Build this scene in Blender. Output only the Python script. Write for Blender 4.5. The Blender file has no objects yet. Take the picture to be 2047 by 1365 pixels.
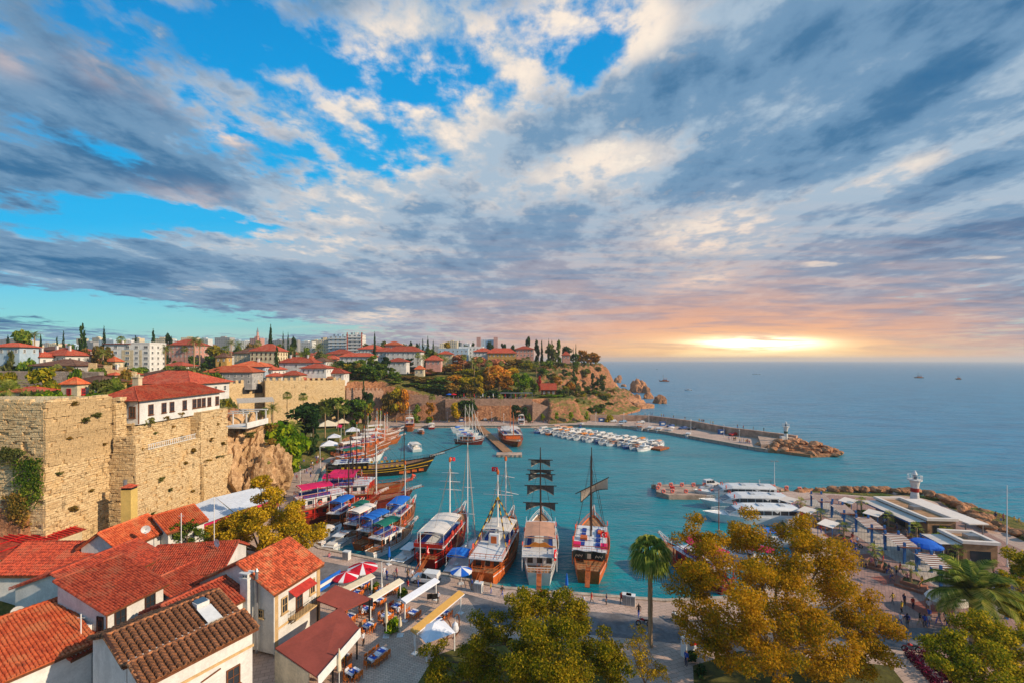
import bpy, bmesh, math, random
import numpy as np
from mathutils import Vector, Matrix, noise as mnoise
SC = bpy.context.scene
COL = SC.collection
PI = math.pi
R = math.radians
F_PX, U0, V0, EYE = 910.0, 1023.5, 719.0, 36.0     # 16 mm lens, horizon row, eye height above the sea
def lin(r, g, b):
 def f(c):
  c /= 255.0
  return c / 12.92 if c <= 0.04045 else ((c + 0.055) / 1.055) ** 2.4
 return (f(r), f(g), f(b))
# ------------------------------------------------------------------ camera
cd = bpy.data.cameras.new('camera')
cam = bpy.data.objects.new('camera', cd)
COL.objects.link(cam)
cam.location = (0, 0, EYE)
cam.rotation_euler = (PI / 2, 0, 0)
cd.sensor_width = 36.0
cd.lens = 36.0 * F_PX / 2047.0
cd.shift_y = 36.5 / 2047.0
cd.clip_start = 0.5
cd.clip_end = 120000
SC.camera = cam
# ------------------------------------------------------------------ sky, sun, exposure
SUN_EL, SUN_AZ = R(27), R(108)
SC.view_settings.view_transform = 'Standard'
SC.view_settings.look = 'None'
SC.view_settings.exposure = 0.5
SC.view_settings.gamma = 1.0
SC.view_settings.use_curve_mapping = False
world = bpy.data.worlds.new('World')
SC.world = world
world.use_nodes = True
class NT:
 """small helper to write node trees as expressions"""
 def __init__(self, nt):
  self.nt = nt
  self.nt.nodes.clear()
 def new(self, t, **kw):
  n = self.nt.nodes.new(t)
  for k, v in kw.items():
   setattr(n, k, v)
  return n
 def put(self, sock, v):
  if isinstance(v, bpy.types.NodeSocket):
   self.nt.links.new(v, sock)
  elif isinstance(v, (tuple, list)) and len(v) == 3 and sock.type == 'RGBA':
   sock.default_value = (*v, 1)
  else:
   sock.default_value = v
 def m(self, op, a, b=0.0, c=0.0, clamp=False):
  n = self.new('ShaderNodeMath', operation=op, use_clamp=clamp)
  self.put(n.inputs[0], a); self.put(n.inputs[1], b); self.put(n.inputs[2], c)
  return n.outputs[0]
 def vm(self, op, a, b=(0, 0, 0), s=None):
  n = self.new('ShaderNodeVectorMath', operation=op)
  self.put(n.inputs[0], a); self.put(n.inputs[1], b)
  if s is not None:
   self.put(n.inputs['Scale'], s)
  return n.outputs['Value' if op in ('DOT_PRODUCT', 'LENGTH', 'DISTANCE') else 'Vector']
 def comb(self, x, y, z):
  n = self.new('ShaderNodeCombineXYZ')
  for i, v in enumerate((x, y, z)):
   self.put(n.inputs[i], v)
  return n.outputs[0]
 def sep(self, v):
  n = self.new('ShaderNodeSeparateXYZ')
  self.put(n.inputs[0], v)
  return n.outputs
 def noise(self, vec, scale, detail=4, rough=0.5, dist=0.0, out='Fac', lac=2.0):
  n = self.new('ShaderNodeTexNoise')
  if vec is not None:
   self.put(n.inputs['Vector'], vec)
  self.put(n.inputs['Scale'], scale); self.put(n.inputs['Detail'], detail)
  self.put(n.inputs['Roughness'], rough); self.put(n.inputs['Distortion'], dist)
  self.put(n.inputs['Lacunarity'], lac)
  return n.outputs[out]
 def mix(self, f, a, b, blend='MIX'):
  n = self.new('ShaderNodeMix', data_type='RGBA', blend_type=blend)
  self.put(n.inputs[0], f); self.put(n.inputs[6], a); self.put(n.inputs[7], b)
  return n.outputs[2]
 def smooth(self, x, lo, hi, a=0.0, b=1.0):
  n = self.new('ShaderNodeMapRange', interpolation_type='SMOOTHSTEP')
  self.put(n.inputs[0], x)
  for i, v in enumerate((lo, hi, a, b)):
   self.put(n.inputs[1 + i], v)
  return n.outputs[0]
 def ramp(self, x, stops, interp='LINEAR'):
  n = self.new('ShaderNodeValToRGB')
  self.put(n.inputs[0], x)
  cr = n.color_ramp
  cr.interpolation = interp
  while len(cr.elements) < len(stops):
   cr.elements.new(0.5)
  for e, (p, c) in zip(cr.elements, stops):
   e.position = p
   e.color = (*c, 1)
  return n.outputs[0]
def build_sky():
 t = NT(world.node_tree)
 d = t.new('ShaderNodeTexCoord').outputs['Generated']
 x, y, z = t.sep(d)
 zp = t.m('MAXIMUM', z, 0.0)
 yf = t.m('MAXIMUM', t.m('ABSOLUTE', y), 0.12)
 u = t.m('DIVIDE', x, yf)
 v = t.m('DIVIDE', zp, yf)
 uv1 = t.comb(u, v, 1.0)
# cloud deck seen from below
 zc = t.m('ADD', zp, 0.075)
 px, py = t.m('DIVIDE', x, zc), t.m('DIVIDE', y, zc)
 p = t.comb(px, t.m('MULTIPLY', py, 0.80), 0.0)
 ps = t.comb(t.m('ADD', px, t.m('MULTIPLY', py, -0.10)), t.m('MULTIPLY', py, 0.52), 3.7)
 def blobs(lst):
  acc = None
  for (cu, cv, ru, rv, ang, w) in lst:
# centre, radii in photo pixels; angle in degrees, positive = rising to the right
   a = R(ang); ca, sa = math.cos(a), math.sin(a)
   fu, fv = (cu - U0) / F_PX, (V0 - cv) / F_PX
   ru /= F_PX; rv /= F_PX
   k1 = (ca / ru, sa / ru, -(ca * fu + sa * fv) / ru)
   k2 = (-sa / rv, ca / rv, -(-sa * fu + ca * fv) / rv)
   A = t.vm('DOT_PRODUCT', uv1, k1); B = t.vm('DOT_PRODUCT', uv1, k2)
   q = t.m('MULTIPLY_ADD', A, A, t.m('MULTIPLY', B, B))
   e = t.m('POWER', 0.3679, q)
   acc = t.m('MULTIPLY', e, w) if acc is None else t.m('MULTIPLY_ADD', e, w, acc)
  return acc
 n_fine = t.noise(p, 7.0, 7, 0.60, 0.1)
 n_mid = t.noise(p, 2.9, 9, 0.60, 0.15)
 n_big = t.noise(ps, 0.8, 6, 0.55, 0.5)
 n_str = t.noise(ps, 2.6, 7, 0.60, 0.2)
# cover: how much cloud there is; thick: how thick (dark from below) it is
 cover_b = blobs(COVER)
 thick_b = blobs(THICK)
 light_b = blobs(LIGHT)
 cov = t.m('ADD', t.m('ADD', t.m('MULTIPLY', n_mid, 0.62), t.m('MULTIPLY', n_fine, 0.38)), cover_b)
 cov = t.m('ADD', cov, t.m('MULTIPLY', t.m('SUBTRACT', n_big, 0.5), 0.28))
 cloud = t.smooth(cov, 0.415, 0.545)
 thick = t.m('ADD', t.m('ADD', t.m('MULTIPLY', n_big, 0.56), t.m('MULTIPLY', n_str, 0.50)), thick_b)
 thick = t.m('ADD', thick, t.m('ADD', t.m('MULTIPLY', t.m('SUBTRACT', n_fine, 0.5), 0.50), t.m('MULTIPLY', t.m('SUBTRACT', n_mid, 0.5), 0.40)))
 lit = t.m('ADD', t.m('ADD', t.m('MULTIPLY', n_fine, 0.80), t.m('MULTIPLY', n_str, 0.30)), t.m('MULTIPLY', light_b, t.smooth(n_mid, 0.36, 0.62, 0.1, 1.3)))
# clear sky: Nishita, pulled to the deep azure of the photograph
 nis = t.new('ShaderNodeTexSky', sky_type='NISHITA', sun_disc=False)
 nis.sun_elevation = SUN_EL; nis.sun_rotation = SUN_AZ
 nis.altitude = 30; nis.air_density = 1.0; nis.dust_density = 0.6; nis.ozone_density = 2.0
 S = 8.0
 sc = lambda c: tuple(k * S for k in c)
 grad = t.ramp(t.m('MULTIPLY', v, 1.25),
 [(0.0, lin(165, 200, 190)), (0.10, lin(128, 205, 205)), (0.22, lin(80, 190, 225)),
 (0.38, lin(10, 172, 228)), (0.70, lin(0, 152, 218)), (1.0, lin(0, 136, 204))])
 grad = t.vm('SCALE', grad, s=S)
 clear = t.mix(0.94, nis.outputs[0], grad)
 cream = sc(lin(238, 222, 206)); pale = sc(lin(164, 182, 198)); mid = sc(lin(110, 144, 174))
 slate = sc(lin(72, 114, 150)); deep = sc(lin(30, 92, 138))
 c1 = t.mix(t.smooth(thick, 0.42, 0.58), t.mix(t.smooth(lit, 0.50, 0.74), pale, cream), mid)
 c2 = t.mix(t.smooth(thick, 0.58, 0.76), c1, slate)
 blue_edge = t.smooth(t.m('ABSOLUTE', t.m('SUBTRACT', u, 0.08)), 0.55, 1.1)
 c3 = t.mix(t.m('MULTIPLY', t.smooth(thick, 0.66, 0.90), t.m('MULTIPLY_ADD', blue_edge, 0.7, 0.25)), c2, deep)
# small bright breaks in the deck
 hi = t.m('MULTIPLY', t.smooth(lit, 0.64, 0.86), t.smooth(thick, 0.78, 0.54))
 c4 = t.mix(t.m('MULTIPLY', hi, 0.85), c3, sc(lin(250, 234, 214)))
 sky = t.mix(t.m('MULTIPLY', cloud, 0.96), clear, c4)
# the setting sun behind the cloud bank, right of the headland
 su = (1516 - U0) / F_PX
 du = t.m('SUBTRACT', u, su)
 def gl(ru, v0, rv):
  a = t.m('DIVIDE', du, ru); b = t.m('DIVIDE', t.m('SUBTRACT', v, v0), rv)
  return t.m('POWER', 0.3679, t.m('MULTIPLY_ADD', a, a, t.m('MULTIPLY', b, b)))
 front = t.smooth(y, 0.0, 0.3)
 streak = t.noise(t.comb(t.m('MULTIPLY', u, 3.0), t.m('MULTIPLY', v, 38.0), 1.3), 1.6, 6, 0.55, 0.4)
 mauve = t.m('MULTIPLY', gl(0.85, 0.07, 0.19), t.m('MULTIPLY', front, 0.72))
 sky = t.mix(mauve, sky, t.mix(t.smooth(streak, 0.4, 0.62), sc(lin(150, 142, 155)), sc(lin(205, 165, 150))))
 peach = t.m('MULTIPLY', gl(0.52, 0.045, 0.075), front)
 peach = t.m('MULTIPLY', peach, t.smooth(streak, 0.22, 0.60, 0.35, 0.95))
 sky = t.mix(peach, sky, sc(lin(240, 172, 128)))
 low = t.m('MULTIPLY', t.m('MULTIPLY', gl(0.50, 0.004, 0.030), front), 0.95)
 sky = t.mix(low, sky, sc(lin(255, 180, 84)))
 core = t.m('MULTIPLY', gl(0.25, 0.018, 0.032), front)
 core = t.m('MULTIPLY', core, t.smooth(streak, 0.30, 0.58, 0.35, 1.0))
 sky = t.mix(core, sky, sc((1.3, 0.92, 0.40)))
 core2 = t.m('MULTIPLY', t.m('MULTIPLY', gl(0.11, 0.036, 0.011), front), t.smooth(streak, 0.32, 0.54, 0.1, 1.0))
 sky = t.mix(core2, sky, sc((4.5, 3.7, 2.5)))
 rose = t.m('MULTIPLY', blobs([(215, 130, 90, 40, -20, .5), (380, 205, 60, 25, 0, .45), (465, 272, 70, 28, 0, .5), (20, 120, 60, 30, -20, .4), (1410, 565, 120, 20, 5, .4), (120, 605, 120, 14, 0, .5), (400, 400, 140, 30, -8, .3)]), t.m('MULTIPLY', cloud, t.smooth(n_mid, 0.40, 0.60)))
 sky = t.mix(rose, sky, sc(lin(244, 206, 184)))
# below the horizon: sea colour
 sky = t.mix(t.smooth(z, -0.02, 0.0), sc(lin(70, 120, 150)), sky)
 bg = t.new('ShaderNodeBackground')
 t.put(bg.inputs[0], sky)
 bg.inputs[1].default_value = 0.1
 o = t.new('ShaderNodeOutputWorld')
 t.nt.links.new(bg.outputs[0], o.inputs[0])
# cloud masses as they stand in the sky: (column, row, radius across, radius along, tilt, weight)
COVER = [(420, 230, 520, 230, 0, -0.045), (1080, 180, 260, 120, 0, -0.03), (430, 60, 240, 70, 10, -0.085), (640, 130, 110, 70, -20, -0.09), (250, 320, 120, 28, -20, -0.16),
(330, 430, 300, 30, -8, -0.20), (150, 455, 170, 25, 0, -0.12), (170, 612, 330, 34, -6, -0.36),
(1130, 90, 120, 50, -20, -0.09), (690, 300, 160, 40, -15, -0.05), (480, 655, 200, 10, 0, -0.25),
(60, 30, 160, 50, 0, -0.06), (850, 170, 100, 30, 10, -0.05), (640, 200, 60, 40, 0, -0.06),
(250, 545, 500, 45, -4, 0.22), (120, 340, 240, 55, -8, 0.20), (420, 370, 230, 45, -26, 0.16),
(200, 170, 260, 70, -28, 0.14), (1700, 200, 600, 260, 20, 0.25), (1500, 500, 700, 140, 5, 0.25),
(1080, 320, 200, 70, 20, 0.2), (800, 560, 500, 60, 0, 0.2), (850, 420, 300, 60, 0, 0.08),
(500, 210, 200, 50, -10, 0.06), (800, 40, 120, 50, 0, 0.06)]
THICK = [(120, 335, 260, 60, -10, 0.22), (400, 365, 260, 36, -27, 0.15), (200, 140, 200, 55, -32, 0.10),
(200, 530, 460, 34, -2, 0.17), (640, 610, 330, 26, -2, 0.14), (60, 640, 120, 12, 0, 0.2),
(1070, 310, 190, 65, 18, 0.16), (1450, 150, 330, 70, 24, 0.13), (1930, 110, 260, 60, 38, 0.22),
(1980, 340, 260, 40, 16, 0.20), (1960, 460, 300, 34, 10, 0.20), (1900, 600, 330, 26, 6, 0.12),
(1100, 480, 200, 40, 0, 0.08), (1700, 530, 400, 30, 5, 0.03),
(760, 250, 300, 140, -20, -0.20), (1200, 50, 190, 90, 0, -0.26), (1190, 320, 190, 70, 12, -0.20),
(1420, 460, 200, 70, 10, -0.14), (450, 440, 260, 50, -8, -0.20), (1850, 330, 200, 40, 18, -0.18),
(880, 110, 180, 80, 0, -0.18), (620, 500, 300, 25, 0, -0.12), (740, 640, 110, 14, 5, -0.2),
(400, 575, 120, 18, 4, -0.12), (1000, 170, 150, 60, 0, -0.12), (720, 400, 160, 60, 0, -0.1)]
LIGHT = [(230, 130, 90, 36, -20, 0.20), (460, 270, 70, 30, 0, 0.18), (860, 180, 300, 130, -15, 0.12),
(1200, 320, 170, 55, 12, 0.20), (1400, 465, 140, 50, 10, 0.22), (1830, 325, 140, 30, 18, 0.2),
(1640, 528, 60, 7, 3, 0.4), (1860, 518, 110, 5, 6, 0.4), (1960, 516, 60, 4, 2, 0.35),
(750, 625, 90, 12, 4, 0.25), (400, 575, 80, 14, 4, 0.2), (1230, 50, 150, 70, 0, 0.22),
(1860, 145, 70, 14, 25, 0.22), (1410, 560, 50, 12, 10, 0.3), (1900, 200, 400, 200, 20, -0.2)]
build_sky()
sl = bpy.data.lights.new('sun', 'SUN')
sl.energy = 3.6
sl.angle = R(0.6)
sl.color = (1.0, 0.80, 0.58)
sun = bpy.data.objects.new('sun', sl)
COL.objects.link(sun)
sun_dir = Vector((math.sin(SUN_AZ) * math.cos(SUN_EL), math.cos(SUN_AZ) * math.cos(SUN_EL), math.sin(SUN_EL)))
sun.rotation_euler = sun_dir.to_track_quat('Z', 'Y').to_euler()
SC.cycles.max_bounces = 5
SC.cycles.diffuse_bounces = 2
SC.cycles.glossy_bounces = 3
SC.cycles.transparent_max_bounces = 6
SC.cycles.use_denoising = True
SC.cycles.caustics_reflective = False
SC.cycles.caustics_refractive = False
# ================================================================== helpers
rng = random.Random(11)
HZ = EYE
def G(u, v, z=0.0):
 """the spot at height z that the photograph shows at column u, row v"""
 y = F_PX * (EYE - z) / (v - V0)
 return Vector(((u - U0) * y / F_PX, y, z))
def Q(u, v, y):
 """the point at distance y"""
 return Vector(((u - U0) * y / F_PX, y, EYE - (v - V0) * y / F_PX))
def S(px, y):
 """size in metres of px photo pixels at distance y"""
 return px * y / F_PX
def tag(o, label=None, cat=None, group=None, kind=None):
 if label: o['label'] = label
 if cat: o['category'] = cat
 if group: o['group'] = group
 if kind: o['kind'] = kind
 return o
def empty(name, loc=(0, 0, 0), rz=0.0, label=None, cat=None, group=None):
 o = bpy.data.objects.new(name, None)
 COL.objects.link(o)
 o.location = loc
 o.rotation_euler = (0, 0, rz)
 o.empty_display_size = 0.3
 return tag(o, label, cat, group)
def link(name, me, parent=None, loc=(0, 0, 0), rz=0.0, scale=None):
 o = bpy.data.objects.new(name, me)
 COL.objects.link(o)
 o.location = loc
 o.rotation_euler = (0, 0, rz)
 if scale is not None:
  o.scale = scale if hasattr(scale, '__len__') else (scale,) * 3
 if parent is not None:
  o.parent = parent
 return o
KIDS = {}
def copy_tree(o, parent=None):
 c = o.copy()
 COL.objects.link(c)
 c.parent = parent
 for ch in o.children:
  copy_tree(ch, c)
 return c
def np_mesh(name, verts, faces, mats=(), matidx=None, smooth=False):
 """verts (n,3), faces (m,k) arrays"""
 verts = np.asarray(verts, np.float32); faces = np.asarray(faces, np.int32)
 me = bpy.data.meshes.new(name)
 k = faces.shape[1]; m = len(faces)
 me.vertices.add(len(verts)); me.vertices.foreach_set('co', verts.ravel())
 me.loops.add(m * k); me.loops.foreach_set('vertex_index', faces.ravel())
 me.polygons.add(m)
 me.polygons.foreach_set('loop_start', np.arange(0, m * k, k, dtype=np.int32))
 for mt in mats:
  me.materials.append(mt)
 if matidx is not None:
  me.polygons.foreach_set('material_index', np.asarray(matidx, np.int32))
 if smooth:
  me.polygons.foreach_set('use_smooth', np.ones(m, bool))
 me.update(calc_edges=True)
 return me
class MB:
 """collects simple shapes into one mesh"""
 def __init__(self):
  self.v, self.f, self.mi = [], [], []
  self.cur = 0
 def add(self, vs, fs):
  b = len(self.v)
  self.v.extend([tuple(p) for p in vs])
  for f in fs:
   self.f.append(tuple(i + b for i in f))
   self.mi.append(self.cur)
  return self
 def box(self, c, s, rz=0.0, taper=1.0):
  cx, cy, cz = c
  hx, hy, hz = s[0] / 2, s[1] / 2, s[2] / 2
  ca, sa = math.cos(rz), math.sin(rz)
  vs = []
  for dz, k in ((-hz, 1.0), (hz, taper)):
   for dx, dy in ((-hx, -hy), (hx, -hy), (hx, hy), (-hx, hy)):
    x, y = dx * k, dy * k
    vs.append((cx + x * ca - y * sa, cy + x * sa + y * ca, cz + dz))
  return self.add(vs, [(0, 3, 2, 1), (4, 5, 6, 7), (0, 1, 5, 4), (1, 2, 6, 5), (2, 3, 7, 6), (3, 0, 4, 7)])
 def b2(self, x0, x1, y0, y1, z0, z1):
  return self.box(((x0 + x1) / 2, (y0 + y1) / 2, (z0 + z1) / 2), (abs(x1 - x0), abs(y1 - y0), abs(z1 - z0)))
 def bar(self, p, q, w, h=None):
  """square bar from p to q"""
  p, q = Vector(p), Vector(q)
  h = h or w
  d = q - p
  if d.length < 1e-6:
   return self
  d.normalize()
  a = d.cross(Vector((0, 0, 1)))
  if a.length < 1e-3:
   a = Vector((1, 0, 0))
  a.normalize()
  b = a.cross(d)
  a *= w / 2; b *= h / 2
  vs = [p - a - b, p + a - b, p + a + b, p - a + b, q - a - b, q + a - b, q + a + b, q - a + b]
  return self.add(vs, [(0, 3, 2, 1), (4, 5, 6, 7), (0, 1, 5, 4), (1, 2, 6, 5), (2, 3, 7, 6), (3, 0, 4, 7)])
 def tube(self, pts, r, n=6, cap=True):
  pts = [Vector(p) for p in pts]
  rs = r if hasattr(r, '__len__') else [r] * len(pts)
  vs, fs = [], []
  a = None
  for i, p in enumerate(pts):
   d = (pts[min(i + 1, len(pts) - 1)] - pts[max(i - 1, 0)])
   if d.length < 1e-9:
    d = Vector((0, 0, 1))
   d.normalize()
   if a is None:
    a = d.cross(Vector((0, 0, 1)))
    if a.length < 1e-2:
     a = Vector((1, 0, 0))
   a = (a - d * a.dot(d))
   a.normalize()
   b = d.cross(a)
   for k in range(n):
    t = 2 * PI * k / n
    vs.append(p + a * (math.cos(t) * rs[i]) + b * (math.sin(t) * rs[i]))
  for i in range(len(pts) - 1):
   for k in range(n):
    k2 = (k + 1) % n
    fs.append((i * n + k, i * n + k2, (i + 1) * n + k2, (i + 1) * n + k))
  if cap:
   fs.append(tuple(range(n - 1, -1, -1)))
   fs.append(tuple(range((len(pts) - 1) * n, len(pts) * n)))
  return self.add(vs, fs)
 def lathe(self, prof, n=12, c=(0, 0, 0), cap=True):
  vs, fs = [], []
  for (r, z) in prof:
   for k in range(n):
    t = 2 * PI * k / n
    vs.append((c[0] + r * math.cos(t), c[1] + r * math.sin(t), c[2] + z))
  for i in range(len(prof) - 1):
   for k in range(n):
    k2 = (k + 1) % n
    fs.append((i * n + k, i * n + k2, (i + 1) * n + k2, (i + 1) * n + k))
  if cap:
   fs.append(tuple(range(n - 1, -1, -1)))
   fs.append(tuple(range((len(prof) - 1) * n, len(prof) * n)))
  return self.add(vs, fs)
 def prism(self, poly, z0, z1):
  n = len(poly)
  area = sum(poly[i][0] * poly[(i + 1) % n][1] - poly[(i + 1) % n][0] * poly[i][1] for i in range(n))
  if area < 0:
   poly = poly[::-1]
  vs = [(p[0], p[1], z0) for p in poly] + [(p[0], p[1], z1) for p in poly]
  fs = [tuple(range(n - 1, -1, -1)), tuple(range(n, 2 * n))]
  for i in range(n):
   j = (i + 1) % n
   fs.append((i, j, n + j, n + i))
  return self.add(vs, fs)
 def slab(self, quad, t):
  """four corners, thickness t downwards along the normal"""
  q = [Vector(p) for p in quad]
  nrm = (q[1] - q[0]).cross(q[3] - q[0]).normalized()
  if nrm.z < 0:
   q = q[::-1]; nrm = -nrm
  vs = q + [p - nrm * t for p in q]
  k = len(q)
  fs = [tuple(range(k)), tuple(range(2 * k - 1, k - 1, -1))]
  for i in range(k):
   j = (i + 1) % k
   fs.append((i, k + i, k + j, j))
  return self.add(vs, fs)
 def mesh(self, name, mats, smooth=False):
  me = bpy.data.meshes.new(name)
  me.from_pydata(self.v, [], self.f)
  for m in (mats if isinstance(mats, (list, tuple)) else [mats]):
   me.materials.append(m)
  if any(self.mi):
   me.polygons.foreach_set('material_index', self.mi)
  if smooth:
   me.polygons.foreach_set('use_smooth', [True] * len(self.f))
  me.update()
  return me
 def build(self, name, mats, parent=None, loc=(0, 0, 0), rz=0.0, smooth=False):
  return link(name, self.mesh(name, mats, smooth), parent, loc, rz)
# ================================================================== materials
MATS = {}
def M(name, col=None, rough=0.75, var=0.16, scale=2.0, bump=0.0, metal=0.0, spec=0.3, rnd=0.10, bscale=None, col2=None, gen=False):
 """plain paint, plaster, wood, metal: base colour with grain and wear; a little difference from object to object"""
 if name in MATS:
  return MATS[name]
 m = bpy.data.materials.new(name)
 m.use_nodes = True
 t = NT(m.node_tree)
 co = t.new('ShaderNodeTexCoord').outputs['Object']
 n1 = t.noise(co, scale, 5, 0.6)
 n2 = t.noise(co, scale * 7, 3, 0.6)
 n = t.m('ADD', t.m('MULTIPLY', n1, 0.65), t.m('MULTIPLY', n2, 0.35))
 c2 = col2 or tuple(k * (1 - 2.2 * var) for k in col)
 c = t.mix(t.smooth(n, 0.36, 0.66), c2, tuple(min(1, k * (1 + 0.5 * var)) for k in col))
 if rnd:
  oi = t.new('ShaderNodeObjectInfo')
  f = t.m('MULTIPLY_ADD', oi.outputs['Random'], 2 * rnd, 1 - rnd)
  c = t.vm('SCALE', c, s=f)
 b = t.new('ShaderNodeBsdfPrincipled')
 t.put(b.inputs['Base Color'], c)
 b.inputs['Roughness'].default_value = rough
 b.inputs['Metallic'].default_value = metal
 b.inputs['Specular IOR Level'].default_value = spec
 if bump:
  bn = t.new('ShaderNodeBump')
  bn.inputs['Strength'].default_value = bump
  bn.inputs['Distance'].default_value = 0.05
  t.put(bn.inputs['Height'], t.noise(co, bscale or scale * 5, 5, 0.65))
  t.put(b.inputs['Normal'], bn.outputs[0])
 o = t.new('ShaderNodeOutputMaterial')
 t.nt.links.new(b.outputs[0], o.inputs[0])
 MATS[name] = m
 return m
def stone_mat(name, c1, c2, c3, bw=0.7, bh=0.35, stain=lin(90, 70, 50), axis='x'):
 """coursed rubble masonry: colour from stone to stone, mortar, stains"""
 m = bpy.data.materials.new(name)
 m.use_nodes = True
 t = NT(m.node_tree)
 co = t.new('ShaderNodeTexCoord').outputs['Object']
 x, y, z = t.sep(co)
 w = t.noise(co, 1.2, 4, 0.6, out='Color')
 wx, wy, wz = t.sep(w)
 a = t.m('ADD', t.m('ADD', x, y), t.m('MULTIPLY', wx, 0.55))
 zz = t.m('ADD', z, t.m('MULTIPLY', wy, 0.35))
 br = t.new('ShaderNodeTexBrick')
 t.put(br.inputs['Vector'], t.comb(a, zz, 0.0))
 br.inputs['Scale'].default_value = 1.0
 br.inputs['Brick Width'].default_value = bw
 br.inputs['Row Height'].default_value = bh
 br.inputs['Mortar Size'].default_value = 0.035
 br.inputs['Mortar Smooth'].default_value = 0.4
 br.inputs['Color1'].default_value = (0.2, 0.2, 0.2, 1)
 br.inputs['Color2'].default_value = (0.9, 0.9, 0.9, 1)
 br.inputs['Mortar'].default_value = (0.45, 0.45, 0.45, 1)
 bfac = t.sep(br.outputs['Color'])[0]
 n1 = t.noise(co, 0.25, 6, 0.62)
 n2 = t.noise(co, 2.6, 6, 0.68)
 n3 = t.noise(co, 11.0, 3, 0.6)
 k = t.m('ADD', t.m('MULTIPLY', bfac, 0.38), t.m('ADD', t.m('MULTIPLY', n2, 0.42), t.m('MULTIPLY', n3, 0.28)))
 c = t.mix(t.smooth(k, 0.24, 0.72), c2, c1)
 c = t.mix(t.smooth(n1, 0.48, 0.68), c, c3)
 st = t.noise(t.comb(t.m('ADD', x, y), t.m('MULTIPLY', z, 0.35), 0.0), 0.9, 6, 0.7)
 c = t.mix(t.m('MULTIPLY', t.smooth(st, 0.54, 0.72), 0.7), c, stain)
 pit = t.smooth(n2, 0.40, 0.31)
 c = t.mix(t.m('MULTIPLY', pit, 0.65), c, tuple(q * 0.35 for q in c2))
 b = t.new('ShaderNodeBsdfPrincipled')
 t.put(b.inputs['Base Color'], c)
 b.inputs['Roughness'].default_value = 0.95
 b.inputs['Specular IOR Level'].default_value = 0.1
 bn = t.new('ShaderNodeBump')
 bn.inputs['Strength'].default_value = 0.9
 bn.inputs['Distance'].default_value = 0.25
 t.put(bn.inputs['Height'], t.m('ADD', t.m('ADD', n2, t.m('MULTIPLY', n3, 0.4)), t.m('MULTIPLY', br.outputs['Fac'], -0.35)))
 t.put(b.inputs['Normal'], bn.outputs[0])
 o = t.new('ShaderNodeOutputMaterial')
 t.nt.links.new(b.outputs[0], o.inputs[0])
 MATS[name] = m
 return m
def rock_mat(name, c1, c2, c3):
 m = bpy.data.materials.new(name)
 m.use_nodes = True
 t = NT(m.node_tree)
 co = t.new('ShaderNodeTexCoord').outputs['Object']
 n1 = t.noise(co, 0.16, 7, 0.66, 0.6)
 n2 = t.noise(co, 0.9, 7, 0.7)
 n3 = t.noise(co, 5.0, 4, 0.65)
 c = t.mix(t.smooth(t.m('ADD', t.m('MULTIPLY', n2, 0.6), t.m('MULTIPLY', n3, 0.4)), 0.36, 0.66), c2, c1)
 c = t.mix(t.smooth(n1, 0.5, 0.66), c, c3)
 oi = t.new('ShaderNodeObjectInfo')
 c = t.vm('SCALE', c, s=t.m('MULTIPLY_ADD', oi.outputs['Random'], 0.5, 0.75))
 b = t.new('ShaderNodeBsdfPrincipled')
 t.put(b.inputs['Base Color'], c)
 b.inputs['Roughness'].default_value = 0.95
 b.inputs['Specular IOR Level'].default_value = 0.1
 bn = t.new('ShaderNodeBump')
 bn.inputs['Strength'].default_value = 0.8
 bn.inputs['Distance'].default_value = 0.6
 t.put(bn.inputs['Height'], t.m('ADD', n2, t.m('MULTIPLY', n3, 0.35)))
 t.put(b.inputs['Normal'], bn.outputs[0])
 o = t.new('ShaderNodeOutputMaterial')
 t.nt.links.new(b.outputs[0], o.inputs[0])
 MATS[name] = m
 return m
def leaf_mat(name, c1, c2, c3, clump=0.35, trans=0.35):
 """leaves: three leaf colours, mixed clump by clump and leaf by leaf; thin leaves let light through"""
 m = bpy.data.materials.new(name)
 m.use_nodes = True
 t = NT(m.node_tree)
 co = t.new('ShaderNodeTexCoord').outputs['Object']
 at = t.new('ShaderNodeAttribute', attribute_name='tint').outputs['Fac']
 oi = t.new('ShaderNodeObjectInfo').outputs['Random']
 off = t.vm('ADD', co, t.comb(t.m('MULTIPLY', oi, 50.0), 0.0, 0.0))
 n = t.noise(off, clump, 4, 0.6)
 k = t.m('ADD', t.m('MULTIPLY', n, 0.75), t.m('MULTIPLY', at, 0.45))
 c = t.mix(t.smooth(k, 0.42, 0.62), c1, c2)
 c = t.mix(t.smooth(k, 0.62, 0.84), c, c3)
 c = t.vm('SCALE', c, s=t.m('MULTIPLY_ADD', oi, 0.5, 0.75))
 d = t.new('ShaderNodeBsdfDiffuse'); t.put(d.inputs[0], c)
 tr = t.new('ShaderNodeBsdfTranslucent'); t.put(tr.inputs[0], c)
 mx = t.new('ShaderNodeMixShader'); mx.inputs[0].default_value = trans
 t.nt.links.new(d.outputs[0], mx.inputs[1]); t.nt.links.new(tr.outputs[0], mx.inputs[2])
 o = t.new('ShaderNodeOutputMaterial')
 t.nt.links.new(mx.outputs[0], o.inputs[0])
 MATS[name] = m
 return m
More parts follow.
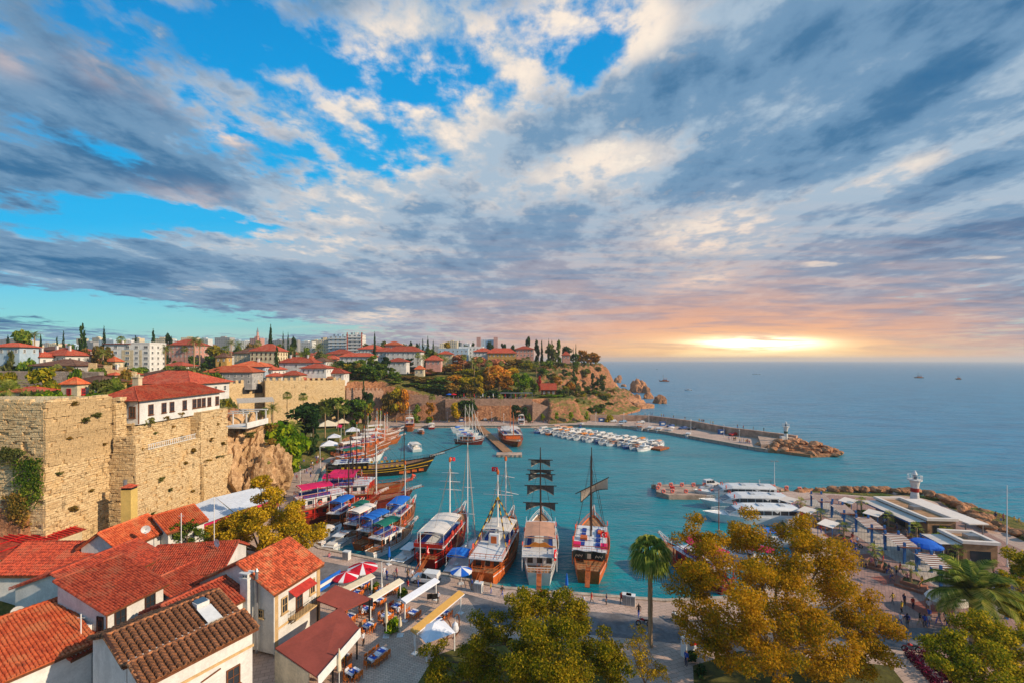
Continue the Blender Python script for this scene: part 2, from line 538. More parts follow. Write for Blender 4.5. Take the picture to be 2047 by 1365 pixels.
def tile_mat(name, c1, c2, c3, w=0.25, h=0.4):
 """clay roof tiles: each tile its own shade, lichen and age"""
 m = bpy.data.materials.new(name)
 m.use_nodes = True
 t = NT(m.node_tree)
 co = t.new('ShaderNodeTexCoord').outputs['Object']
 n1 = t.noise(co, 0.5, 5, 0.6)
 n2 = t.noise(co, 3.5, 5, 0.7)
 wv = t.new('ShaderNodeTexVoronoi', feature='F1')
 t.put(wv.inputs['Vector'], co)
 wv.inputs['Scale'].default_value = 1.0 / w
 r = t.sep(wv.outputs['Color'])[0]
 k = t.m('ADD', t.m('MULTIPLY', r, 0.55), t.m('ADD', t.m('MULTIPLY', n2, 0.35), t.m('MULTIPLY', n1, 0.25)))
 c = t.mix(t.smooth(k, 0.32, 0.78), c2, c1)
 c = t.mix(t.m('MULTIPLY', t.smooth(n1, 0.48, 0.66), 0.7), c, c3)
 c = t.mix(t.m('MULTIPLY', t.smooth(t.noise(co, 1.4, 6, 0.7), 0.56, 0.72), 0.6), c, lin(88, 74, 56))
 oi = t.new('ShaderNodeObjectInfo')
 c = t.vm('SCALE', c, s=t.m('MULTIPLY_ADD', oi.outputs['Random'], 0.5, 0.75))
 b = t.new('ShaderNodeBsdfPrincipled')
 t.put(b.inputs['Base Color'], c)
 b.inputs['Roughness'].default_value = 0.9
 b.inputs['Specular IOR Level'].default_value = 0.15
 o = t.new('ShaderNodeOutputMaterial')
 t.nt.links.new(b.outputs[0], o.inputs[0])
 MATS[name] = m
 return m
def paving_mat(name, c1, c2, size=0.6, grout=lin(110, 100, 90), rot=0.0):
 m = bpy.data.materials.new(name)
 m.use_nodes = True
 t = NT(m.node_tree)
 co = t.new('ShaderNodeTexCoord').outputs['Object']
 mp = t.new('ShaderNodeMapping'); t.put(mp.inputs[0], co); mp.inputs['Rotation'].default_value = (0, 0, rot)
 br = t.new('ShaderNodeTexBrick')
 t.put(br.inputs['Vector'], mp.outputs[0])
 br.inputs['Scale'].default_value = 1.0
 br.inputs['Brick Width'].default_value = size; br.inputs['Row Height'].default_value = size * 0.6
 br.inputs['Mortar Size'].default_value = 0.02
 br.inputs['Color1'].default_value = (*c1, 1); br.inputs['Color2'].default_value = (*c2, 1)
 br.inputs['Mortar'].default_value = (*grout, 1)
 n = t.noise(co, 0.12, 6, 0.65)
 n2 = t.noise(co, 1.3, 6, 0.7)
 c = t.mix(t.m('MULTIPLY', t.smooth(n, 0.42, 0.68), 0.5), br.outputs['Color'], tuple(k * 0.55 for k in c1))
 c = t.mix(t.m('MULTIPLY', t.smooth(n2, 0.5, 0.75), 0.35), c, tuple(min(1, k * 1.35) for k in c2))
 b = t.new('ShaderNodeBsdfPrincipled')
 t.put(b.inputs['Base Color'], c)
 b.inputs['Roughness'].default_value = 0.85
 b.inputs['Specular IOR Level'].default_value = 0.2
 o = t.new('ShaderNodeOutputMaterial')
 t.nt.links.new(b.outputs[0], o.inputs[0])
 MATS[name] = m
 return m
def glass_mat(name, col=(0.02, 0.03, 0.04)):
 m = bpy.data.materials.new(name)
 m.use_nodes = True
 b = m.node_tree.nodes['Principled BSDF']
 b.inputs['Base Color'].default_value = (*col, 1)
 b.inputs['Roughness'].default_value = 0.12
 b.inputs['Specular IOR Level'].default_value = 0.6
 MATS[name] = m
 return m
WHITE = M('white_plaster', lin(222, 220, 214), 0.85, 0.10, 0.6, rnd=0.08)
CREAM = M('cream_plaster', lin(222, 205, 170), 0.85, 0.14, 0.6)
OCHRE = M('ochre_plaster', lin(214, 168, 92), 0.85, 0.14, 0.6)
PINK = M('pink_plaster', lin(205, 150, 135), 0.85, 0.14, 0.6)
GREYW = M('grey_plaster', lin(168, 165, 162), 0.85, 0.14, 0.6)
BLUEW = M('pale_blue_plaster', lin(178, 200, 215), 0.85, 0.10, 0.6)
YELLOWW = M('yellow_plaster', lin(222, 190, 110), 0.85, 0.10, 0.6)
TILE = tile_mat('red_clay_tile', lin(198, 90, 62), lin(148, 60, 44), lin(182, 108, 80))
TILE_D = tile_mat('dark_red_tile', lin(194, 84, 58), lin(142, 60, 46), lin(166, 96, 72))
TILE_O = tile_mat('orange_tile', lin(212, 104, 62), lin(176, 76, 46), lin(200, 126, 82))
TILE_OLD = tile_mat('old_clay_tile', lin(178, 116, 76), lin(96, 66, 50), lin(142, 112, 84))
TILE_B = tile_mat('brown_tile', lin(112, 76, 60), lin(78, 54, 46), lin(120, 95, 75))
TILE_MIX = tile_mat('mixed_clay_tile', lin(216, 104, 66), lin(150, 70, 46), lin(206, 142, 96), 0.3)
WOOD = M('brown_wood', lin(120, 72, 42), 0.7, 0.2, 2.0)
WOOD_D = M('dark_wood', lin(70, 42, 28), 0.7, 0.2, 2.0)
FRAME_W = M('white_frame', lin(225, 222, 215), 0.6, 0.06, 2.0)
GLASS = glass_mat('window_glass')
GLASS_B = glass_mat('blue_glass', (0.06, 0.10, 0.14))
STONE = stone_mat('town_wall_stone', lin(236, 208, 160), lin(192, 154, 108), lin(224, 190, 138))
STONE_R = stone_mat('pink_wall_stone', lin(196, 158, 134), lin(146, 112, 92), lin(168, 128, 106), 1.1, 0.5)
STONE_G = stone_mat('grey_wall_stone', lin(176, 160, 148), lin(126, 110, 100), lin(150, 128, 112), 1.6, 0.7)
ROCK = rock_mat('orange_rock', lin(206, 152, 112), lin(140, 94, 66), lin(176, 130, 92))
ROCK_C = rock_mat('cliff_rock', lin(224, 186, 140), lin(150, 114, 80), lin(186, 150, 106))
CONC = M('concrete', lin(176, 166, 154), 0.9, 0.2, 0.6, bump=0.2)
CONC_D = M('weathered_concrete', lin(200, 170, 148), 0.9, 0.22, 0.5, bump=0.3)
METAL = M('grey_metal', lin(150, 152, 155), 0.4, 0.1, 2.0, metal=0.6)
WMETAL = M('white_metal', lin(225, 225, 222), 0.45, 0.06, 2.0)
BLACK = M('black_paint', lin(28, 26, 26), 0.6, 0.1, 2.0)
BLUE = M('blue_paint', lin(38, 104, 168), 0.6, 0.14, 1.5)
RED = M('red_paint', lin(205, 36, 34), 0.55, 0.12, 1.5)
# ================================================================== the setting: sea, hillside, quays
def sea_material():
 m = bpy.data.materials.new('sea_water')
 m.use_nodes = True
 t = NT(m.node_tree)
 co = t.new('ShaderNodeTexCoord').outputs['Object']
 x, y, z = t.sep(co)
# harbour basin is shallow and turquoise, the open bay deeper and bluer
 dx = t.m('DIVIDE', t.m('SUBTRACT', x, 5.0), 90.0); dy = t.m('DIVIDE', t.m('SUBTRACT', y, 130.0), 130.0)
 r = t.m('SQRT', t.m('MULTIPLY_ADD', dx, dx, t.m('MULTIPLY', dy, dy)))
 n0 = t.noise(co, 0.012, 4, 0.6)
 k = t.smooth(t.m('ADD', r, t.m('MULTIPLY', t.m('SUBTRACT', n0, 0.5), 0.9)), 0.7, 2.4)
 c = t.mix(k, (0.0, 0.245, 0.295), (0.012, 0.250, 0.410))
 n1 = t.noise(t.comb(t.m('MULTIPLY', x, 0.5), y, 0.0), 0.05, 5, 0.6)
 n1 = t.m('ADD', t.m('MULTIPLY', n1, 0.5), t.m('MULTIPLY', t.noise(t.comb(t.m('MULTIPLY_ADD', y, 0.25, t.m('MULTIPLY', x, 0.35)), y, 2.0), 0.22, 5, 0.65), 0.5))
 c = t.mix(t.smooth(n1, 0.42, 0.62), c, t.mix(k, (0.0, 0.170, 0.215), (0.004, 0.160, 0.290)))  # darker streaks paint the shading of the waves into the water colour
# waves: wind ripples crossing a longer swell, crests running from upper left to lower right
 mp = t.new('ShaderNodeMapping'); t.put(mp.inputs[0], co)
 mp.inputs['Rotation'].default_value = (0, 0, R(14)); mp.inputs['Scale'].default_value = (0.36, 1.0, 1.0)
 w1 = t.noise(mp.outputs[0], 0.20, 3, 0.55, 0.5)
 w2 = t.noise(mp.outputs[0], 0.75, 4, 0.6, 0.3)
 w3 = t.noise(co, 2.2, 3, 0.6)
 calm = t.smooth(r, 0.75, 1.35, 0.35, 1.0)
 h = t.m('ADD', t.m('MULTIPLY', t.m('MULTIPLY', w1, 1.5), calm), t.m('ADD', t.m('MULTIPLY', w2, 0.55), t.m('MULTIPLY', w3, 0.10)))
 bn = t.new('ShaderNodeBump')
 bn.inputs['Strength'].default_value = 0.85
 bn.inputs['Distance'].default_value = 1.0
 t.put(bn.inputs['Height'], h)
# a choppy surface never mirrors fully at grazing angles: its facets tilt towards us
 b = t.new('ShaderNodeBsdfDiffuse'); t.put(b.inputs[0], c); t.put(b.inputs['Normal'], bn.outputs[0])
 g = t.new('ShaderNodeBsdfGlossy'); g.inputs['Roughness'].default_value = 0.3; t.put(g.inputs['Normal'], bn.outputs[0])
 fr = t.new('ShaderNodeFresnel'); fr.inputs['IOR'].default_value = 1.33; t.put(fr.inputs['Normal'], bn.outputs[0])
 mx = t.new('ShaderNodeMixShader')
 t.put(mx.inputs[0], t.m('MINIMUM', t.m('MULTIPLY', fr.outputs[0], 0.85), 0.6))
 t.nt.links.new(b.outputs[0], mx.inputs[1]); t.nt.links.new(g.outputs[0], mx.inputs[2])
 o = t.new('ShaderNodeOutputMaterial')
 t.nt.links.new(mx.outputs[0], o.inputs[0])
 return m
me = bpy.data.meshes.new('sea')
me.from_pydata([(-20000, -300, 0), (20000, -300, 0), (20000, 12000, 0), (-20000, 12000, 0)], [], [(0, 1, 2, 3)])
me.materials.append(sea_material())
o = link('sea', me)
tag(o, 'turquoise harbour water widening into the blue open sea', 'sea', kind='structure')
def in_poly(px, py, poly):
 inside = np.zeros(px.shape, bool)
 n = len(poly)
 for i in range(n):
  x1, y1 = poly[i]; x2, y2 = poly[(i + 1) % n]
  c = (y1 > py) != (y2 > py)
  with np.errstate(divide='ignore', invalid='ignore'):
   xi = (x2 - x1) * (py - y1) / (y2 - y1 + 1e-12) + x1
  inside ^= c & (px < xi)
 return inside
def sdist(px, py, poly):
 """signed distance, positive inside"""
 d = np.full(px.shape, 1e9)
 n = len(poly)
 for i in range(n):
  x1, y1 = poly[i]; x2, y2 = poly[(i + 1) % n]
  vx, vy = x2 - x1, y2 - y1
  tt = np.clip(((px - x1) * vx + (py - y1) * vy) / (vx * vx + vy * vy + 1e-9), 0, 1)
  d = np.minimum(d, np.hypot(px - x1 - tt * vx, py - y1 - tt * vy))
 return np.where(in_poly(px, py, poly), d, -d)
def sstep(x, a, b):
 t = np.clip((x - a) / (b - a), 0, 1)
 return t * t * (3 - 2 * t)
_rs = np.random.RandomState(5)
_K = [( _rs.uniform(-1, 1, 2), _rs.uniform(0, 6.28)) for _ in range(24)]
def wob(x, y, s):
 """cheap smooth roughness, about -1..1"""
 a = np.zeros(np.shape(x))
 for i, (k, ph) in enumerate(_K):
  f = (1 + i * 0.22) / s
  a = a + np.sin((k[0] * x + k[1] * y) * f * 2.2 + ph) / (1 + i * 0.22)
 return a / 4.0
PLATEAU = [(-69.5, 66), (-69.5, 108), (-67, 112), (-70, 118), (-92, 130), (-124, 152), (-152, 198), (-131, 234), (-95, 255),
(-84, 272), (-72, 300), (-40, 322), (0, 338), (34, 362), (62, 392), (82, 418), (84, 446), (70, 480), (30, 540), (-60, 640),
(-160, 800), (-200, 1100), (-250, 1700), (-1700, 1700), (-1300, 700), (-400, 66)]
TERRACE = [(-126, 235), (-93, 254), (-78, 266), (-32, 263), (-30, 262), (10, 262), (30, 275), (70, 330), (92, 392), (96, 440), (40, 560), (-130, 640), (-300, 300)]
LOW = [(-400, 10), (-34, 10), (140, 0), (132, 40), (118, 66), (108, 86), (113, 104), (110, 118), (92, 122), (74, 123), (64, 120), (57, 96), (51, 81),
(36, 68), (22, 66.8), (-1, 70.2), (-35, 85), (-42, 91), (-51, 111), (-62, 147), (-64, 164), (-70.5, 197), (-70, 222), (-61, 237), (-43, 243),
(10, 243), (31, 247), (44, 262), (46, 268), (44, 280), (60, 310), (82, 345), (97, 372), (104, 404), (105, 445), (60, 560), (-150, 700), (-400, 700)]
RIDGE = (28.0, 330.0)
def plateau_h(x, y):
 return np.interp(np.hypot(x, y), [60, 110, 230, 300, 400, 600, 900, 1700], [24.5, 24.6, 22.0, 25.0, 30.0, 36.0, 43.5, 54.0])
def ground_h(x, y):
 x = np.asarray(x, float); y = np.asarray(y, float)
 h = np.where(True, -4.0, 0)
 dl = sdist(x, y, LOW)
 h = -4.0 + 4.9 * sstep(dl, -3.0, 0.5)
# ground climbs towards the wall at the left
 rise = 5.0 * sstep(-x, 50, 70) * sstep(118 - y, 0, 25) + 2.5 * sstep(-x, 62, 78) * sstep(y, 120, 160) * sstep(250 - y, 0, 20)
 h = np.where(dl > 0.5, h + rise, h)
 dt = sdist(x, y, TERRACE)
 rough = wob(x, y, 16.0) + 0.5 * wob(x, y, 5.0)
 tw = np.where(x > 20, 22.0, 1.0)
 zt = np.where(x > 40, 10.0, 13.4)
 ht = 0.9 + (zt - 0.9) * sstep(dt + rough * np.where(x > 20, 3.0, 0), -tw, 1.0)
 h = np.where(dt > -tw, np.maximum(h, ht), h)
 dp = sdist(x, y, PLATEAU)
 w = np.where((y > 262) & (x > -92), 46.0, np.where((y > 112) & (y < 235), 7.0, 1.5))
 w = np.where((x > 48), 17.0, w)
 rk = np.where(x > 30, 1.0, 0.35) * np.where(y > 120, 1, 0)
 d2 = dp + rough * rk * 3.2
 T = plateau_h(x, y)
 f = sstep(d2, -w, 1.5)
 base = np.maximum(h, 0.9)
 hp = base + (T - base) * f
 keep = np.where((x < 20) & (y > 225) & (x > -128), sstep(dt, -1.0, 4.0), 1.0)
 hp = h + (hp - h) * keep
 h = np.where(dp > -w - 4, np.maximum(h, hp), h)
 return h
def gz(x, y):
 return float(ground_h(np.array([x]), np.array([y]))[0])
def hill_material():
 m = bpy.data.materials.new('hillside_ground')
 m.use_nodes = True
 t = NT(m.node_tree)
 co = t.new('ShaderNodeTexCoord').outputs['Object']
 ge = t.new('ShaderNodeNewGeometry')
 nz = t.sep(ge.outputs['True Normal'])[2]
 n1 = t.noise(co, 0.10, 6, 0.65)
 n2 = t.noise(co, 0.7, 6, 0.7)
 n3 = t.noise(co, 3.0, 4, 0.65)
 rock = t.mix(t.smooth(t.m('ADD', t.m('MULTIPLY', n2, 0.6), t.m('MULTIPLY', n3, 0.4)), 0.36, 0.66), lin(112, 72, 50), lin(200, 142, 102))
 soil = t.mix(t.smooth(n2, 0.38, 0.62), lin(82, 92, 40), lin(132, 116, 62))
 soil = t.mix(t.smooth(n1, 0.5, 0.62), soil, lin(62, 84, 34))
 k = t.smooth(t.m('ADD', nz, t.m('MULTIPLY', t.m('SUBTRACT', n2, 0.5), 0.7)), 0.74, 0.90)
 c = t.mix(k, rock, soil)
 b = t.new('ShaderNodeBsdfPrincipled')
 t.put(b.inputs['Base Color'], c)
 b.inputs['Roughness'].default_value = 0.95
 b.inputs['Specular IOR Level'].default_value = 0.1
 bn = t.new('ShaderNodeBump'); bn.inputs['Strength'].default_value = 0.8; bn.inputs['Distance'].default_value = 0.8
 t.put(bn.inputs['Height'], t.m('ADD', n2, t.m('MULTIPLY', n3, 0.3)))
 t.put(b.inputs['Normal'], bn.outputs[0])
 o = t.new('ShaderNodeOutputMaterial')
 t.nt.links.new(b.outputs[0], o.inputs[0])
 return m
def grid_terrain(name, xs, ys, mat):
 X, Y = np.meshgrid(xs, ys)
 Z = ground_h(X.ravel(), Y.ravel())
 ax, ay = X.ravel(), Y.ravel()
# crags on the steep headland
 st = (ax > 18) & (ay > 300) & (Z > -1)
 Z = Z + np.where(st, (np.abs(wob(ax, ay, 7.0)) * 2.4 + wob(ax * 1.7, ay, 2.6) * 0.8) * sstep(Z, 0.5, 5), 0)
 v = np.column_stack([ax, ay, Z])
 nx, ny = len(xs), len(ys)
 i = np.arange(nx * ny).reshape(ny, nx)
 f = np.stack([i[:-1, :-1], i[:-1, 1:], i[1:, 1:], i[1:, :-1]], -1).reshape(-1, 4)
 f = f[(v[f][:, :, 2].max(1) > -3.5)]
 return np_mesh(name, v, f, [mat])
HILL = hill_material()
xs = np.concatenate([np.arange(-1500, -260, 40), np.arange(-260, -110, 4), np.arange(-110, 112, 1.6), np.arange(112, 150, 4)])
ys = np.concatenate([np.arange(12, 470, 1.9), np.arange(470, 700, 8), np.arange(700, 1700, 40)])
o = link('hillside', grid_terrain('hillside', xs, ys, HILL))
tag(o, 'wooded hillside and rocky headland around the harbour', 'hillside', kind='structure')
# quays: real slabs with a vertical water face
PAVE = paving_mat('quay_paving', lin(204, 176, 158), lin(184, 158, 142), 1.0, rot=R(-20))
PAVE_P = paving_mat('plaza_paving', lin(176, 138, 124), lin(152, 118, 108), 0.7, rot=R(-52))
PAVE_W = paving_mat('pale_paving', lin(196, 184, 170), lin(178, 166, 154), 0.8, rot=R(-52))
PAVE_R = paving_mat('red_paving', lin(172, 98, 80), lin(150, 84, 72), 0.5, rot=R(-52))
ASPH = M('asphalt', lin(124, 120, 120), 0.9, 0.2, 0.3, bump=0.1, rnd=0)
ZQ = 1.2
def xy(u, v, z=ZQ):
 p = G(u, v, z)
 return (p.x, p.y)
def flat(name, poly, z, mat, label, thick=None, cat='pavement'):
 mb = MB()
 mb.prism(poly, z - (thick or 0.4), z)
 return tag(mb.build(name, mat), label, cat, kind='structure')
QUAY_NEAR = [xy(600, 1072), xy(640, 1095), xy(760, 1120), xy(1010, 1175), xy(1200, 1190), xy(1330, 1200), (36, 67), (51.5, 80), (58, 95), (64, 118)]
LEFT_Q = [xy(600, 1072), (-50.5, 110.7), (-61.5, 146.6), (-63.5, 164), (-70, 197), (-69, 222), (-60.6, 236)]
FAR_Q = [(-60.6, 236), (-43, 241.7), (10, 241.7), (31, 245.5), (59.7, 240), (74.6, 221.5), (84.5, 204), (95.9, 183), (99.5, 178)]
flat('quay', QUAY_NEAR + [(74, 121), (88, 117.5), (101, 112.5), (103.5, 104), (98.5, 88), (101, 66), (106, 40), (110, 14), (-33, 14), (-60, 60), (-62, 72), (-52, 86)],
ZQ, PAVE, 'broad paved quay and square around the near harbour side', 3.2)
flat('left_quay', LEFT_Q + [(-66, 250), (-86, 250), (-84, 200), (-82, 165), (-80, 147), (-66, 122), (-57, 104), (-52, 86)], ZQ - 0.004, PAVE, 'paved quay along the left harbour side', 3.2)
flat('far_quay', FAR_Q + [(104, 176), (118, 195.5), (101, 215), (93, 238), (78.7, 259), (45, 262), (30, 262.5), (-80, 262.5), (-80, 250.5), (-66, 249.9)],
ZQ + 0.004, PAVE, 'paved quay and road along the far harbour side and breakwater', 3.2)
# kerb edge stones along the water
EDGE = M('quay_edge_stone', lin(190, 172, 152), 0.9, 0.2, 0.8)
mb = MB()
for line in (QUAY_NEAR, LEFT_Q, FAR_Q):
 for a, b in zip(line, line[1:]):
  mb.bar((a[0], a[1], ZQ + 0.07), (b[0], b[1], ZQ + 0.07), 0.7, 0.16)
tag(mb.build('quay_edge', EDGE), 'pale stone edging along the harbour water', 'kerb', kind='structure')
# jetty
JET = [xy(1312, 968), (38.2, 120.5), (40.5, 117.6), (65, 116.6), (64, 118), (74, 123.5), (72, 128), (39, 127.5)]
flat('jetty', JET, ZQ + 0.008, CONC_D, 'concrete jetty with red and white life rings along its rim', 3.0, 'jetty')
# road behind the near quay
flat('road', [xy(640, 1120), xy(820, 1155), xy(1000, 1205), xy(1340, 1236), xy(1700, 1252), xy(2060, 1258), xy(2060, 1300), xy(1700, 1296), xy(1340, 1284), xy(1000, 1250), xy(820, 1200), xy(640, 1160)], ZQ + .014, ASPH,
'worn asphalt road along the near quay', 0.008, 'road')
# ================================================================== trees and plants
ORD = ['first', 'second', 'third', 'fourth', 'fifth', 'sixth', 'seventh', 'eighth', 'ninth', 'tenth', 'eleventh', 'twelfth', 'thirteenth', 'fourteenth',
'fifteenth', 'sixteenth', 'seventeenth', 'eighteenth', 'nineteenth', 'twentieth']
SERIES = {}
def in_series(o, u, what, where):
 """things of one look in one place: labelled later by their order along the row"""
 SERIES.setdefault((what, where), []).append((u, o))
def label_series():
 for (what, where), lst in SERIES.items():
  lst.sort(key=lambda q: q[0])
  n = len(lst)
  for i, (u, o) in enumerate(lst):
   if n == 1:
    o['label'] = f'{what} {where}'
   elif n > 60:
    o['label'] = f'{what} {where}, one of many alike'
   else:
    if n == 2:
     k = ('left one of two', 'right one of two')[i]
    elif i == 0:
     k = f'leftmost of {n}' if n > 12 else 'leftmost'
    elif i == n - 1:
     k = 'rightmost'
    elif i < n / 2:
     k = (ORD[i] if i < 20 else f'{i+1}th') + ' from left'
    else:
     j = n - 1 - i
     k = (ORD[j] if j < 20 else f'{j+1}th') + ' from right'
    o['label'] = f'{what} {where}, {k}'
   if n > 1 and not o.get('group'):
    o['group'] = (what + ' ' + where)[:110]
LEAF = {
'green': leaf_mat('green_leaves', lin(58, 88, 32), lin(102, 128, 42), lin(148, 154, 56)),
'dark': leaf_mat('dark_green_leaves', lin(30, 56, 30), lin(50, 80, 40), lin(80, 102, 50)),
'bright': leaf_mat('bright_green_leaves', lin(70, 108, 22), lin(124, 154, 30), lin(176, 180, 42)),
'olive': leaf_mat('olive_leaves', lin(78, 88, 46), lin(116, 120, 62), lin(150, 142, 78)),
'yellowgreen': leaf_mat('yellow_green_leaves', lin(96, 104, 28), lin(156, 144, 34), lin(196, 168, 48)),
'gold': leaf_mat('golden_leaves', lin(140, 128, 30), lin(206, 166, 34), lin(232, 190, 56)),
'orange': leaf_mat('orange_leaves', lin(140, 112, 36), lin(206, 138, 46), lin(226, 150, 60)),
'rust': leaf_mat('rust_leaves', lin(150, 104, 66), lin(198, 128, 92), lin(212, 142, 110)),
'brown': leaf_mat('brown_green_leaves', lin(100, 92, 42), lin(146, 120, 54), lin(182, 134, 66)),
'red': leaf_mat('red_leaves', lin(130, 30, 36), lin(176, 44, 52), lin(196, 64, 60)),
'palm': leaf_mat('palm_leaves', lin(84, 104, 42), lin(136, 148, 58), lin(186, 176, 92), 0.8),
'planes': leaf_mat('plane_tree_leaves', lin(146, 134, 30), lin(222, 164, 28), lin(244, 190, 54), 0.30, 0.4),
'planes_green': leaf_mat('greener_plane_leaves', lin(92, 104, 24), lin(158, 146, 30), lin(212, 176, 44), 0.28, 0.4),
}
BARK = M('bark', lin(116, 94, 74), 0.95, 0.25, 3.0, bump=0.5)
BARK_P = M('pale_bark', lin(166, 148, 122), 0.95, 0.25, 3.0, bump=0.4)
PALM_T = M('palm_trunk', lin(182, 150, 114), 0.95, 0.25, 5.0, bump=0.6)
def leaf_cloud(name, centers, normals, size, mat, seed, aspect=0.62, flat=0.55):
 """one leaf-sized quad at each centre; orientation loosely follows the outward normal"""
 r = np.random.RandomState(seed)
 n = len(centers)
 nr = normals * flat + r.normal(0, 0.6, (n, 3))
 nr /= np.linalg.norm(nr, axis=1)[:, None] + 1e-9
 a = np.cross(nr, r.normal(0, 1, (n, 3)))
 a /= np.linalg.norm(a, axis=1)[:, None] + 1e-9
 b = np.cross(nr, a)
 s = size * r.uniform(0.5, 1.4, n)[:, None]
 a *= s * 0.5; b *= s * 0.5 * aspect
# kite-shaped leaf
 v = np.stack([centers - a, centers - b * 1.0 + a * 0.15, centers + a, centers + b * 1.0 + a * 0.15], 1).reshape(-1, 3)
 f = np.arange(n * 4).reshape(n, 4)
 me = np_mesh(name, v, f, [mat])
 at = me.attributes.new('tint', 'FLOAT', 'FACE')
 at.data.foreach_set('value', r.uniform(0, 1, n).astype(np.float32))
 return me
def blob_points(blobs, n, seed, shell=0.55):
 """points through a set of overlapping leaf clumps, denser towards their skins"""
 r = np.random.RandomState(seed)
 w = np.array([b[3] * b[4] for b in blobs]); w = w / w.sum()
 k = r.choice(len(blobs), n, p=w)
 bl = np.array(blobs)
 d = r.normal(0, 1, (n, 3)); d /= np.linalg.norm(d, axis=1)[:, None]
 rad = (shell + (1 - shell) * r.uniform(0, 1, n) ** 0.6) * r.uniform(0.82, 1.08, n)
 c = bl[k, :3] + d * rad[:, None] * np.stack([bl[k, 3], bl[k, 3], bl[k, 4]], 1)
 return c, d
def form_blobs(form, seed):
 r = random.Random(seed)
 B = []
 if form == 'round':
  for i in range(16):
   t = r.uniform(0, 2 * PI); zz = r.uniform(0.34, 0.86)
   rr = 0.30 * math.sqrt(max(0.05, 1 - ((zz - 0.58) / 0.36) ** 2)) * r.uniform(0.55, 1.1)
   s = r.uniform(0.12, 0.21)
   B.append((rr * math.cos(t), rr * math.sin(t), zz, s, s * 0.72))
 elif form == 'oval':
  for i in range(14):
   t = r.uniform(0, 2 * PI); zz = r.uniform(0.18, 0.9)
   rr = 0.32 * math.sqrt(max(0.03, 1 - ((zz - 0.5) / 0.46) ** 2)) * r.uniform(0.5, 1.05)
   s = r.uniform(0.12, 0.2)
   B.append((rr * math.cos(t), rr * math.sin(t), zz, s, s * 0.6))
 elif form == 'bush':
  for i in range(12):
   t = r.uniform(0, 2 * PI); zz = r.uniform(0.15, 0.7)
   rr = 0.34 * r.uniform(0.2, 1.0)
   s = r.uniform(0.14, 0.24)
   B.append((rr * math.cos(t), rr * math.sin(t), zz, s, s * 0.9))
 elif form == 'cypress':
  for i in range(16):
   zz = 0.06 + 0.9 * i / 15
   w = 0.46 * (1 - zz) ** 0.62 * min(1, 0.55 + zz * 3)
   B.append((r.uniform(-.05, .05), r.uniform(-.05, .05), zz, max(0.05, w), 0.07))
 elif form == 'pine':
  for i in range(15):
   t = r.uniform(0, 2 * PI); zz = r.uniform(0.36, 0.95)
   rr = (0.40 - 0.30 * (zz - 0.36)) * r.uniform(0.3, 1.0)
   s = r.uniform(0.10, 0.19)
   B.append((rr * math.cos(t), rr * math.sin(t), zz, s, s * 0.42))
 return B
TREE_MESH = {}
LEAF_N = {'round': 900, 'oval': 800, 'bush': 520, 'cypress': 620, 'pine': 800}
def tree_meshes(form, colour, seed):
 key = (form, colour, seed)
 if key in TREE_MESH:
  return TREE_MESH[key]
 B = form_blobs(form, seed * 7 + 1)
 n = LEAF_N[form]
 c, d = blob_points(B, n, seed)
 me = leaf_cloud('leaf_crown', c, d, {'cypress': 0.13, 'bush': 0.17}.get(form, 0.125), LEAF[colour], seed)
 tb = MB()
 if form in ('round', 'oval', 'pine'):
  top = {'round': 0.6, 'oval': 0.7, 'pine': 0.88}[form]
  tb.tube([(0, 0, -0.08), (0.01, 0.0, 0.2), (-0.01, 0.015, top)], [0.032, 0.024, 0.008], 6)
  for b in B[:7]:
   tb.tube([(0, 0, min(b[2] * 0.6, 0.4)), (b[0] * .5, b[1] * .5, b[2] * .82), b[:3]], [0.014, 0.009, 0.003], 4, cap=False)
 else:
  tb.tube([(0, 0, -0.06), (0, 0, 0.3)], [0.05, 0.03], 5)
 TREE_MESH[key] = (me, tb.mesh('trunk', BARK))
 return TREE_MESH[key]
PALM_MESH = {}
def fan_palm_parts(seed, nf=26, droop=1.0, leaf=10):
 """crown of fan leaves on stalks, unit radius about 0.5"""
 key = ('fan', seed, nf, leaf)
 if key in PALM_MESH:
  return PALM_MESH[key]
 r = random.Random(seed)
 vs, fs = [], []
 for i in range(nf):
  az = i * 2.399 + r.uniform(-.2, .2)
  el = R(80 - 125 * (i / nf) ** 0.9) + r.uniform(-.1, .1)
  L = 0.24 * r.uniform(0.85, 1.1)
  d = Vector((math.cos(az) * math.cos(el), math.sin(az) * math.cos(el), math.sin(el)))
  hub = d * L
  side = d.cross(Vector((0, 0, 1)))
  if side.length < .05:
   side = Vector((1, 0, 0))
  side.normalize()
  up = side.cross(d)
  b = len(vs)
  w = side * 0.006
  vs += [Vector((0, 0, 0)) - w, Vector((0, 0, 0)) + w, hub + w, hub - w]
  fs.append((b, b + 1, b + 2, b + 3))
  R0 = 0.27 * r.uniform(0.85, 1.1)
  for k in range(leaf):
   a = (k / (leaf - 1) - 0.5) * 2.5
   dd = (d * math.cos(a) + side * math.sin(a)).normalized()
   tip = hub + dd * R0 + Vector((0, 0, -0.10 * droop * (1 + abs(a) * .4)))
   mid = hub + dd * R0 * 0.55 + up * 0.012
   pw = (side * math.cos(a) - d * math.sin(a)) * 0.022
   b = len(vs)
   vs += [hub, mid - pw, tip, mid + pw]
   fs.append((b, b + 1, b + 2, b + 3))
 me = np_mesh('palm_crown', np.array([tuple(v) for v in vs]), np.array(fs), [LEAF['palm']])
 at = me.attributes.new('tint', 'FLOAT', 'FACE')
 at.data.foreach_set('value', np.random.RandomState(seed).uniform(0, 1, len(fs)).astype(np.float32))
 PALM_MESH[key] = me
 return me
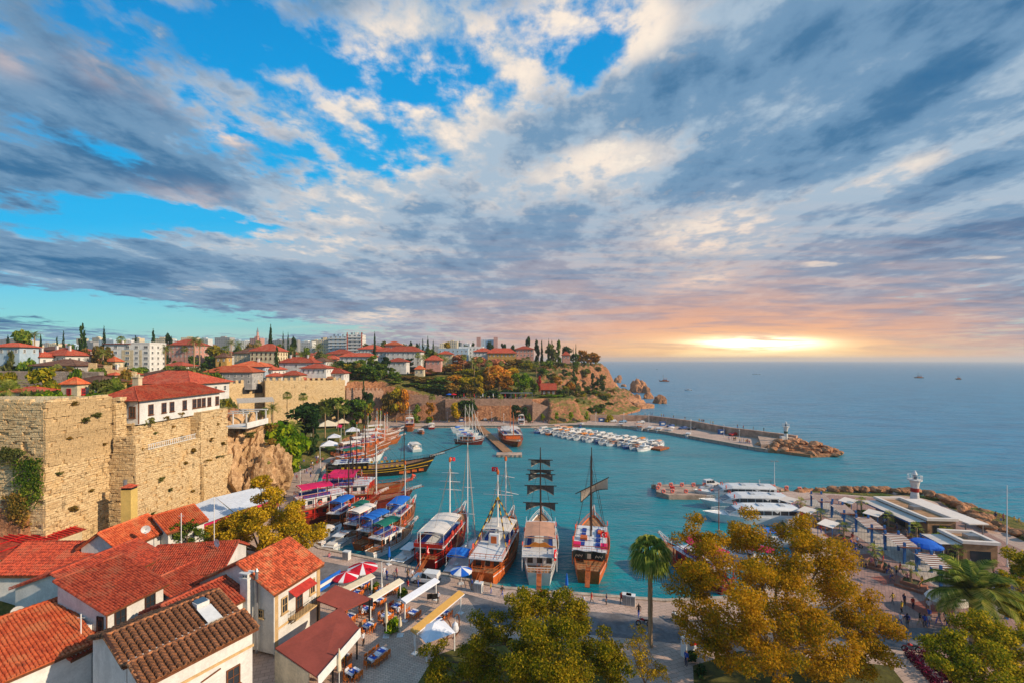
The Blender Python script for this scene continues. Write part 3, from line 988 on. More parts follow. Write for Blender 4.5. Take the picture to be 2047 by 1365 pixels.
def date_palm_parts(seed, nf=30, nl=16, arch=1.0):
 """crown of long arching feather fronds, unit radius about 0.5"""
 key = ('date', seed, nf, nl)
 if key in PALM_MESH:
  return PALM_MESH[key]
 r = random.Random(seed)
 vs, fs = [], []
 for i in range(nf):
  az = i * 2.399 + r.uniform(-.25, .25)
  el = R(78 - 92 * (i / nf)) + r.uniform(-.1, .1)
  L = 0.56 * r.uniform(0.85, 1.08)
  h = Vector((math.cos(az), math.sin(az), 0))
  side = Vector((-h.y, h.x, 0))
  pts = []
  for k in range(nl + 1):
   s = k / nl
   e = el - arch * 1.35 * s * s
   if k == 0:
    p = Vector((0, 0, 0))
   else:
    p = pts[-1] + (h * math.cos(e) + Vector((0, 0, math.sin(e)))) * (L / nl)
   pts.append(p)
  for k in range(nl):
   b = len(vs)
   w = side * 0.007
   vs += [pts[k] - w, pts[k] + w, pts[k + 1] + w * .7, pts[k + 1] - w * .7]
   fs.append((b, b + 1, b + 2, b + 3))
   if k == 0:
    continue
   ll = 0.13 * math.sin(PI * (0.12 + 0.86 * k / nl)) + 0.02
   fw = (pts[k + 1] - pts[k]).normalized()
   for sg in (-1, 1):
    for sub in (0, 0.5):
     base = pts[k].lerp(pts[k + 1], sub)
     tip = base + (side * sg * 0.8 + fw * 0.65).normalized() * ll + Vector((0, 0, -0.028))
     wv = fw * 0.008
     b = len(vs)
     vs += [base - wv, base + wv, tip + wv * .3, tip - wv * .3]
     fs.append((b, b + 1, b + 2, b + 3))
 me = np_mesh('palm_crown', np.array([tuple(v) for v in vs]), np.array(fs), [LEAF['palm']])
 at = me.attributes.new('tint', 'FLOAT', 'FACE')
 at.data.foreach_set('value', np.random.RandomState(seed).uniform(0, 1, len(fs)).astype(np.float32))
 PALM_MESH[key] = me
 return me
def palm_trunk_mesh():
 if 'trunk' not in PALM_MESH:
  tb = MB()
  n = 12
  pts = [(0.02 * math.sin(i * .5), 0, i / n) for i in range(n + 1)]
  tb.tube(pts, [0.5 * (1.25 if i == 0 else 1.0) * (1.0 if i % 2 else 0.86) for i in range(n + 1)], 7)
  PALM_MESH['trunk'] = tb.mesh('trunk', PALM_T)
 return PALM_MESH['trunk']
TN = {'round': 'broadleaf_tree', 'oval': 'broadleaf_tree', 'bush': 'bush', 'cypress': 'cypress_tree', 'pine': 'pine_tree'}
TC = {'round': 'tree', 'oval': 'tree', 'bush': 'bush', 'cypress': 'cypress', 'pine': 'pine'}
CW = {'green': 'mid green', 'dark': 'dark green', 'bright': 'bright green', 'olive': 'grey-green olive', 'yellowgreen': 'yellow-green', 'gold': 'golden yellow',
'orange': 'orange autumn', 'rust': 'rust-pink', 'brown': 'brown-green', 'red': 'dark red'}
FW = {'round': 'round tree', 'oval': 'upright tree', 'bush': 'leafy bush', 'cypress': 'pointed cypress', 'pine': 'layered pine'}
def tree(form, colour, u, vtop, wpx, Y, where, base=None, what=None):
 x = (u - U0) * Y / F_PX
 z0 = gz(x, Y) if base is None else base
 zt = EYE - (vtop - V0) * Y / F_PX
 h = max(zt - z0, 2.0)
 w = S(wpx, Y) * 1.12
 if form == 'round' and h > w * 1.9 and base is None:      # root hidden behind what stands in front: keep natural proportions
  z0 = zt - w * 1.9 if zt - w * 1.9 > z0 else z0
  h = zt - z0
 t = empty(TN[form], (x, Y, z0), rng.uniform(0, 6.28), cat=TC[form])
 cm, tm = tree_meshes(form, colour, rng.randrange(3))
 sz = h * (1.0 if form != 'cypress' else 1.0)
 link('crown', cm, t, scale=(w, w, sz))
 link('trunk', tm, t, scale=(max(w, h * .45), max(w, h * .45), sz))
 in_series(t, u, what or f'{CW[colour]} {FW[form]}', where)
 return t
def palm(kind, u, vtop, wpx, Y, where, base=None, what=None, seed=None):
 x = (u - U0) * Y / F_PX
 z0 = gz(x, Y) if base is None else base
 w = S(wpx, Y) * 1.05
 zc = EYE - (vtop - V0) * Y / F_PX - w * 0.42
 h = max(zc - z0, 1.2)
 t = empty('palm_tree', (x, Y, z0), rng.uniform(0, 6.28), cat='palm')
 sd = rng.randrange(3) if seed is None else seed
 cm = fan_palm_parts(sd) if kind == 'fan' else date_palm_parts(sd, 26, 9)
 link('crown', cm, t, (0, 0, h), scale=(w, w, w))
 tr = max(0.18, 0.035 * w + 0.012 * h) * (1.0 if kind == 'fan' else 1.4)
 link('trunk', palm_trunk_mesh(), t, scale=(tr * 2 * .5, tr * 2 * .5, h))
 in_series(t, u, what or ('fan palm' if kind == 'fan' else 'feathery date palm'), where)
 return t
# ------------------------------------------------------------------ trees of the old town and the headland
W1 = 'among the roofs at the left'
for a in [('pine', 'green', 37, 664, 62, 210), ('cypress', 'dark', 81, 671, 10, 260), ('cypress', 'dark', 114, 674, 9, 300), ('cypress', 'dark', 127, 664, 9, 290),
('cypress', 'dark', 165, 650, 27, 250), ('cypress', 'dark', 208, 655, 13, 250), ('cypress', 'dark', 306, 660, 14, 300), ('cypress', 'dark', 271, 673, 12, 300),
('oval', 'dark', 337, 668, 16, 330), ('round', 'brown', 166, 694, 32, 225), ('round', 'brown', 205, 690, 42, 215), ('bush', 'olive', 127, 721, 58, 150),
('round', 'yellowgreen', 90, 733, 66, 118), ('round', 'green', 53, 710, 38, 160), ('round', 'olive', 357, 727, 34, 245), ('bush', 'olive', 385, 729, 40, 243),
('bush', 'green', 330, 728, 34, 250), ('bush', 'olive', 415, 732, 36, 240), ('round', 'yellowgreen', 435, 689, 48, 330), ('round', 'green', 420, 711, 40, 290),
('bush', 'bright', 90, 775, 44, 92), ('bush', 'bright', 112, 779, 34, 90), ('bush', 'bright', 175, 774, 44, 93), ('bush', 'green', 325, 757, 26, 122),
('bush', 'yellowgreen', 465, 788, 48, 128), ('bush', 'green', 490, 784, 52, 132), ('round', 'olive', 452, 780, 40, 150), ('round', 'green', 480, 690, 26, 360),
('round', 'brown', 505, 682, 30, 380), ('cypress', 'dark', 16, 672, 14, 300), ('oval', 'green', 140, 683, 18, 300), ('oval', 'brown', 250, 692, 20, 320),
('round', 'green', 360, 686, 22, 340), ('round', 'green', 300, 694, 24, 280), ('oval', 'olive', 20, 700, 24, 190), ('bush', 'green', 60, 738, 30, 135), ('round', 'green', 30, 757, 46, 104), ('bush', 'olive', 62, 765, 50, 98), ('round', 'olive', 205, 756, 44, 104), ('round', 'green', 225, 748, 36, 112), ('bush', 'green', 120, 770, 40, 94), ('round', 'yellowgreen', 12, 742, 40, 118), ('oval', 'green', 150, 738, 28, 123), ('round', 'green', 192, 734, 40, 140), ('round', 'brown', 245, 736, 36, 140), ('bush', 'green', 275, 750, 44, 125), ('round', 'green', 340, 742, 44, 140), ('round', 'olive', 395, 742, 48, 180), ('round', 'green', 425, 735, 44, 190)]:
 tree(*a, W1)
for a in [('date', 69, 660, 24, 240), ('fan', 242, 671, 18, 330), ('date', 331, 686, 27, 262), ('date', 388, 671, 27, 280), ('date', 399, 674, 27, 285), ('date', 462, 677, 24, 330),
('date', 478, 680, 24, 340), ('date', 18, 753, 58, 84), ('date', 238, 753, 72, 86), ('date', 206, 694, 28, 210), ('fan', 450, 690, 20, 350), ('fan', 370, 690, 16, 330)]:
 palm(*a, W1)
W2 = 'among the old town roofs behind the battlements'
for a in [('cypress', 'dark', 541, 652, 15, 330), ('cypress', 'dark', 566, 665, 7, 350), ('cypress', 'dark', 576, 667, 7, 350), ('oval', 'dark', 586, 672, 17, 360),
('cypress', 'dark', 553, 693, 15, 246), ('cypress', 'dark', 749, 665, 10, 330), ('pine', 'green', 716, 720, 40, 275), ('pine', 'green', 744, 708, 27, 285),
('pine', 'dark', 769, 713, 31, 282), ('round', 'green', 560, 688, 26, 350), ('round', 'brown', 520, 690, 22, 380), ('round', 'green', 610, 690, 20, 370),
('round', 'olive', 640, 700, 22, 340), ('round', 'green', 690, 700, 16, 350), ('oval', 'olive', 735, 686, 30, 420), ('round', 'olive', 770, 682, 26, 450),
('round', 'olive', 800, 686, 34, 430), ('oval', 'dark', 820, 684, 12, 400), ('oval', 'dark', 832, 682, 12, 410), ('cypress', 'dark', 838, 686, 9, 345),
('cypress', 'dark', 845, 679, 9, 340), ('cypress', 'dark', 855, 674, 10, 340), ('cypress', 'dark', 866, 681, 8, 345), ('round', 'gold', 894, 681, 14, 420),
('cypress', 'dark', 919, 683, 7, 430), ('oval', 'dark', 932, 686, 14, 450), ('oval', 'dark', 947, 684, 14, 450), ('round', 'dark', 980, 680, 15, 430),
('oval', 'dark', 1005, 683, 18, 440), ('oval', 'dark', 1024, 688, 16, 440), ('round', 'green', 860, 696, 30, 350), ('oval', 'green', 826, 700, 26, 340),
('round', 'yellowgreen', 872, 702, 22, 345), ('bush', 'green', 780, 712, 26, 345), ('pine', 'dark', 818, 715, 26, 318), ('oval', 'green', 795, 727, 22, 312),
('round', 'green', 700, 745, 22, 270), ('bush', 'olive', 530, 742, 24, 240), ('round', 'olive', 512, 708, 22, 330)]:
 tree(*a, W2)
for a in [('date', 584, 691, 22, 335), ('date', 600, 701, 20, 320), ('date', 636, 684, 30, 350), ('date', 651, 704, 27, 300), ('date', 666, 721, 29, 280), ('fan', 516, 680, 16, 400),
('date', 525, 696, 20, 340)]:
 palm(*a, W2)
W3 = 'on the wooded slope above the harbour terrace'
for a in [('round', 'rust', 800, 735, 44, 318), ('round', 'rust', 842, 741, 44, 306), ('round', 'brown', 862, 735, 52, 312), ('round', 'brown', 888, 731, 58, 318),
('round', 'orange', 905, 727, 52, 322), ('round', 'yellowgreen', 932, 734, 48, 312), ('oval', 'gold', 955, 750, 30, 280), ('round', 'orange', 997, 729, 78, 300),
('round', 'rust', 920, 708, 54, 345), ('round', 'rust', 952, 712, 56, 342), ('round', 'rust', 985, 716, 58, 338), ('round', 'brown', 1014, 718, 44, 340),
('round', 'brown', 815, 750, 50, 290), ('round', 'brown', 850, 752, 54, 288), ('round', 'green', 872, 750, 48, 286), ('round', 'orange', 905, 748, 50, 285),
('round', 'yellowgreen', 930, 752, 40, 283), ('round', 'green', 822, 765, 42, 277), ('round', 'green', 850, 766, 42, 276), ('round', 'dark', 878, 765, 40, 276),
('round', 'brown', 905, 766, 40, 276), ('round', 'brown', 790, 752, 40, 288), ('round', 'brown', 772, 758, 30, 284), ('round', 'yellowgreen', 966, 736, 40, 306),
('round', 'orange', 977, 748, 34, 286), ('round', 'gold', 1022, 734, 40, 318), ('oval', 'bright', 1036, 742, 38, 286), ('round', 'bright', 1048, 744, 30, 288),
('oval', 'green', 1068, 757, 28, 280), ('round', 'orange', 1010, 752, 36, 284), ('round', 'brown', 940, 764, 34, 277), ('bush', 'green', 790, 770, 40, 274),
('round', 'yellowgreen', 1052, 722, 34, 345), ('round', 'brown', 1035, 716, 36, 350), ('round', 'rust', 780, 738, 34, 310), ('bush', 'dark', 920, 774, 40, 274),
('bush', 'dark', 985, 776, 44, 274), ('bush', 'dark', 1020, 776, 44, 274), ('round', 'olive', 1075, 735, 30, 350)]:
 tree(*a, W3)
for a in [('fan', 835, 704, 14, 322), ('date', 846, 706, 22, 318), ('date', 882, 705, 24, 335), ('date', 890, 712, 18, 330), ('fan', 927, 707, 15, 330), ('date', 944, 711, 20, 315),
('date', 948, 722, 20, 300), ('fan', 959, 711, 16, 320), ('fan', 977, 718, 18, 290), ('fan', 1002, 720, 14, 325), ('fan', 1055, 712, 14, 350), ('fan', 1072, 722, 15, 325),
('fan', 1046, 714, 12, 345)]:
 palm(*a, W3)
W4 = 'on the rocky headland'
for a in [('oval', 'dark', 1056, 674, 15, 385), ('oval', 'dark', 1074, 678, 15, 385), ('cypress', 'dark', 1083, 680, 8, 385), ('cypress', 'dark', 1097, 679, 8, 390), ('cypress', 'dark', 1103, 680, 7, 390),
('oval', 'olive', 1104, 687, 36, 380), ('oval', 'green', 1118, 681, 16, 390), ('round', 'dark', 1136, 692, 32, 405), ('cypress', 'dark', 1151, 687, 4, 410), ('cypress', 'dark', 1146, 696, 4, 410),
('round', 'orange', 1180, 702, 40, 418), ('round', 'orange', 1163, 699, 26, 415), ('round', 'yellowgreen', 1190, 712, 18, 420), ('oval', 'green', 1152, 706, 14, 395), ('bush', 'green', 1093, 715, 26, 365),
('bush', 'olive', 1120, 722, 22, 372), ('round', 'orange', 1115, 751, 20, 320), ('oval', 'red', 1077, 750, 12, 300), ('oval', 'dark', 1128, 738, 17, 350), ('cypress', 'dark', 1147, 736, 15, 360),
('oval', 'dark', 1186, 745, 14, 378), ('pine', 'dark', 1193, 758, 22, 355), ('pine', 'dark', 1206, 768, 13, 350), ('round', 'orange', 1141, 762, 20, 318), ('round', 'olive', 1156, 768, 16, 318),
('bush', 'green', 1186, 778, 28, 325), ('bush', 'yellowgreen', 1200, 784, 28, 320), ('bush', 'olive', 1217, 786, 18, 325), ('bush', 'olive', 1168, 736, 18, 385), ('oval', 'green', 1150, 726, 14, 380),
('bush', 'green', 1090, 788, 30, 275), ('bush', 'bright', 1108, 787, 30, 277), ('bush', 'green', 1124, 790, 24, 280), ('bush', 'yellowgreen', 1165, 786, 24, 312), ('oval', 'olive', 1168, 760, 12, 345),
('bush', 'olive', 1205, 745, 16, 395), ('bush', 'olive', 1140, 778, 24, 305), ('bush', 'green', 1176, 770, 18, 340), ('round', 'green', 1086, 735, 24, 335), ('bush', 'green', 1100, 772, 26, 292),
('bush', 'olive', 1196, 730, 16, 405), ('bush', 'yellowgreen', 1130, 770, 16, 310)]:
 tree(*a, W4)
W5 = 'on the green bank below the battlements'
for a in [('round', 'dark', 600, 806, 98, 172), ('round', 'bright', 566, 832, 100, 132), ('round', 'bright', 548, 848, 50, 128), ('round', 'bright', 572, 870, 74, 124), ('oval', 'dark', 626, 826, 30, 165),
('round', 'green', 705, 793, 62, 232), ('round', 'green', 672, 792, 56, 236), ('oval', 'green', 708, 838, 26, 212), ('cypress', 'dark', 727, 758, 12, 250), ('oval', 'dark', 733, 778, 34, 248),
('oval', 'dark', 716, 788, 20, 246), ('cypress', 'dark', 532, 819, 9, 135), ('bush', 'gold', 512, 838, 22, 122), ('bush', 'olive', 505, 850, 20, 119), ('bush', 'green', 530, 858, 24, 122),
('round', 'yellowgreen', 730, 800, 40, 240), ('bush', 'dark', 620, 868, 30, 160), ('round', 'olive', 650, 796, 40, 238), ('bush', 'green', 515, 868, 18, 121)]:
 tree(*a, W5)
for a in [('date', 650, 810, 30, 190), ('date', 586, 836, 40, 145), ('fan', 676, 804, 15, 205), ('fan', 688, 811, 18, 200), ('fan', 574, 781, 21, 205), ('fan', 606, 783, 21, 215), ('date', 545, 803, 32, 150),
('fan', 530, 812, 20, 140)]:
 palm(*a, W5)
W6 = 'at the foot of the far harbour wall'
for a in [('round', 'yellowgreen', 790, 773, 42, 261), ('round', 'orange', 806, 776, 30, 260), ('round', 'brown', 778, 780, 30, 260), ('round', 'dark', 934, 793, 44, 258), ('round', 'gold', 911, 803, 25, 254),
('oval', 'orange', 859, 800, 22, 254), ('oval', 'green', 832, 807, 22, 254), ('bush', 'green', 828, 830, 22, 252), ('bush', 'green', 857, 832, 20, 252), ('round', 'dark', 1032, 808, 24, 255),
('round', 'dark', 1047, 812, 18, 255), ('round', 'bright', 1085, 824, 9, 252), ('round', 'bright', 1113, 823, 9, 252), ('round', 'bright', 1142, 820, 11, 252), ('round', 'bright', 1172, 821, 10, 254),
('bush', 'yellowgreen', 1217, 822, 26, 257), ('bush', 'green', 1057, 822, 12, 254), ('bush', 'bright', 1347, 841, 10, 240), ('round', 'bright', 758, 817, 12, 240)]:
 tree(*a, W6)
palm('fan', 864, 786, 16, 260, W6)
palm('fan', 1000, 786, 14, 256, W6)
# small trees one cannot tell apart, scattered between the far houses
k = 0
r_ = random.Random(3)
while k < 48:
 u = r_.uniform(0, 1010); Y = r_.uniform(380, 820)
 x = (u - U0) * Y / F_PX
 if sdist(np.array([x]), np.array([Y]), PLATEAU)[0] < 8:
  continue
 z = gz(x, Y)
 h = r_.uniform(6, 11)
 form = r_.choice(['round', 'oval', 'oval', 'cypress', 'pine'])
 colr = 'dark' if form in ('cypress', 'pine') else r_.choice(['green', 'olive', 'brown', 'dark'])
 wpx = {'cypress': 0.28}.get(form, 0.85) * h * F_PX / Y
 vt = V0 + (EYE - z - h) * F_PX / Y
 tree(form, colr, u, vt, wpx, Y, 'far back among the town houses')
 k += 1
r_ = random.Random(8)
k = 0
while k < 100:
 u = r_.uniform(0, 860); Y = r_.uniform(150, 400)
 x = (u - U0) * Y / F_PX
 if sdist(np.array([x]), np.array([Y]), PLATEAU)[0] < 9:
  continue
 z = gz(x, Y)
 form = r_.choice(['round', 'round', 'bush', 'bush', 'oval', 'cypress'])
 colr = 'dark' if form == 'cypress' else r_.choice(['green', 'olive', 'yellowgreen', 'brown', 'green', 'dark'])
 h = {'bush': r_.uniform(3, 5), 'cypress': r_.uniform(8, 12)}.get(form, r_.uniform(6, 9.5))
 wpx = {'cypress': 0.24, 'bush': 1.5}.get(form, 0.95) * h * F_PX / Y
 tree(form, colr, u, V0 + (EYE - z - h) * F_PX / Y, wpx, Y, 'in gardens between near town houses')
 k += 1
for k in range(116):
 u = r_.uniform(690, 800) if k < 38 else r_.uniform(1090, 1225)
 Y = r_.uniform(268, 322) if k < 38 else r_.uniform(275, 400)
 x = (u - U0) * Y / F_PX
 z = gz(x, Y)
 if z < 3:
  continue
 form = r_.choice(['round', 'bush', 'oval']) if k < 38 else r_.choice(['bush', 'bush', 'oval'])
 h = r_.uniform(6, 11) if k < 38 else r_.uniform(2.2, 5)
 tree(form, r_.choice(['green', 'olive', 'brown', 'yellowgreen', 'dark']), u, V0 + (EYE - z - h) * F_PX / Y, h * F_PX / Y * (1.4 if form == 'bush' else .95), Y, 'left of wooded slope' if k < 38 else 'on headland slope')
for k in range(46):
 u = r_.uniform(0, 480); Y = r_.choice([r_.uniform(92, 126), r_.uniform(130, 230)]); x = (u - U0) * Y / F_PX
 if sdist(np.array([x]), np.array([Y]), PLATEAU)[0] < 5:
  continue
 z = gz(x, Y); h = r_.uniform(4.5, 7) if Y < 127 else r_.uniform(8.5, 12); form = r_.choice(['round', 'bush', 'round', 'oval'])
 tree(form, r_.choice(['green', 'olive', 'yellowgreen', 'brown', 'green']), u, V0 + (EYE - z - h) * F_PX / Y, h * F_PX / Y * (1.5 if form == 'bush' else 1.05), Y, 'among the nearest roofs behind the old wall')
# ================================================================== houses
def window_mesh(w, h, frame, glass, bars=1, depth=0.10, shutter=None):
 key = ('win', w, h, frame.name, glass.name, bars)
 if key in TREE_MESH:
  return TREE_MESH[key]
 mb = MB()
 t = 0.12
 mb.b2(-w / 2, w / 2, -depth, 0.02, 0, t); mb.b2(-w / 2, w / 2, -depth, 0.02, h - t, h)
 mb.b2(-w / 2, -w / 2 + t, -depth, 0.02, t, h - t); mb.b2(w / 2 - t, w / 2, -depth, 0.02, t, h - t)
 for i in range(bars):
  x = -w / 2 + w * (i + 1) / (bars + 1)
  mb.b2(x - .03, x + .03, -depth * .8, 0.0, t, h - t)
 mb.b2(-w / 2 + t, w / 2 - t, -depth * .7, -0.01, h * .5 - .03, h * .5 + .03)
 mb.b2(-w / 2 - .1, w / 2 + .1, -depth - .12, 0.0, -0.10, -0.002)
 fr = mb.mesh('window', frame)
 g = MB()
 g.b2(-w / 2 + t, w / 2 - t, -depth * .45, -0.02, t, h - t)
 TREE_MESH[key] = (fr, g.mesh('pane', glass))
 return TREE_MESH[key]
def add_window(parent, x, y, z, rz, w=1.1, h=1.5, frame=None, glass=None, bars=1, pane=True):
 fr, gl = window_mesh(w, h, frame or FRAME_W, glass or GLASS, bars)
 o = link('window', fr, parent, (x, y, z), rz)
 link('pane', gl, o)
 return o
def hip_roof(w, d, h, ov=0.6, th=0.18, gable=False, ridge_mat=True):
 """hip or gable roof over a w x d plan, eaves at z = 0; slot 0 tiles, slot 1 boards under the eaves, slot 2 ridge tiles"""
 W, D = w / 2 + ov, d / 2 + ov
 mb = MB()
 alongx = w >= d
 if gable:
  r = (W, 0.0) if alongx else (0.0, D)
 else:
  r = (max(W - D, 0.05), 0.0) if alongx else (0.0, max(D - W, 0.05))
 A, B, C_, D_ = (-W, -D, 0), (W, -D, 0), (W, D, 0), (-W, D, 0)
 r0, r1 = (-r[0], -r[1], h), (r[0], r[1], h)
 if alongx:
  mb.add([A, B, r1, r0], [(0, 1, 2, 3)]); mb.add([C_, D_, r0, r1], [(0, 1, 2, 3)])
  mb.add([B, C_, r1], [(0, 1, 2)]); mb.add([D_, A, r0], [(0, 1, 2)])
 else:
  mb.add([A, B, r0], [(0, 1, 2)]); mb.add([C_, D_, r1], [(0, 1, 2)])
  mb.add([B, C_, r1, r0], [(0, 1, 2, 3)]); mb.add([D_, A, r0, r1], [(0, 1, 2, 3)])
 mb.cur = 1
 mb.b2(-W, W, -D, D, -th, -0.004)
 mb.cur = 2
 rr = 0.16
 mb.bar(r0, r1, rr, rr)
 if not gable:
  pairs = ((A, r0), (D_, r0), (B, r1), (C_, r1)) if alongx else ((A, r0), (B, r0), (C_, r1), (D_, r1))
  for a, b in pairs:
   mb.bar(a, b, rr, rr * .8)
 return mb
def house(u, veave, wpx, Y, wallpx, roofpx, wall, roof, where, dratio=0.8, rz=0.0, gable=False, chimneys=0, what=None, label=None, group=True, depth=None,
name='house', flat=False, win=(1.1, 1.5), frame=None, wrows=None, cols=None, base=None, frac=1.0):
 x = (u - U0) * Y / F_PX
 w = S(wpx, Y); d = depth or w * dratio
 ze = EYE - (veave - V0) * Y / F_PX
 rh = S(roofpx, Y)
 yc = Y + d / 2
 g = base if base is not None else min(gz(x, yc), gz(x - w / 2, Y), gz(x + w / 2, Y))
 hh = max(min(ze - g + 0.6, S(wallpx, Y) + 3.5), S(wallpx, Y))
 z0 = ze - hh
 t = empty(name, (x, yc, z0), rz, cat='building' if flat else 'house')
 wb = MB()
 wb.b2(-w / 2, w / 2, -d / 2, d / 2, 0, hh)
 if flat:
  wb.b2(-w / 2 - .05, w / 2 + .05, -d / 2 - .05, -d / 2 + .2, hh, hh + 0.7); wb.b2(-w / 2 - .05, w / 2 + .05, d / 2 - .2, d / 2 + .05, hh, hh + 0.7)
  wb.b2(-w / 2 - .05, -w / 2 + .2, -d / 2 + .2, d / 2 - .2, hh, hh + 0.7); wb.b2(w / 2 - .2, w / 2 + .05, -d / 2 + .2, d / 2 - .2, hh, hh + 0.7)
 wb.build('wall', wall, t)
 if not flat:
  rb = hip_roof(w, d, rh * 1.25, ov=min(0.9, 0.09 * w), gable=gable)
  ro = rb.build('roof', [roof, WOOD, roof], t, (0, 0, hh + 0.19))
  for c in range(chimneys):
   cx = (-0.25 + 0.5 * c) * w if chimneys > 1 else 0.18 * w
   cb = MB(); cb.b2(-.4, .4, -.35, .35, 0, rh * 1.25 + 0.9); cb.b2(-.5, .5, -.45, .45, rh * 1.25 + 0.9, rh * 1.25 + 1.1)
   cb.build('chimney', WHITE, ro, (cx, -0.1 * d, 0.1))
 fl = 3.0
 vis = S(wallpx, Y)
 rows = wrows or max(1, int(round(vis / fl)))
 n = cols or max(1, min(7, int(w / 2.7)))
 ww, wh = win
 for r in range(rows):
  zz = hh - 0.75 - wh - r * (fl if rows > 1 else 3)
  if zz < 0.2:
   break
  for c in range(n):
   add_window(t, -w / 2 + w * (c + .5) / n * frac, -d / 2, zz, 0, ww, wh, frame)
  m = max(1, min(4, int(d / 3.2)))
  for c in range(m):
   add_window(t, w / 2, -d / 2 + d * (c + .5) / m, zz, PI / 2, ww, wh, frame)
   if u > 900:
    add_window(t, -w / 2, -d / 2 + d * (c + .5) / m, zz, -PI / 2, ww, wh, frame)
 if label:
  t['label'] = label
  if group and isinstance(group, str): t['group'] = group
 else:
  in_series(t, u, what or 'house with a red tiled roof', where)
 return t
OLD = 'old town'
house(8, 694, 52, 190, 20, 7, BLUEW, TILE, OLD, label='pale green-grey house with low red roof at the left edge beside a big pine', rz=.1)
house(108, 711, 62, 205, 12, 12, WHITE, TILE, OLD, chimneys=2, label='white house with red hipped roof and two white chimneys, left of the apartment block', rz=-.15)
house(66, 714, 38, 200, 12, 10, WHITE, TILE, OLD, chimneys=1, label='smaller white red-roofed house joined to the two-chimney house', rz=-.15)
house(85, 700, 60, 240, 6, 6, GREYW, TILE_B, OLD, label='long low house with a dark brown roof behind the two-chimney house')
house(105, 731, 78, 158, 8, 10, GREYW, TILE_B, OLD, label='low building under a wide dark brown roof above the olive bush', rz=.1)
house(172, 737, 40, 165, 16, 4, WHITE, TILE_B, OLD, label='plain white walled house with flat brown roof left of the apartment block', rz=.2)
house(217, 723, 25, 235, 14, 9, CREAM, TILE_O, OLD, label='small cream house with orange roof touching the white apartment block')
house(210, 750, 60, 150, 8, 11, CREAM, TILE, OLD, chimneys=1, label='low house with broad red roof below the white apartment block', rz=-.2)
house(305, 752, 84, 160, 6, 9, CREAM, TILE_B, OLD, label='house with old brown tiled roof behind the big red roof', rz=.15)
house(318, 768, 150, 118, 8, 20, WHITE, TILE, OLD, chimneys=0, label='house with very large red roof behind the long white house on the wall', rz=-.12, dratio=0.7)
house(176, 764, 66, 112, 16, 9, YELLOWW, TILE_B, OLD, label='yellow house with dark brown hipped roof behind the left tower', rz=-.1, frame=FRAME_W)
house(138, 769, 32, 101, 20, 11, CREAM, TILE_O, OLD, label='cream house with orange roof and red shutters behind the left tower', win=(.9, 1.5), frame=RED)
house(40, 784, 60, 100, 8, 7, CREAM, TILE, OLD, label='low red-roofed house behind the tower parapet at far left', rz=.1)
house(362, 690, 56, 330, 26, 10, PINK, TILE_D, OLD, label='pink four-storey house with red roof between palms', wrows=3)
house(442, 714, 22, 285, 7, 7, OCHRE, TILE_B, OLD, label='small brown-roofed pavilion house among green trees')
house(494, 706, 52, 310, 16, 9, CREAM, TILE_B, OLD, label='cream house with arched windows and brown roof left of tall cypress', win=(.9, 1.8))
house(492, 733, 66, 234, 8, 9, BLUEW, TILE_O, OLD, label='pale blue-white house with orange roof above the battlements', chimneys=1, rz=.1)
house(455, 744, 92, 222, 20, 10, GREYW, TILE_O, OLD, label='long grey-white house with low orange-red roof behind the left battlements', dratio=.5, rz=.06)
house(527, 702, 54, 300, 20, 12, CREAM, TILE, OLD, label='big timber-fronted house with steep red hipped roof beside the tallest cypress', frame=WOOD, win=(.9, 1.7))
house(522, 739, 54, 240, 12, 10, WHITE, TILE, OLD, label='white house with solar panels on its red roof above the arches', rz=-.1)
house(545, 752, 34, 236, 9, 5, WHITE, TILE, OLD, label='small white house left of the mid cypress just above the battlements')
house(592, 725, 70, 254, 23, 9, WHITE, TILE, OLD, chimneys=2, label='large plain white house with two lilac-white chimneys right of the mid cypress', cols=3, dratio=.5)
house(627, 736, 50, 246, 15, 7, WHITE, TILE, OLD, label='white house with red hipped roof stepping forward from the two-chimney house')
house(580, 750, 36, 238, 8, 7, CREAM, TILE, OLD, label='small cream house with red roof standing right above the battlements')
house(594, 760, 32, 240, 3, 6, CREAM, TILE, OLD, label='low red roof peeping over the battlements', cols=1)
house(640, 757, 38, 246, 4, 6, CREAM, TILE_OLD, OLD, label='low house with weathered grey-brown roof over the battlements', cols=2)
house(668, 746, 38, 253, 12, 8, WHITE, TILE_D, OLD, label='white house with dark red roof at the right end of the battlements', chimneys=0)
house(696, 752, 24, 272, 7, 9, PINK, TILE_D, OLD, label='small pink house with dark red roof beside the pines')
house(713, 713, 68, 300, 12, 6, WHITE, TILE, OLD, label='white house with long red roof in front of the tower blocks', dratio=.4)
house(676, 708, 48, 330, 8, 8, CREAM, TILE, OLD, label='red-roofed cream house left of the tower blocks')
house(740, 698, 48, 365, 10, 7, WHITE, TILE, OLD, label='white house with red hipped roof below the lone cypress')
house(766, 703, 48, 332, 14, 7, WHITE, TILE, OLD, label='white hotel wing with red roof and rows of windows, left of two', wrows=2)
house(806, 703, 70, 326, 20, 9, WHITE, TILE, OLD, label='white three-storey hotel with red roof and many windows', wrows=3, dratio=.5)
house(785, 690, 30, 345, 6, 6, PINK, TILE_O, OLD, label='raised red-roofed attic storey behind the white hotel')
house(793, 723, 38, 296, 13, 6, WHITE, TILE_D, OLD, label='white house with dark red roof below the white hotel')
house(866, 720, 30, 306, 12, 8, PINK, TILE, OLD, label='pink house with red hipped roof among palms')
house(838, 738, 18, 296, 3, 6, CREAM, TILE_O, OLD, label='orange roof of a small house half hidden by autumn trees')
house(890, 708, 28, 340, 11, 5, CREAM, TILE_D, OLD, label='cream house with low dark red roof right of the palms')
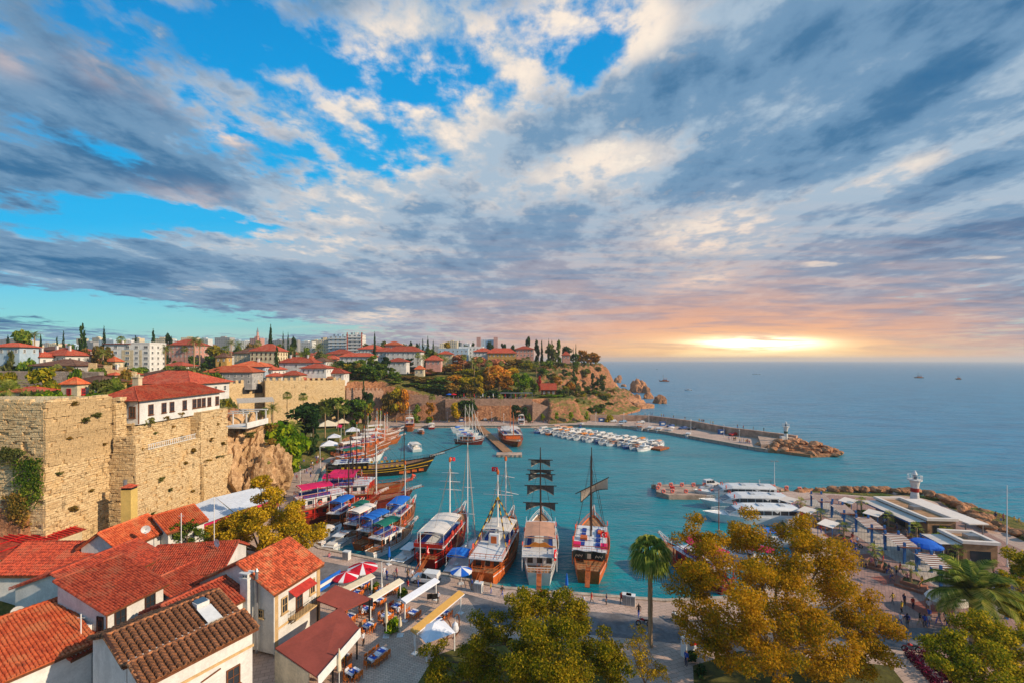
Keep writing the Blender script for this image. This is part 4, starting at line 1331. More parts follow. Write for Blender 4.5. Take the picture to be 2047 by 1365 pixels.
house(906, 698, 60, 372, 16, 3, BLUEW, TILE_D, OLD, flat=True, label='flat-roofed blue-grey building behind the autumn trees')
house(941, 694, 48, 380, 18, 3, WHITE, TILE_D, OLD, flat=True, label='flat-roofed white building with stepped terraces on the ridge')
house(966, 703, 38, 362, 10, 6, WHITE, TILE, OLD, label='white house with red roof beside the flat white building')
house(1003, 706, 56, 352, 8, 8, OCHRE, TILE_D, OLD, label='restaurant with long dark red roof and orange front on the ridge', dratio=.4)
house(1049, 698, 36, 362, 14, 5, PINK, TILE, OLD, label='pink villa with red roof by the dark conifers on headland')
house(1132, 710, 15, 388, 8, 6, PINK, TILE_D, OLD, label='little pink villa with red roof on the headland top')
house(1097, 779, 28, 284, 9, 10, WOOD, TILE_D, OLD, label='timber cafe house with red gabled roof at the end of the terrace', gable=True)
# white apartment block in the middle of the old town
def apartment():
 Y = 250
 t = empty('apartment_block', Q(272, 747, Y + 6), 0.06, 'white five-storey apartment block with pale blue balconies above the red roofs', 'apartment block')
 W, D, Hh = S(86, Y), 13.0, 16.5
 mb = MB(); mb.b2(-W / 2, W / 2, -D / 2, D / 2, -3, Hh)
 mb.build('wall', WHITE, t)
 mb = MB(); mb.b2(-W * .12, W * .14, -D / 2 - .08, -D / 2 - .003, -3, Hh - 3.2); mb.b2(W * .27, W * .33, -D / 2 - .08, -D / 2 - .003, -3, Hh - 3.2)
 mb.build('facade_panel', CREAM, t)
 fl = 3.0
 for r in range(5):
  for c, xx in enumerate((-W * .25, 0.01 * W, W * .21, W * .42)):
   add_window(t, xx, -D / 2 - (.09 if c in (1,) else 0), Hh - 2.4 - r * fl, 0, 2.2 if c in (1, 3) else 1.7, 1.5, FRAME_W, GLASS_B if r else GLASS)
  for c in range(3):
   add_window(t, W / 2, -D / 2 + D * (c + .5) / 3, Hh - 2.4 - r * fl, PI / 2, 1.5, 1.5)
  b = MB(); b.b2(-W / 2 - .02, -W * .34, -D / 2 - 1.3, -D / 2 - .003, 0, .15); b.b2(-W / 2 - .02, -W * .34, -D / 2 - 1.3, -D / 2 - 1.2, .15, 1.0)
  b.build('balcony', BLUEW, t, (0, 0, Hh - 3.2 - r * fl))
 rb = MB(); rb.b2(-W / 2 - .4, W * .08, -D / 2 - .9, D / 2 + .3, Hh + .01, Hh + .28)
 rb.build('roof_slab', TILE_D, t)
 pb = MB(); pb.b2(W * .1, W / 2 + .1, -D / 2 - .1, -D / 2 + .2, Hh + .01, Hh + 1.0); pb.b2(W / 2 - .2, W / 2 + .1, -D / 2 + .2, D / 2, Hh + .01, Hh + 1.0)
 pb.build('parapet', WHITE, t)
 for i, xx in enumerate((-W * .3, -W * .1)):
  tb = MB(); tb.lathe([(0.55, 0), (0.55, 1.5), (0.1, 1.7)], 8, (xx, 0, Hh + .3)); tb.build('water_tank', WMETAL, t)
def tower_block(u0, u1, vtop, vbase, Y, wall, band, label, bands, cols=3, nm='tower_block', tanks=True):
 W = S(u1 - u0, Y); D = W * .8
 zt = EYE - (vtop - V0) * Y / F_PX; zb = EYE - (vbase - V0) * Y / F_PX - 8
 t = empty(nm, ((((u0 + u1) / 2) - U0) * Y / F_PX, Y + D / 2, zb), 0, label, 'apartment block')
 h = zt - zb
 mb = MB(); mb.b2(-W / 2, W / 2, -D / 2, D / 2, 0, h); mb.build('wall', wall, t)
 nfl = int(h / 3.1)
 for r in range(nfl):
  z = h - (r + 1) * 3.1
  if band is not None:
   bb = MB(); bb.b2(-W / 2 - .15, W / 2 + .15, -D / 2 - 1.2, -D / 2 - .003, 0, .9); bb.build('balcony', band, t, (0, 0, z))
  for c in range(cols):
   add_window(t, -W / 2 + W * (c + .5) / cols, -D / 2, z + 1.05, 0, min(2.0, W / cols * .6), 1.6, FRAME_W, GLASS_B)
   add_window(t, W / 2, -D / 2 + D * (c + .5) / cols, z + 1.05, PI / 2, 1.4, 1.4, FRAME_W, GLASS)
 if bands:
  for fx in (-.5, .5):
   bb = MB(); bb.b2(fx * W - .5, fx * W + .5, -D / 2 - 1.4, -D / 2 - 1.21, 0, h + 2); bb.build('orange_pier', M('orange_plaster', lin(214, 92, 52), .85), t)
 if tanks:
  for i in range(4):
   tb = MB(); x0 = -W * .35 + i * W * .23
   tb.tube([(x0 - .9, 0, h + 1.6), (x0 + .9, 0, h + 1.6)], .6, 8); tb.b2(x0 - .6, x0 + .6, -.1, .1, h, h + 1.0)
   tb.build('roof_tank', METAL, t)
  mb = MB(); mb.b2(-1.5, 1.5, -1.5, 1.5, h, h + 2.6); mb.build('stair_head', wall, t)
 return t
apartment()
tower_block(638, 656, 679, 704, 480, CREAM, None, 'cream flat block left of the tall towers on the skyline', False, 4)
tower_block(657, 694, 672, 706, 470, BLUEW, WMETAL, 'pale blue-grey balcony tower block with roof tanks on the skyline', False, 4)
tower_block(695, 724, 669, 708, 450, WHITE, WMETAL, 'white tower block with orange corner piers, tallest on the skyline', True, 3)
# twin-towered hotel far behind
t = tower_block(958, 990, 679, 694, 900, BLUEW, None, 'far grey hotel slab between two pinkish stair towers on the skyline', False, 6, 'hotel_block', False)
for u in (956, 990):
 mb = MB(); w = S(8, 900); h = S(30, 900)
 mb.b2(-w / 2, w / 2, -w / 2, w / 2, 0, h)
 mb.build('stair_tower', PINK, t, ((u - 973) * 900 / F_PX, -S(16, 900) + 2, S(-2, 900)))
# minaret
Y = 540
t = empty('minaret', Q(515, 700, Y), 0, 'slim brick minaret with pointed cap left of the tallest cypress', 'minaret')
mb = MB(); mb.lathe([(2.0, -4), (2.0, 6), (1.5, 8), (1.35, 15), (2.1, 15.6), (2.1, 16.6), (1.2, 16.7), (1.1, 21)], 10); mb.build('shaft', PINK, t)
mb = MB(); mb.lathe([(1.35, 21), (0.05, 27)], 10); mb.build('cap', METAL, t)
# houses between the named ones, each its own house
r_ = random.Random(21)
HPOS = [(o.location.x, o.location.y) for o in COL.objects if o.parent is None and o.get('category') in ('house', 'building', 'apartment block')]
cnt = 0; tries = 0
VARI = [('white', WHITE), ('white', WHITE), ('cream', CREAM), ('pink', PINK), ('grey', GREYW)]
RV = [('red', TILE), ('red', TILE), ('dark red', TILE_D), ('orange', TILE_O), ('brown', TILE_B)]
while cnt < 96 and tries < 6000:
 tries += 1
 Y = r_.choice([r_.uniform(230, 420), r_.uniform(300, 720)]); u = r_.uniform(5, 1010)
 x = (u - U0) * Y / F_PX
 if sdist(np.array([x]), np.array([Y]), PLATEAU)[0] < 12 or any((x - a) ** 2 + (y_ - Y) ** 2 < 15 ** 2 for a, y_ in HPOS):
  continue
 if u > 760 and Y < 345:
  continue
 HPOS.append((x, Y)); cnt += 1
 w = r_.uniform(9, 16); st = r_.choice([1, 2, 2, 3])
 wn, wm = r_.choice(VARI); rn, rm = r_.choice(RV)
 zone = ('behind the white apartment block' if u < 330 else 'between apartment block and minaret' if u < 525 else 'between minaret and tower blocks' if u < 720 else 'behind the white hotel')
 far = 'far' if Y > 400 else 'near'
 ze = gz(x, Y) + 3.1 * st
 house(u, V0 + (EYE - ze) * F_PX / Y, w * F_PX / Y, Y, 3.0 * st * F_PX / Y, 2.1 * F_PX / Y, wm, rm, zone, rz=r_.uniform(-.5, .5), wrows=st,
 what=f'{far} {wn} house with {rn} roof', cols=2 if Y > 450 else 3, dratio=r_.uniform(.65, 1.0))
# city blocks along the horizon
for i in range(64):
 u = 12 + i * 15.6 + r_.uniform(-6, 6)
 Y = r_.uniform(800, 1350)
 if 940 < u < 1010:
  continue
 w = r_.uniform(16, 34); x = (u - U0) * Y / F_PX
 vt = r_.uniform(675, 690) + (3 if u > 560 else 0)
 zt = EYE - (vt - V0) * Y / F_PX
 h = zt - 40
 wn, wm = r_.choice([('white', WHITE), ('cream', CREAM), ('pink', PINK), ('grey', GREYW), ('pale blue', BLUEW)])
 t = empty('city_block', (x, Y, 40), r_.uniform(-.2, .2), cat='apartment block')
 mb = MB(); mb.b2(-w / 2, w / 2, -7, 7, 0, h); mb.b2(-w * .2, w * .1, -3, 3, h, h + 2.5); mb.build('wall', wm, t)
 mb = MB()
 for z in np.arange(h - 2.4, 2, -3.1):
  for c in range(int(w / 4)):
   mb.b2(-w / 2 + 4 * c + 1.0, -w / 2 + 4 * c + 3.0, -7.06, -6.99, z, z + 1.5)
 o = mb.build('window_grid', GLASS_B, t); o['kind'] = 'stuff'
 zone = ('on the skyline at the left' if u < 330 else 'on the skyline left of minaret' if u < 515 else 'on the skyline right of minaret' if u < 650 else 'on the skyline right of tower blocks')
 in_series(t, u, f'distant {wn} apartment block', zone)
# garden trees in front of the houses
for o in [o for o in COL.objects if o.parent is None and o.get('category') == 'house' and 190 < o.location.y < 560]:
 for k in range(r_.choice([1, 1, 2])):
  Y = o.location.y - r_.uniform(7, 12); x = o.location.x + r_.uniform(-9, 9)
  if sdist(np.array([x]), np.array([Y]), PLATEAU)[0] < 4:
   continue
  z = gz(x, Y); form = r_.choice(['round', 'round', 'bush', 'oval', 'pine']); h = r_.uniform(3.5, 6.5); u = x / Y * F_PX + U0
  tree(form, r_.choice(['green', 'olive', 'yellowgreen', 'brown', 'dark', 'green']), u, V0 + (EYE - z - h) * F_PX / Y, h * F_PX / Y * (1.4 if form == 'bush' else 1.0), Y, 'before houses ' + ('left of the minaret' if u < 515 else 'right of the minaret'))
# ================================================================== old walls
def stones_on(parent, o, d, length, z0, z1, nrm, mat, sw=0.75, sh=0.38, seed=0, singles=0, gap=0.014, cap=None):
 """courses of uneven stones standing proud of the wall core; the first few hundred are parts, the rest one mesh"""
 r = random.Random(seed)
 mb = MB()
 d = Vector((d[0], d[1], 0)).normalized(); n = Vector((nrm[0], nrm[1], 0)).normalized()
 ang = math.atan2(d.y, d.x)
 n_single = 0
 proto = []
 if singles:
  for i in range(6):
   pb = MB(); pb.box((0, 0, 0), (1, 1, 1), 0, r.uniform(.86, .97))
   pm = pb.mesh('stone', mat)
   rr = np.random.RandomState(seed + i)
   co = np.array([v.co[:] for v in pm.vertices]) + rr.uniform(-.05, .05, (8, 3))
   pm.vertices.foreach_set('co', co.astype(np.float32).ravel())
   proto.append(pm)
 z = z0
 row = 0
 while z < z1 - 0.1:
  h = sh * r.uniform(.6, 1.5)
  x = -r.uniform(0, sw * .6)
  while x < length - 0.1:
   w = sw * r.uniform(.4, 1.9)
   xa, xb = max(x, 0.0), min(x + w, length)
   if xb - xa > .12 and r.random() > .07:
    p = r.uniform(-0.07, 0.055)
    c = Vector((o[0], o[1], 0)) + d * ((xa + xb) / 2) + n * (p - .15)
    sz = (xb - xa - gap, 0.36, min(h, z1 - z) - gap)
    top = cap(x) if cap else 1e9
    if z + h <= top:
     if n_single < singles and z > z1 - 9.5:
      s = link('stone', r.choice(proto), parent, (c.x, c.y, z + h / 2), ang, sz)
      n_single += 1
     else:
      if mnoise.noise(Vector((x * .35 + seed * 5, z * .5, seed))) < .42: mb.box((c.x, c.y, z + h / 2 + r.uniform(-.07, .07)), sz, ang + r.uniform(-.02, .02), r.uniform(.88, 1.0))
   x += w
  z += h
  row += 1
 if mb.v:
  s = mb.build('stone_courses', mat, parent)
  s['kind'] = 'stuff'
def old_block(name, label, x0, x1, y0, y1, z0, z1, seed, singles=0, faces='xy', mat=None, cat='wall', jag=0.5):
 """masonry mass with stone courses on its +X and -Y faces and a broken top"""
 t = empty(name, ((x0 + x1) / 2, (y0 + y1) / 2, z0), 0, label, cat)
 off = t.location
 mb = MB()
 mb.b2(x0 + .3, x1 - .25, y0 + .25, y1 - .1, z0, z1)
 r = random.Random(seed)
 c = mb.mesh('wall_core', mat or STONE)
 co = np.array([v.co[:] for v in c.vertices], np.float32) - np.array(off, np.float32)
 c.vertices.foreach_set('co', co.ravel())
 link('wall_core', c, t)
 h = z1 - z0
 if 'x' in faces:
  stones_on(t, (x1 - off.x, y0 - off.y + .02), (0, 1), y1 - y0 - .04, 0, h, (1, 0), mat or STONE, seed=seed, singles=singles)
 if 'y' in faces:
  stones_on(t, (x0 - off.x, y0 - off.y), (1, 0), x1 - x0 - .2, 0, h, (0, -1), mat or STONE, seed=seed + 9, singles=singles // 2)
# ragged top course
 tb = MB()
 y = y0
 while y < y1:
  w = r.uniform(.5, 1.2)
  if jag and r.random() < .8:
   tb.box((x1 - .55 - off.x, y + w / 2 - off.y, h + .16 * jag), (r.uniform(.7, 1.0), w, r.uniform(.2, 1.3) * jag), r.uniform(-.1, .1), .9)
  y += w
 x = x0
 while x < x1:
  w = r.uniform(.5, 1.2)
  if jag and r.random() < .8 and 'y' in faces:
   tb.box((x + w / 2 - off.x, y0 + .5 - off.y, h + .16 * jag), (w, r.uniform(.7, 1.0), r.uniform(.2, 1.3) * jag), r.uniform(-.1, .1), .9)
  x += w
 if tb.v:
  tb.build('broken_top', mat or STONE, t)
 return t
old_block('wall_tower', 'tall square tower of golden rubble masonry at far left with ivy', -92, -67.7, 66, 77.1, 4, 29.9, 1, 300, cat='tower')
old_block('wall_pier', 'narrow upright pier joined to the right edge of the tall tower', -74, -67.2, 77.15, 79.4, 5, 29.3, 2, 0)
old_block('curtain_wall', 'old masonry wall carrying the long white house', -75, -66, 79.45, 93.5, 6, 24.9, 3, 0, jag=0)
old_block('wall_buttress', 'thick lower buttress with railing in front of the curtain wall', -70, -63.3, 76.5, 92.4, 5, 20.2, 4, 0, jag=.2)
old_block('buttress_parapet', 'raised dark parapet block on the near end of the buttress', -67.1, -63.4, 76.6, 77.9, 20.3, 22.8, 5, 0, jag=.5)
old_block('wall_pilaster', 'tall stone pilaster under the right end of the long white house', -75, -64.0, 93.55, 102.5, 6, 25.2, 6, 0, jag=0)
old_block('footing_wall', 'low sloping masonry footing at the base of the pilaster', -68, -62.6, 92.45, 102.0, 5, 14.6, 7, 0, jag=.6)
# railing on the buttress terrace
t = empty('terrace_railing', (-63.5, 85, 20.25), 0, 'white balustrade along the buttress terrace', 'railing')
for z, n in ((1.0, 'top_rail'), (.15, 'bottom_rail')):
 mb = MB(); mb.bar((0, -5.6, z), (0, 6.4, z), .12, .1); mb.build(n, FRAME_W, t)
mb = MB(); mb.b2(-.04, .04, -.05, .05, .2, .95)
pm = mb.mesh('baluster', FRAME_W)
for i in range(24):
 link('baluster', pm, t, (0, -5.4 + i * .5, 0))
# dry grass on ledges, weeds in the joints
for i, (x, y, z, s) in enumerate([(-65.8, 82, 24.9, 2.2), (-65.9, 86, 24.9, 2.4), (-66.0, 90, 24.9, 2.2), (-63.4, 99, 14.7, 1.6), (-63.4, 95, 14.7, 1.6), (-64.2, 79, 20.3, 1.2),
(-67.6, 72, 26.5, 1.3), (-67.6, 69.5, 24, .9), (-67.5, 73, 15, .8), (-67.6, 68, 19, .8), (-67.6, 75.5, 22, .8), (-67.6, 70.5, 29.2, 1.1),
(-63.2, 84, 12, 1.0), (-63.2, 88, 16, 1.1), (-63.2, 90, 10, .9), (-65.9, 84, 22.5, .9), (-65.9, 88.5, 23, .9), (-63.9, 99, 22, .9), (-63.2, 80, 9, .9), (-57.6, 106, 12, 2.2), (-58.5, 110, 16, 2.6), (-58, 112, 9, 2.4), (-60, 113, 19, 3.2), (-57.5, 104, 6, 1.8), (-61, 106, 18.5, 2.4), (-59, 115, 13, 2.8), (-67.6, 70, 13, 1.4), (-67.6, 74, 27, 1.5), (-65.9, 91, 20.5, 1.3), (-63.9, 96.5, 19, 1.4), (-63.2, 82, 14.5, 1.4), (-63.1, 90, 18, 1.5), (-63.9, 100.5, 17.5, 1.2)]):
 cm, tm = tree_meshes('bush', 'bright' if 18 < i < 26 and i % 2 else 'brown' if i % 3 else 'olive', i % 3)
 t = empty('weed_tuft', (x, y, z - .2 * s), i, cat='plant')
 link('leaf_crown', cm, t, scale=(s * 1.2, s * 1.2, s * .7)); link('stem', tm, t, scale=s * .6)
 in_series(t, (x / y) * F_PX + U0, 'bright green tuft' if 18 < i < 26 and i % 2 else 'dry brown-green tuft', 'on the cliff rock' if 18 < i < 26 else 'growing from the old walls')
# ivy hanging on the tower's shaded face
for i, (u, v, w, h, n) in enumerate([(60, 968, 3.2, 7.5, 1500), (32, 1022, 3.6, 5.0, 1300), (12, 915, 2.2, 3.0, 350), (30, 905, 2.6, 1.0, 260)]):
 p = Q(u, v, 65.7)
 r2 = np.random.RandomState(40 + i)
# hanging strands that fan out downwards
 k = r2.randint(0, 16, n)
 sx = r2.normal(0, w * .28, 16); sl = r2.uniform(.4, 1.0, 16); st = r2.uniform(-.2, .5, 16)
 f = r2.uniform(0, 1, n)
 c = np.column_stack([sx[k] + st[k] * f * 1.5 + r2.normal(0, .22 + .2 * f, n), -r2.uniform(.05, .32, n), h * (.5 - f * sl[k]) + r2.normal(0, .15, n)])
 m = leaf_cloud('ivy_leaves', c, np.tile([0, -1, .3], (n, 1)), .34, LEAF[('green', 'brown', 'olive', 'olive')[i]], 50 + i, flat=1.2)
 o = link('ivy', m, None, p)
 tag(o, ['large green ivy patch hanging near the right edge of the tower', 'reddish ivy spreading low on the tower at the left edge', 'small ivy clump high on the tower at the picture edge',
 'thin ivy strand running sideways across the tower'][i], 'ivy')
# rock outcrop right of the old walls
def rock_mesh(name, size, seed, mat, sub=3, rough=.35):
 bm = bmesh.new()
 bmesh.ops.create_icosphere(bm, subdivisions=sub, radius=1.0)
 o = Vector((seed * 3.7, seed * 1.3, 0))
 for v in bm.verts:
  n = v.co.normalized()
  k = mnoise.noise(n * 1.3 + o) * rough + mnoise.noise(n * 3.1 + o) * rough * .5 + mnoise.noise(n * 7.3 + o) * rough * .25
  q = abs(mnoise.noise(n * 2.2 + o * 2)) * rough * .6 + abs(mnoise.noise(n * 5.1 + o * 3)) * rough * .45 + abs(mnoise.noise(n * 11 + o)) * rough * .22
  v.co = n * (1.08 + k - q)
  v.co = Vector((v.co.x * size[0], v.co.y * size[1], v.co.z * size[2]))
 me = bpy.data.meshes.new(name)
 bm.to_mesh(me); bm.free()
 me.materials.append(mat)
 return me
tag(link('rock_outcrop', rock_mesh('rock_outcrop', (6.4, 8.0, 12.5), 3, ROCK_C, 5, .5), None, (-64.5, 110.5, 9.0), .3), 'tall rugged cliff rock right of the old walls with green tufts', 'rock')
tag(link('rock_outcrop', rock_mesh('rock_outcrop', (4.2, 4.4, 9), 8, ROCK_C, 5, .5), None, (-60.6, 106.5, 6.0), .3), 'lower rounded cliff rock in front of the tall one', 'rock')
tag(link('rock_outcrop', rock_mesh('rock_outcrop', (4.0, 5, 9), 12, ROCK_C, 5, .5), None, (-60.5, 114.5, 6.5), .9), 'narrow cliff rock behind the bright green tree', 'rock')
# the long white house on the wall
def long_house():
 x0, x1, y0, y1, z0, h = -72.5, -65.4, 79.6, 101.8, 25.0, 3.75
 t = empty('house', ((x0 + x1) / 2, (y0 + y1) / 2, z0), 0, 'long white house with red hipped roof and brown windows on top of the old wall', 'house')
 W, L = x1 - x0, y1 - y0
 mb = MB(); mb.b2(-W / 2, W / 2, -L / 2, L / 2, -.3, h); mb.build('wall', WHITE, t)
 ro = hip_roof(W, L, 2.3, .75).build('roof', [TILE, WOOD, TILE], t, (0, 0, h + .19))
 rb = MB()
 for sgn in (1,):
  n = 60
  for i in range(n):
   y = -L / 2 + L * (i + .5) / n
   lim = min(1.0, (L / 2 + .7 - abs(y)) / (W / 2 + .7))
   rb.bar((W / 2 + .7, y, .05), ((W / 2 + .7) * (1 - lim), y, 2.3 * lim + .03), .16, .1)
 rb.build('tile_row', TILE, ro).__setitem__('kind', 'stuff')
 cb = MB(); cb.b2(-.55, .55, -.45, .45, 0, 2.6); cb.b2(-.7, .7, -.6, .6, 2.6, 2.8)
 for i in (-.3, .3):
  cb.lathe([(.2, 0), (.16, .5)], 6, (i, 0, 2.8))
 cb.build('chimney', CREAM, ro, (-.6, -6.2, 1.2))
 mb = MB(); mb.b2(W / 2, W / 2 + .05, -L / 2, -L / 2 + .25, -.2, h - .05); mb.build('corner_board', WOOD, t)
 for y in (-8.3, -5.2, -3.2, .2, 3.0, 4.4, 5.8, 7.6, 10.2):
  add_window(t, W / 2, y, 1.1, PI / 2, 1.15, 1.9, WOOD, GLASS, 1)
 for x in (2.6, 1.0):
  add_window(t, x, -L / 2, .9, 0, 1.1, 2.0, WOOD, GLASS, 1)
long_house()
# white pergola terrace right of the long house
t = empty('pergola', (-63.5, 108, 20.6), 0, 'white pergola over a small terrace on the cliff rock', 'pergola')
mb = MB(); mb.b2(-4, 3, -4, 5, -.25, .1); mb.build('terrace_floor', WHITE, t)
for x in (-3, 2.6):
 for y in (-3.6, .5, 4.6):
  mb = MB(); mb.b2(-.12, .12, -.12, .12, 0, 3.0); mb.build('post', FRAME_W, t, (x, y, .1))
for y in (-3.6, .5, 4.6):
 mb = MB(); mb.b2(-3.6, 3.1, y - .12, y + .12, 3.1, 3.35); mb.build('beam', FRAME_W, t)
mb = MB(); mb.b2(2.9, 3.0, -4, 5, .1, 1.1); mb.build('parapet', WHITE, t)
# battlements of the old town
def battlement(name, label, p0, p1, zt0, zt1, zb, thick=2.0, merl=1.5, gapm=1.35, mh=1.5, mat=None, stones=True, seed=0, crenel=True):
 mat = mat or STONE
 p0, p1 = Vector((p0[0], p0[1], 0)), Vector((p1[0], p1[1], 0))
 d = (p1 - p0); L = d.length; d.normalize()
 ang = math.atan2(d.y, d.x)
 zt = min(zt0, zt1)
 t = empty(name, (p0.x, p0.y, zb), ang, label, 'wall')
 mb = MB()
 mb.add([(0, 0, 0), (L, 0, 0), (L, thick, 0), (0, thick, 0), (0, 0, zt0 - zb), (L, 0, zt1 - zb), (L, thick, zt1 - zb), (0, thick, zt0 - zb)],
 [(0, 3, 2, 1), (4, 5, 6, 7), (0, 1, 5, 4), (1, 2, 6, 5), (2, 3, 7, 6), (3, 0, 4, 7)])
 mb.build('wall_core', mat, t)
 if stones:
  stones_on(t, (0, 0.02), (1, 0), L, 0, zt - zb, (0, -1), mat, 1.3, .7, seed)
 if crenel:
  pb = MB(); pb.b2(-merl / 2, merl / 2, 0, .8, 0, mh); pm = pb.mesh('merlon', mat)
  x = merl * .6
  r = random.Random(seed + 4)
  while x < L - merl * .5:
   if r.random() > .06:
    link('merlon', pm, t, (x, .05, zt0 - zb + (zt1 - zt0) * x / L - .05), r.uniform(-.03, .03), (1, 1, r.uniform(.8, 1.08)))
   x += merl + gapm
 return t
wa = battlement('town_wall', 'crenellated golden town wall at the left behind the long white house', (-146, 197), (-126, 231), 24.6, 24.8, 4, merl=1.3, gapm=1.25, seed=11)
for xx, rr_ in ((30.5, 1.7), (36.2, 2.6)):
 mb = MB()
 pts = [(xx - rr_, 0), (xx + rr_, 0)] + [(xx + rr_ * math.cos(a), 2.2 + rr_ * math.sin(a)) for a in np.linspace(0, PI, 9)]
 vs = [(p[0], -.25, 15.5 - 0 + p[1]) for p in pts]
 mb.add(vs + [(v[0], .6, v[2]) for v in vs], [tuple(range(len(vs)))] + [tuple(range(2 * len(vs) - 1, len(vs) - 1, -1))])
 mb.build('arch_shade_sheet', BLACK, wa)  # black arched sheets on the wall stand in for the shade inside the arches
wb_ = battlement('town_wall', 'crenellated golden town wall projecting above the green bank', (-121.5, 225), (-91.5, 249.5), 25.9, 24.9, 2, merl=1.35, gapm=1.35, seed=12)
battlement('town_wall', 'short return wall at the left end of the projecting battlements', (-127, 233), (-121.8, 224.8), 25.6, 25.8, 4, 1.6, seed=13, crenel=False)
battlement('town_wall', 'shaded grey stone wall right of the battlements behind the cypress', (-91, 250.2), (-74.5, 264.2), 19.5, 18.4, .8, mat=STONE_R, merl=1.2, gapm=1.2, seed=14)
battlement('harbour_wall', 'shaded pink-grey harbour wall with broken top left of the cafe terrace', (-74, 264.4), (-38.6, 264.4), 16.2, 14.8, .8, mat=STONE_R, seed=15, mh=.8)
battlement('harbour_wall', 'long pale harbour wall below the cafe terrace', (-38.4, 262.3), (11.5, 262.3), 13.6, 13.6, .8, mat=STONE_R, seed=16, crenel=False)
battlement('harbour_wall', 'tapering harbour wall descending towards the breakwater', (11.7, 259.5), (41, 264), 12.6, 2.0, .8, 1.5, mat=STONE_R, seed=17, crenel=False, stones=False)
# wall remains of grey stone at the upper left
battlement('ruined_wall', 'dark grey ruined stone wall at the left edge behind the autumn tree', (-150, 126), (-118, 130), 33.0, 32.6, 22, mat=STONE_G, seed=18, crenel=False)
battlement('ruined_wall', 'broken golden ruin beside the olive bush', (-138, 148), (-126, 152), 33.6, 32.0, 22, mat=STONE, seed=19, merl=2, gapm=2)
# canopy below the arches
t = empty('canopy', (-120, 213, 12), .6, 'pale flat canopy roof below the arches of the town wall', 'canopy')
mb = MB(); mb.slab([(-7.5, -4, 4.6), (7.5, -4, 4.6), (7.5, 4, 6.2), (-7.5, 4, 6.2)], .2); mb.build('roof', M('canvas_grey', lin(196, 186, 172)), t)
for x in (-7, 7):
 for y in (-3.6, 3.6):
  mb = MB(); mb.b2(-.1, .1, -.1, .1, -6, 4.4 if y < 0 else 5.9); mb.build('post', METAL, t, (x, y, 0))
# ================================================================== foreground houses
def tile_mesh(pitch, length, mat, name='tile'):
 """one barrel tile, across x, up the slope along y"""
 key = (name, pitch, length, mat.name)
 if key in TREE_MESH:
  return TREE_MESH[key]
 mb = MB()
 r0, r1 = pitch * .46, pitch * .36
 n = 5
 vs = []
 for (r, y, dz) in ((r0, -length * .56, .035), (r1, length * .56, 0.0)):
  for k in range(n + 1):
   a = PI * k / n
   vs.append((r * math.cos(a), y, r * math.sin(a) * .9 + dz))
 for k in range(n + 1):
  a = PI * k / n
  vs.append((r0 * .72 * math.cos(a), -length * .56, r0 * .72 * math.sin(a) * .9 + .035))
 fs = [(k, k + 1, n + 2 + k, n + 1 + k) for k in range(n)] + [(k + 1, k, 2 * n + 2 + k, 2 * n + 3 + k) for k in range(n)]
 mb.add(vs, fs)
 TREE_MESH[key] = mb.mesh(name, mat, smooth=False)
 return TREE_MESH[key]
def tiled_slope(parent, e0, e1, r1, r0, mat, pitch=.34, tl=.45, singles=False, seed=0, hole=None):
 """barrel tiles over the slope with eave e0-e1 and ridge r0-r1 (in the parent's frame)"""
 e0, e1, r0, r1 = map(Vector, (e0, e1, r0, r1))
 ncol = max(2, int(((e1 - e0).length) / pitch))
 nrow = max(1, int((r0 - e0).length / tl))
 rr = random.Random(seed)
 tm = tile_mesh(pitch, tl, mat)
 mb = MB()
 count = 0
 base_v = [v.co.copy() for v in tm.vertices]; base_f = [tuple(p.vertices) for p in tm.polygons]
 for c in range(ncol):
  f = (c + .5) / ncol
  a, b = e0.lerp(e1, f), r0.lerp(r1, f)
  up = (b - a).normalized()
  ac = (e1 - e0).normalized()
  nn = ac.cross(up).normalized()
  if nn.z < 0:
   nn = -nn
  for k in range(nrow):
   g = (k + .5) / nrow
   if hole and hole[0] < f < hole[1] and hole[2] < g < hole[3]:
    continue
   p = a.lerp(b, g) + nn * (.03 + rr.uniform(-.012, .012)) + ac * rr.uniform(-.02, .02)
   m = Matrix((ac, up, nn)).transposed().to_4x4()
   m = m @ Matrix.Rotation(rr.uniform(-.05, .05), 4, 'Z')
   m.translation = p
   if singles:
    o = bpy.data.objects.new('tile', tm); COL.objects.link(o); o.parent = parent
    o.matrix_local = m
    count += 1
   else:
    mb.add([m @ v for v in base_v], base_f)
 if not singles:
  o = mb.build('tile_rows', mat, parent); o['kind'] = 'stuff'
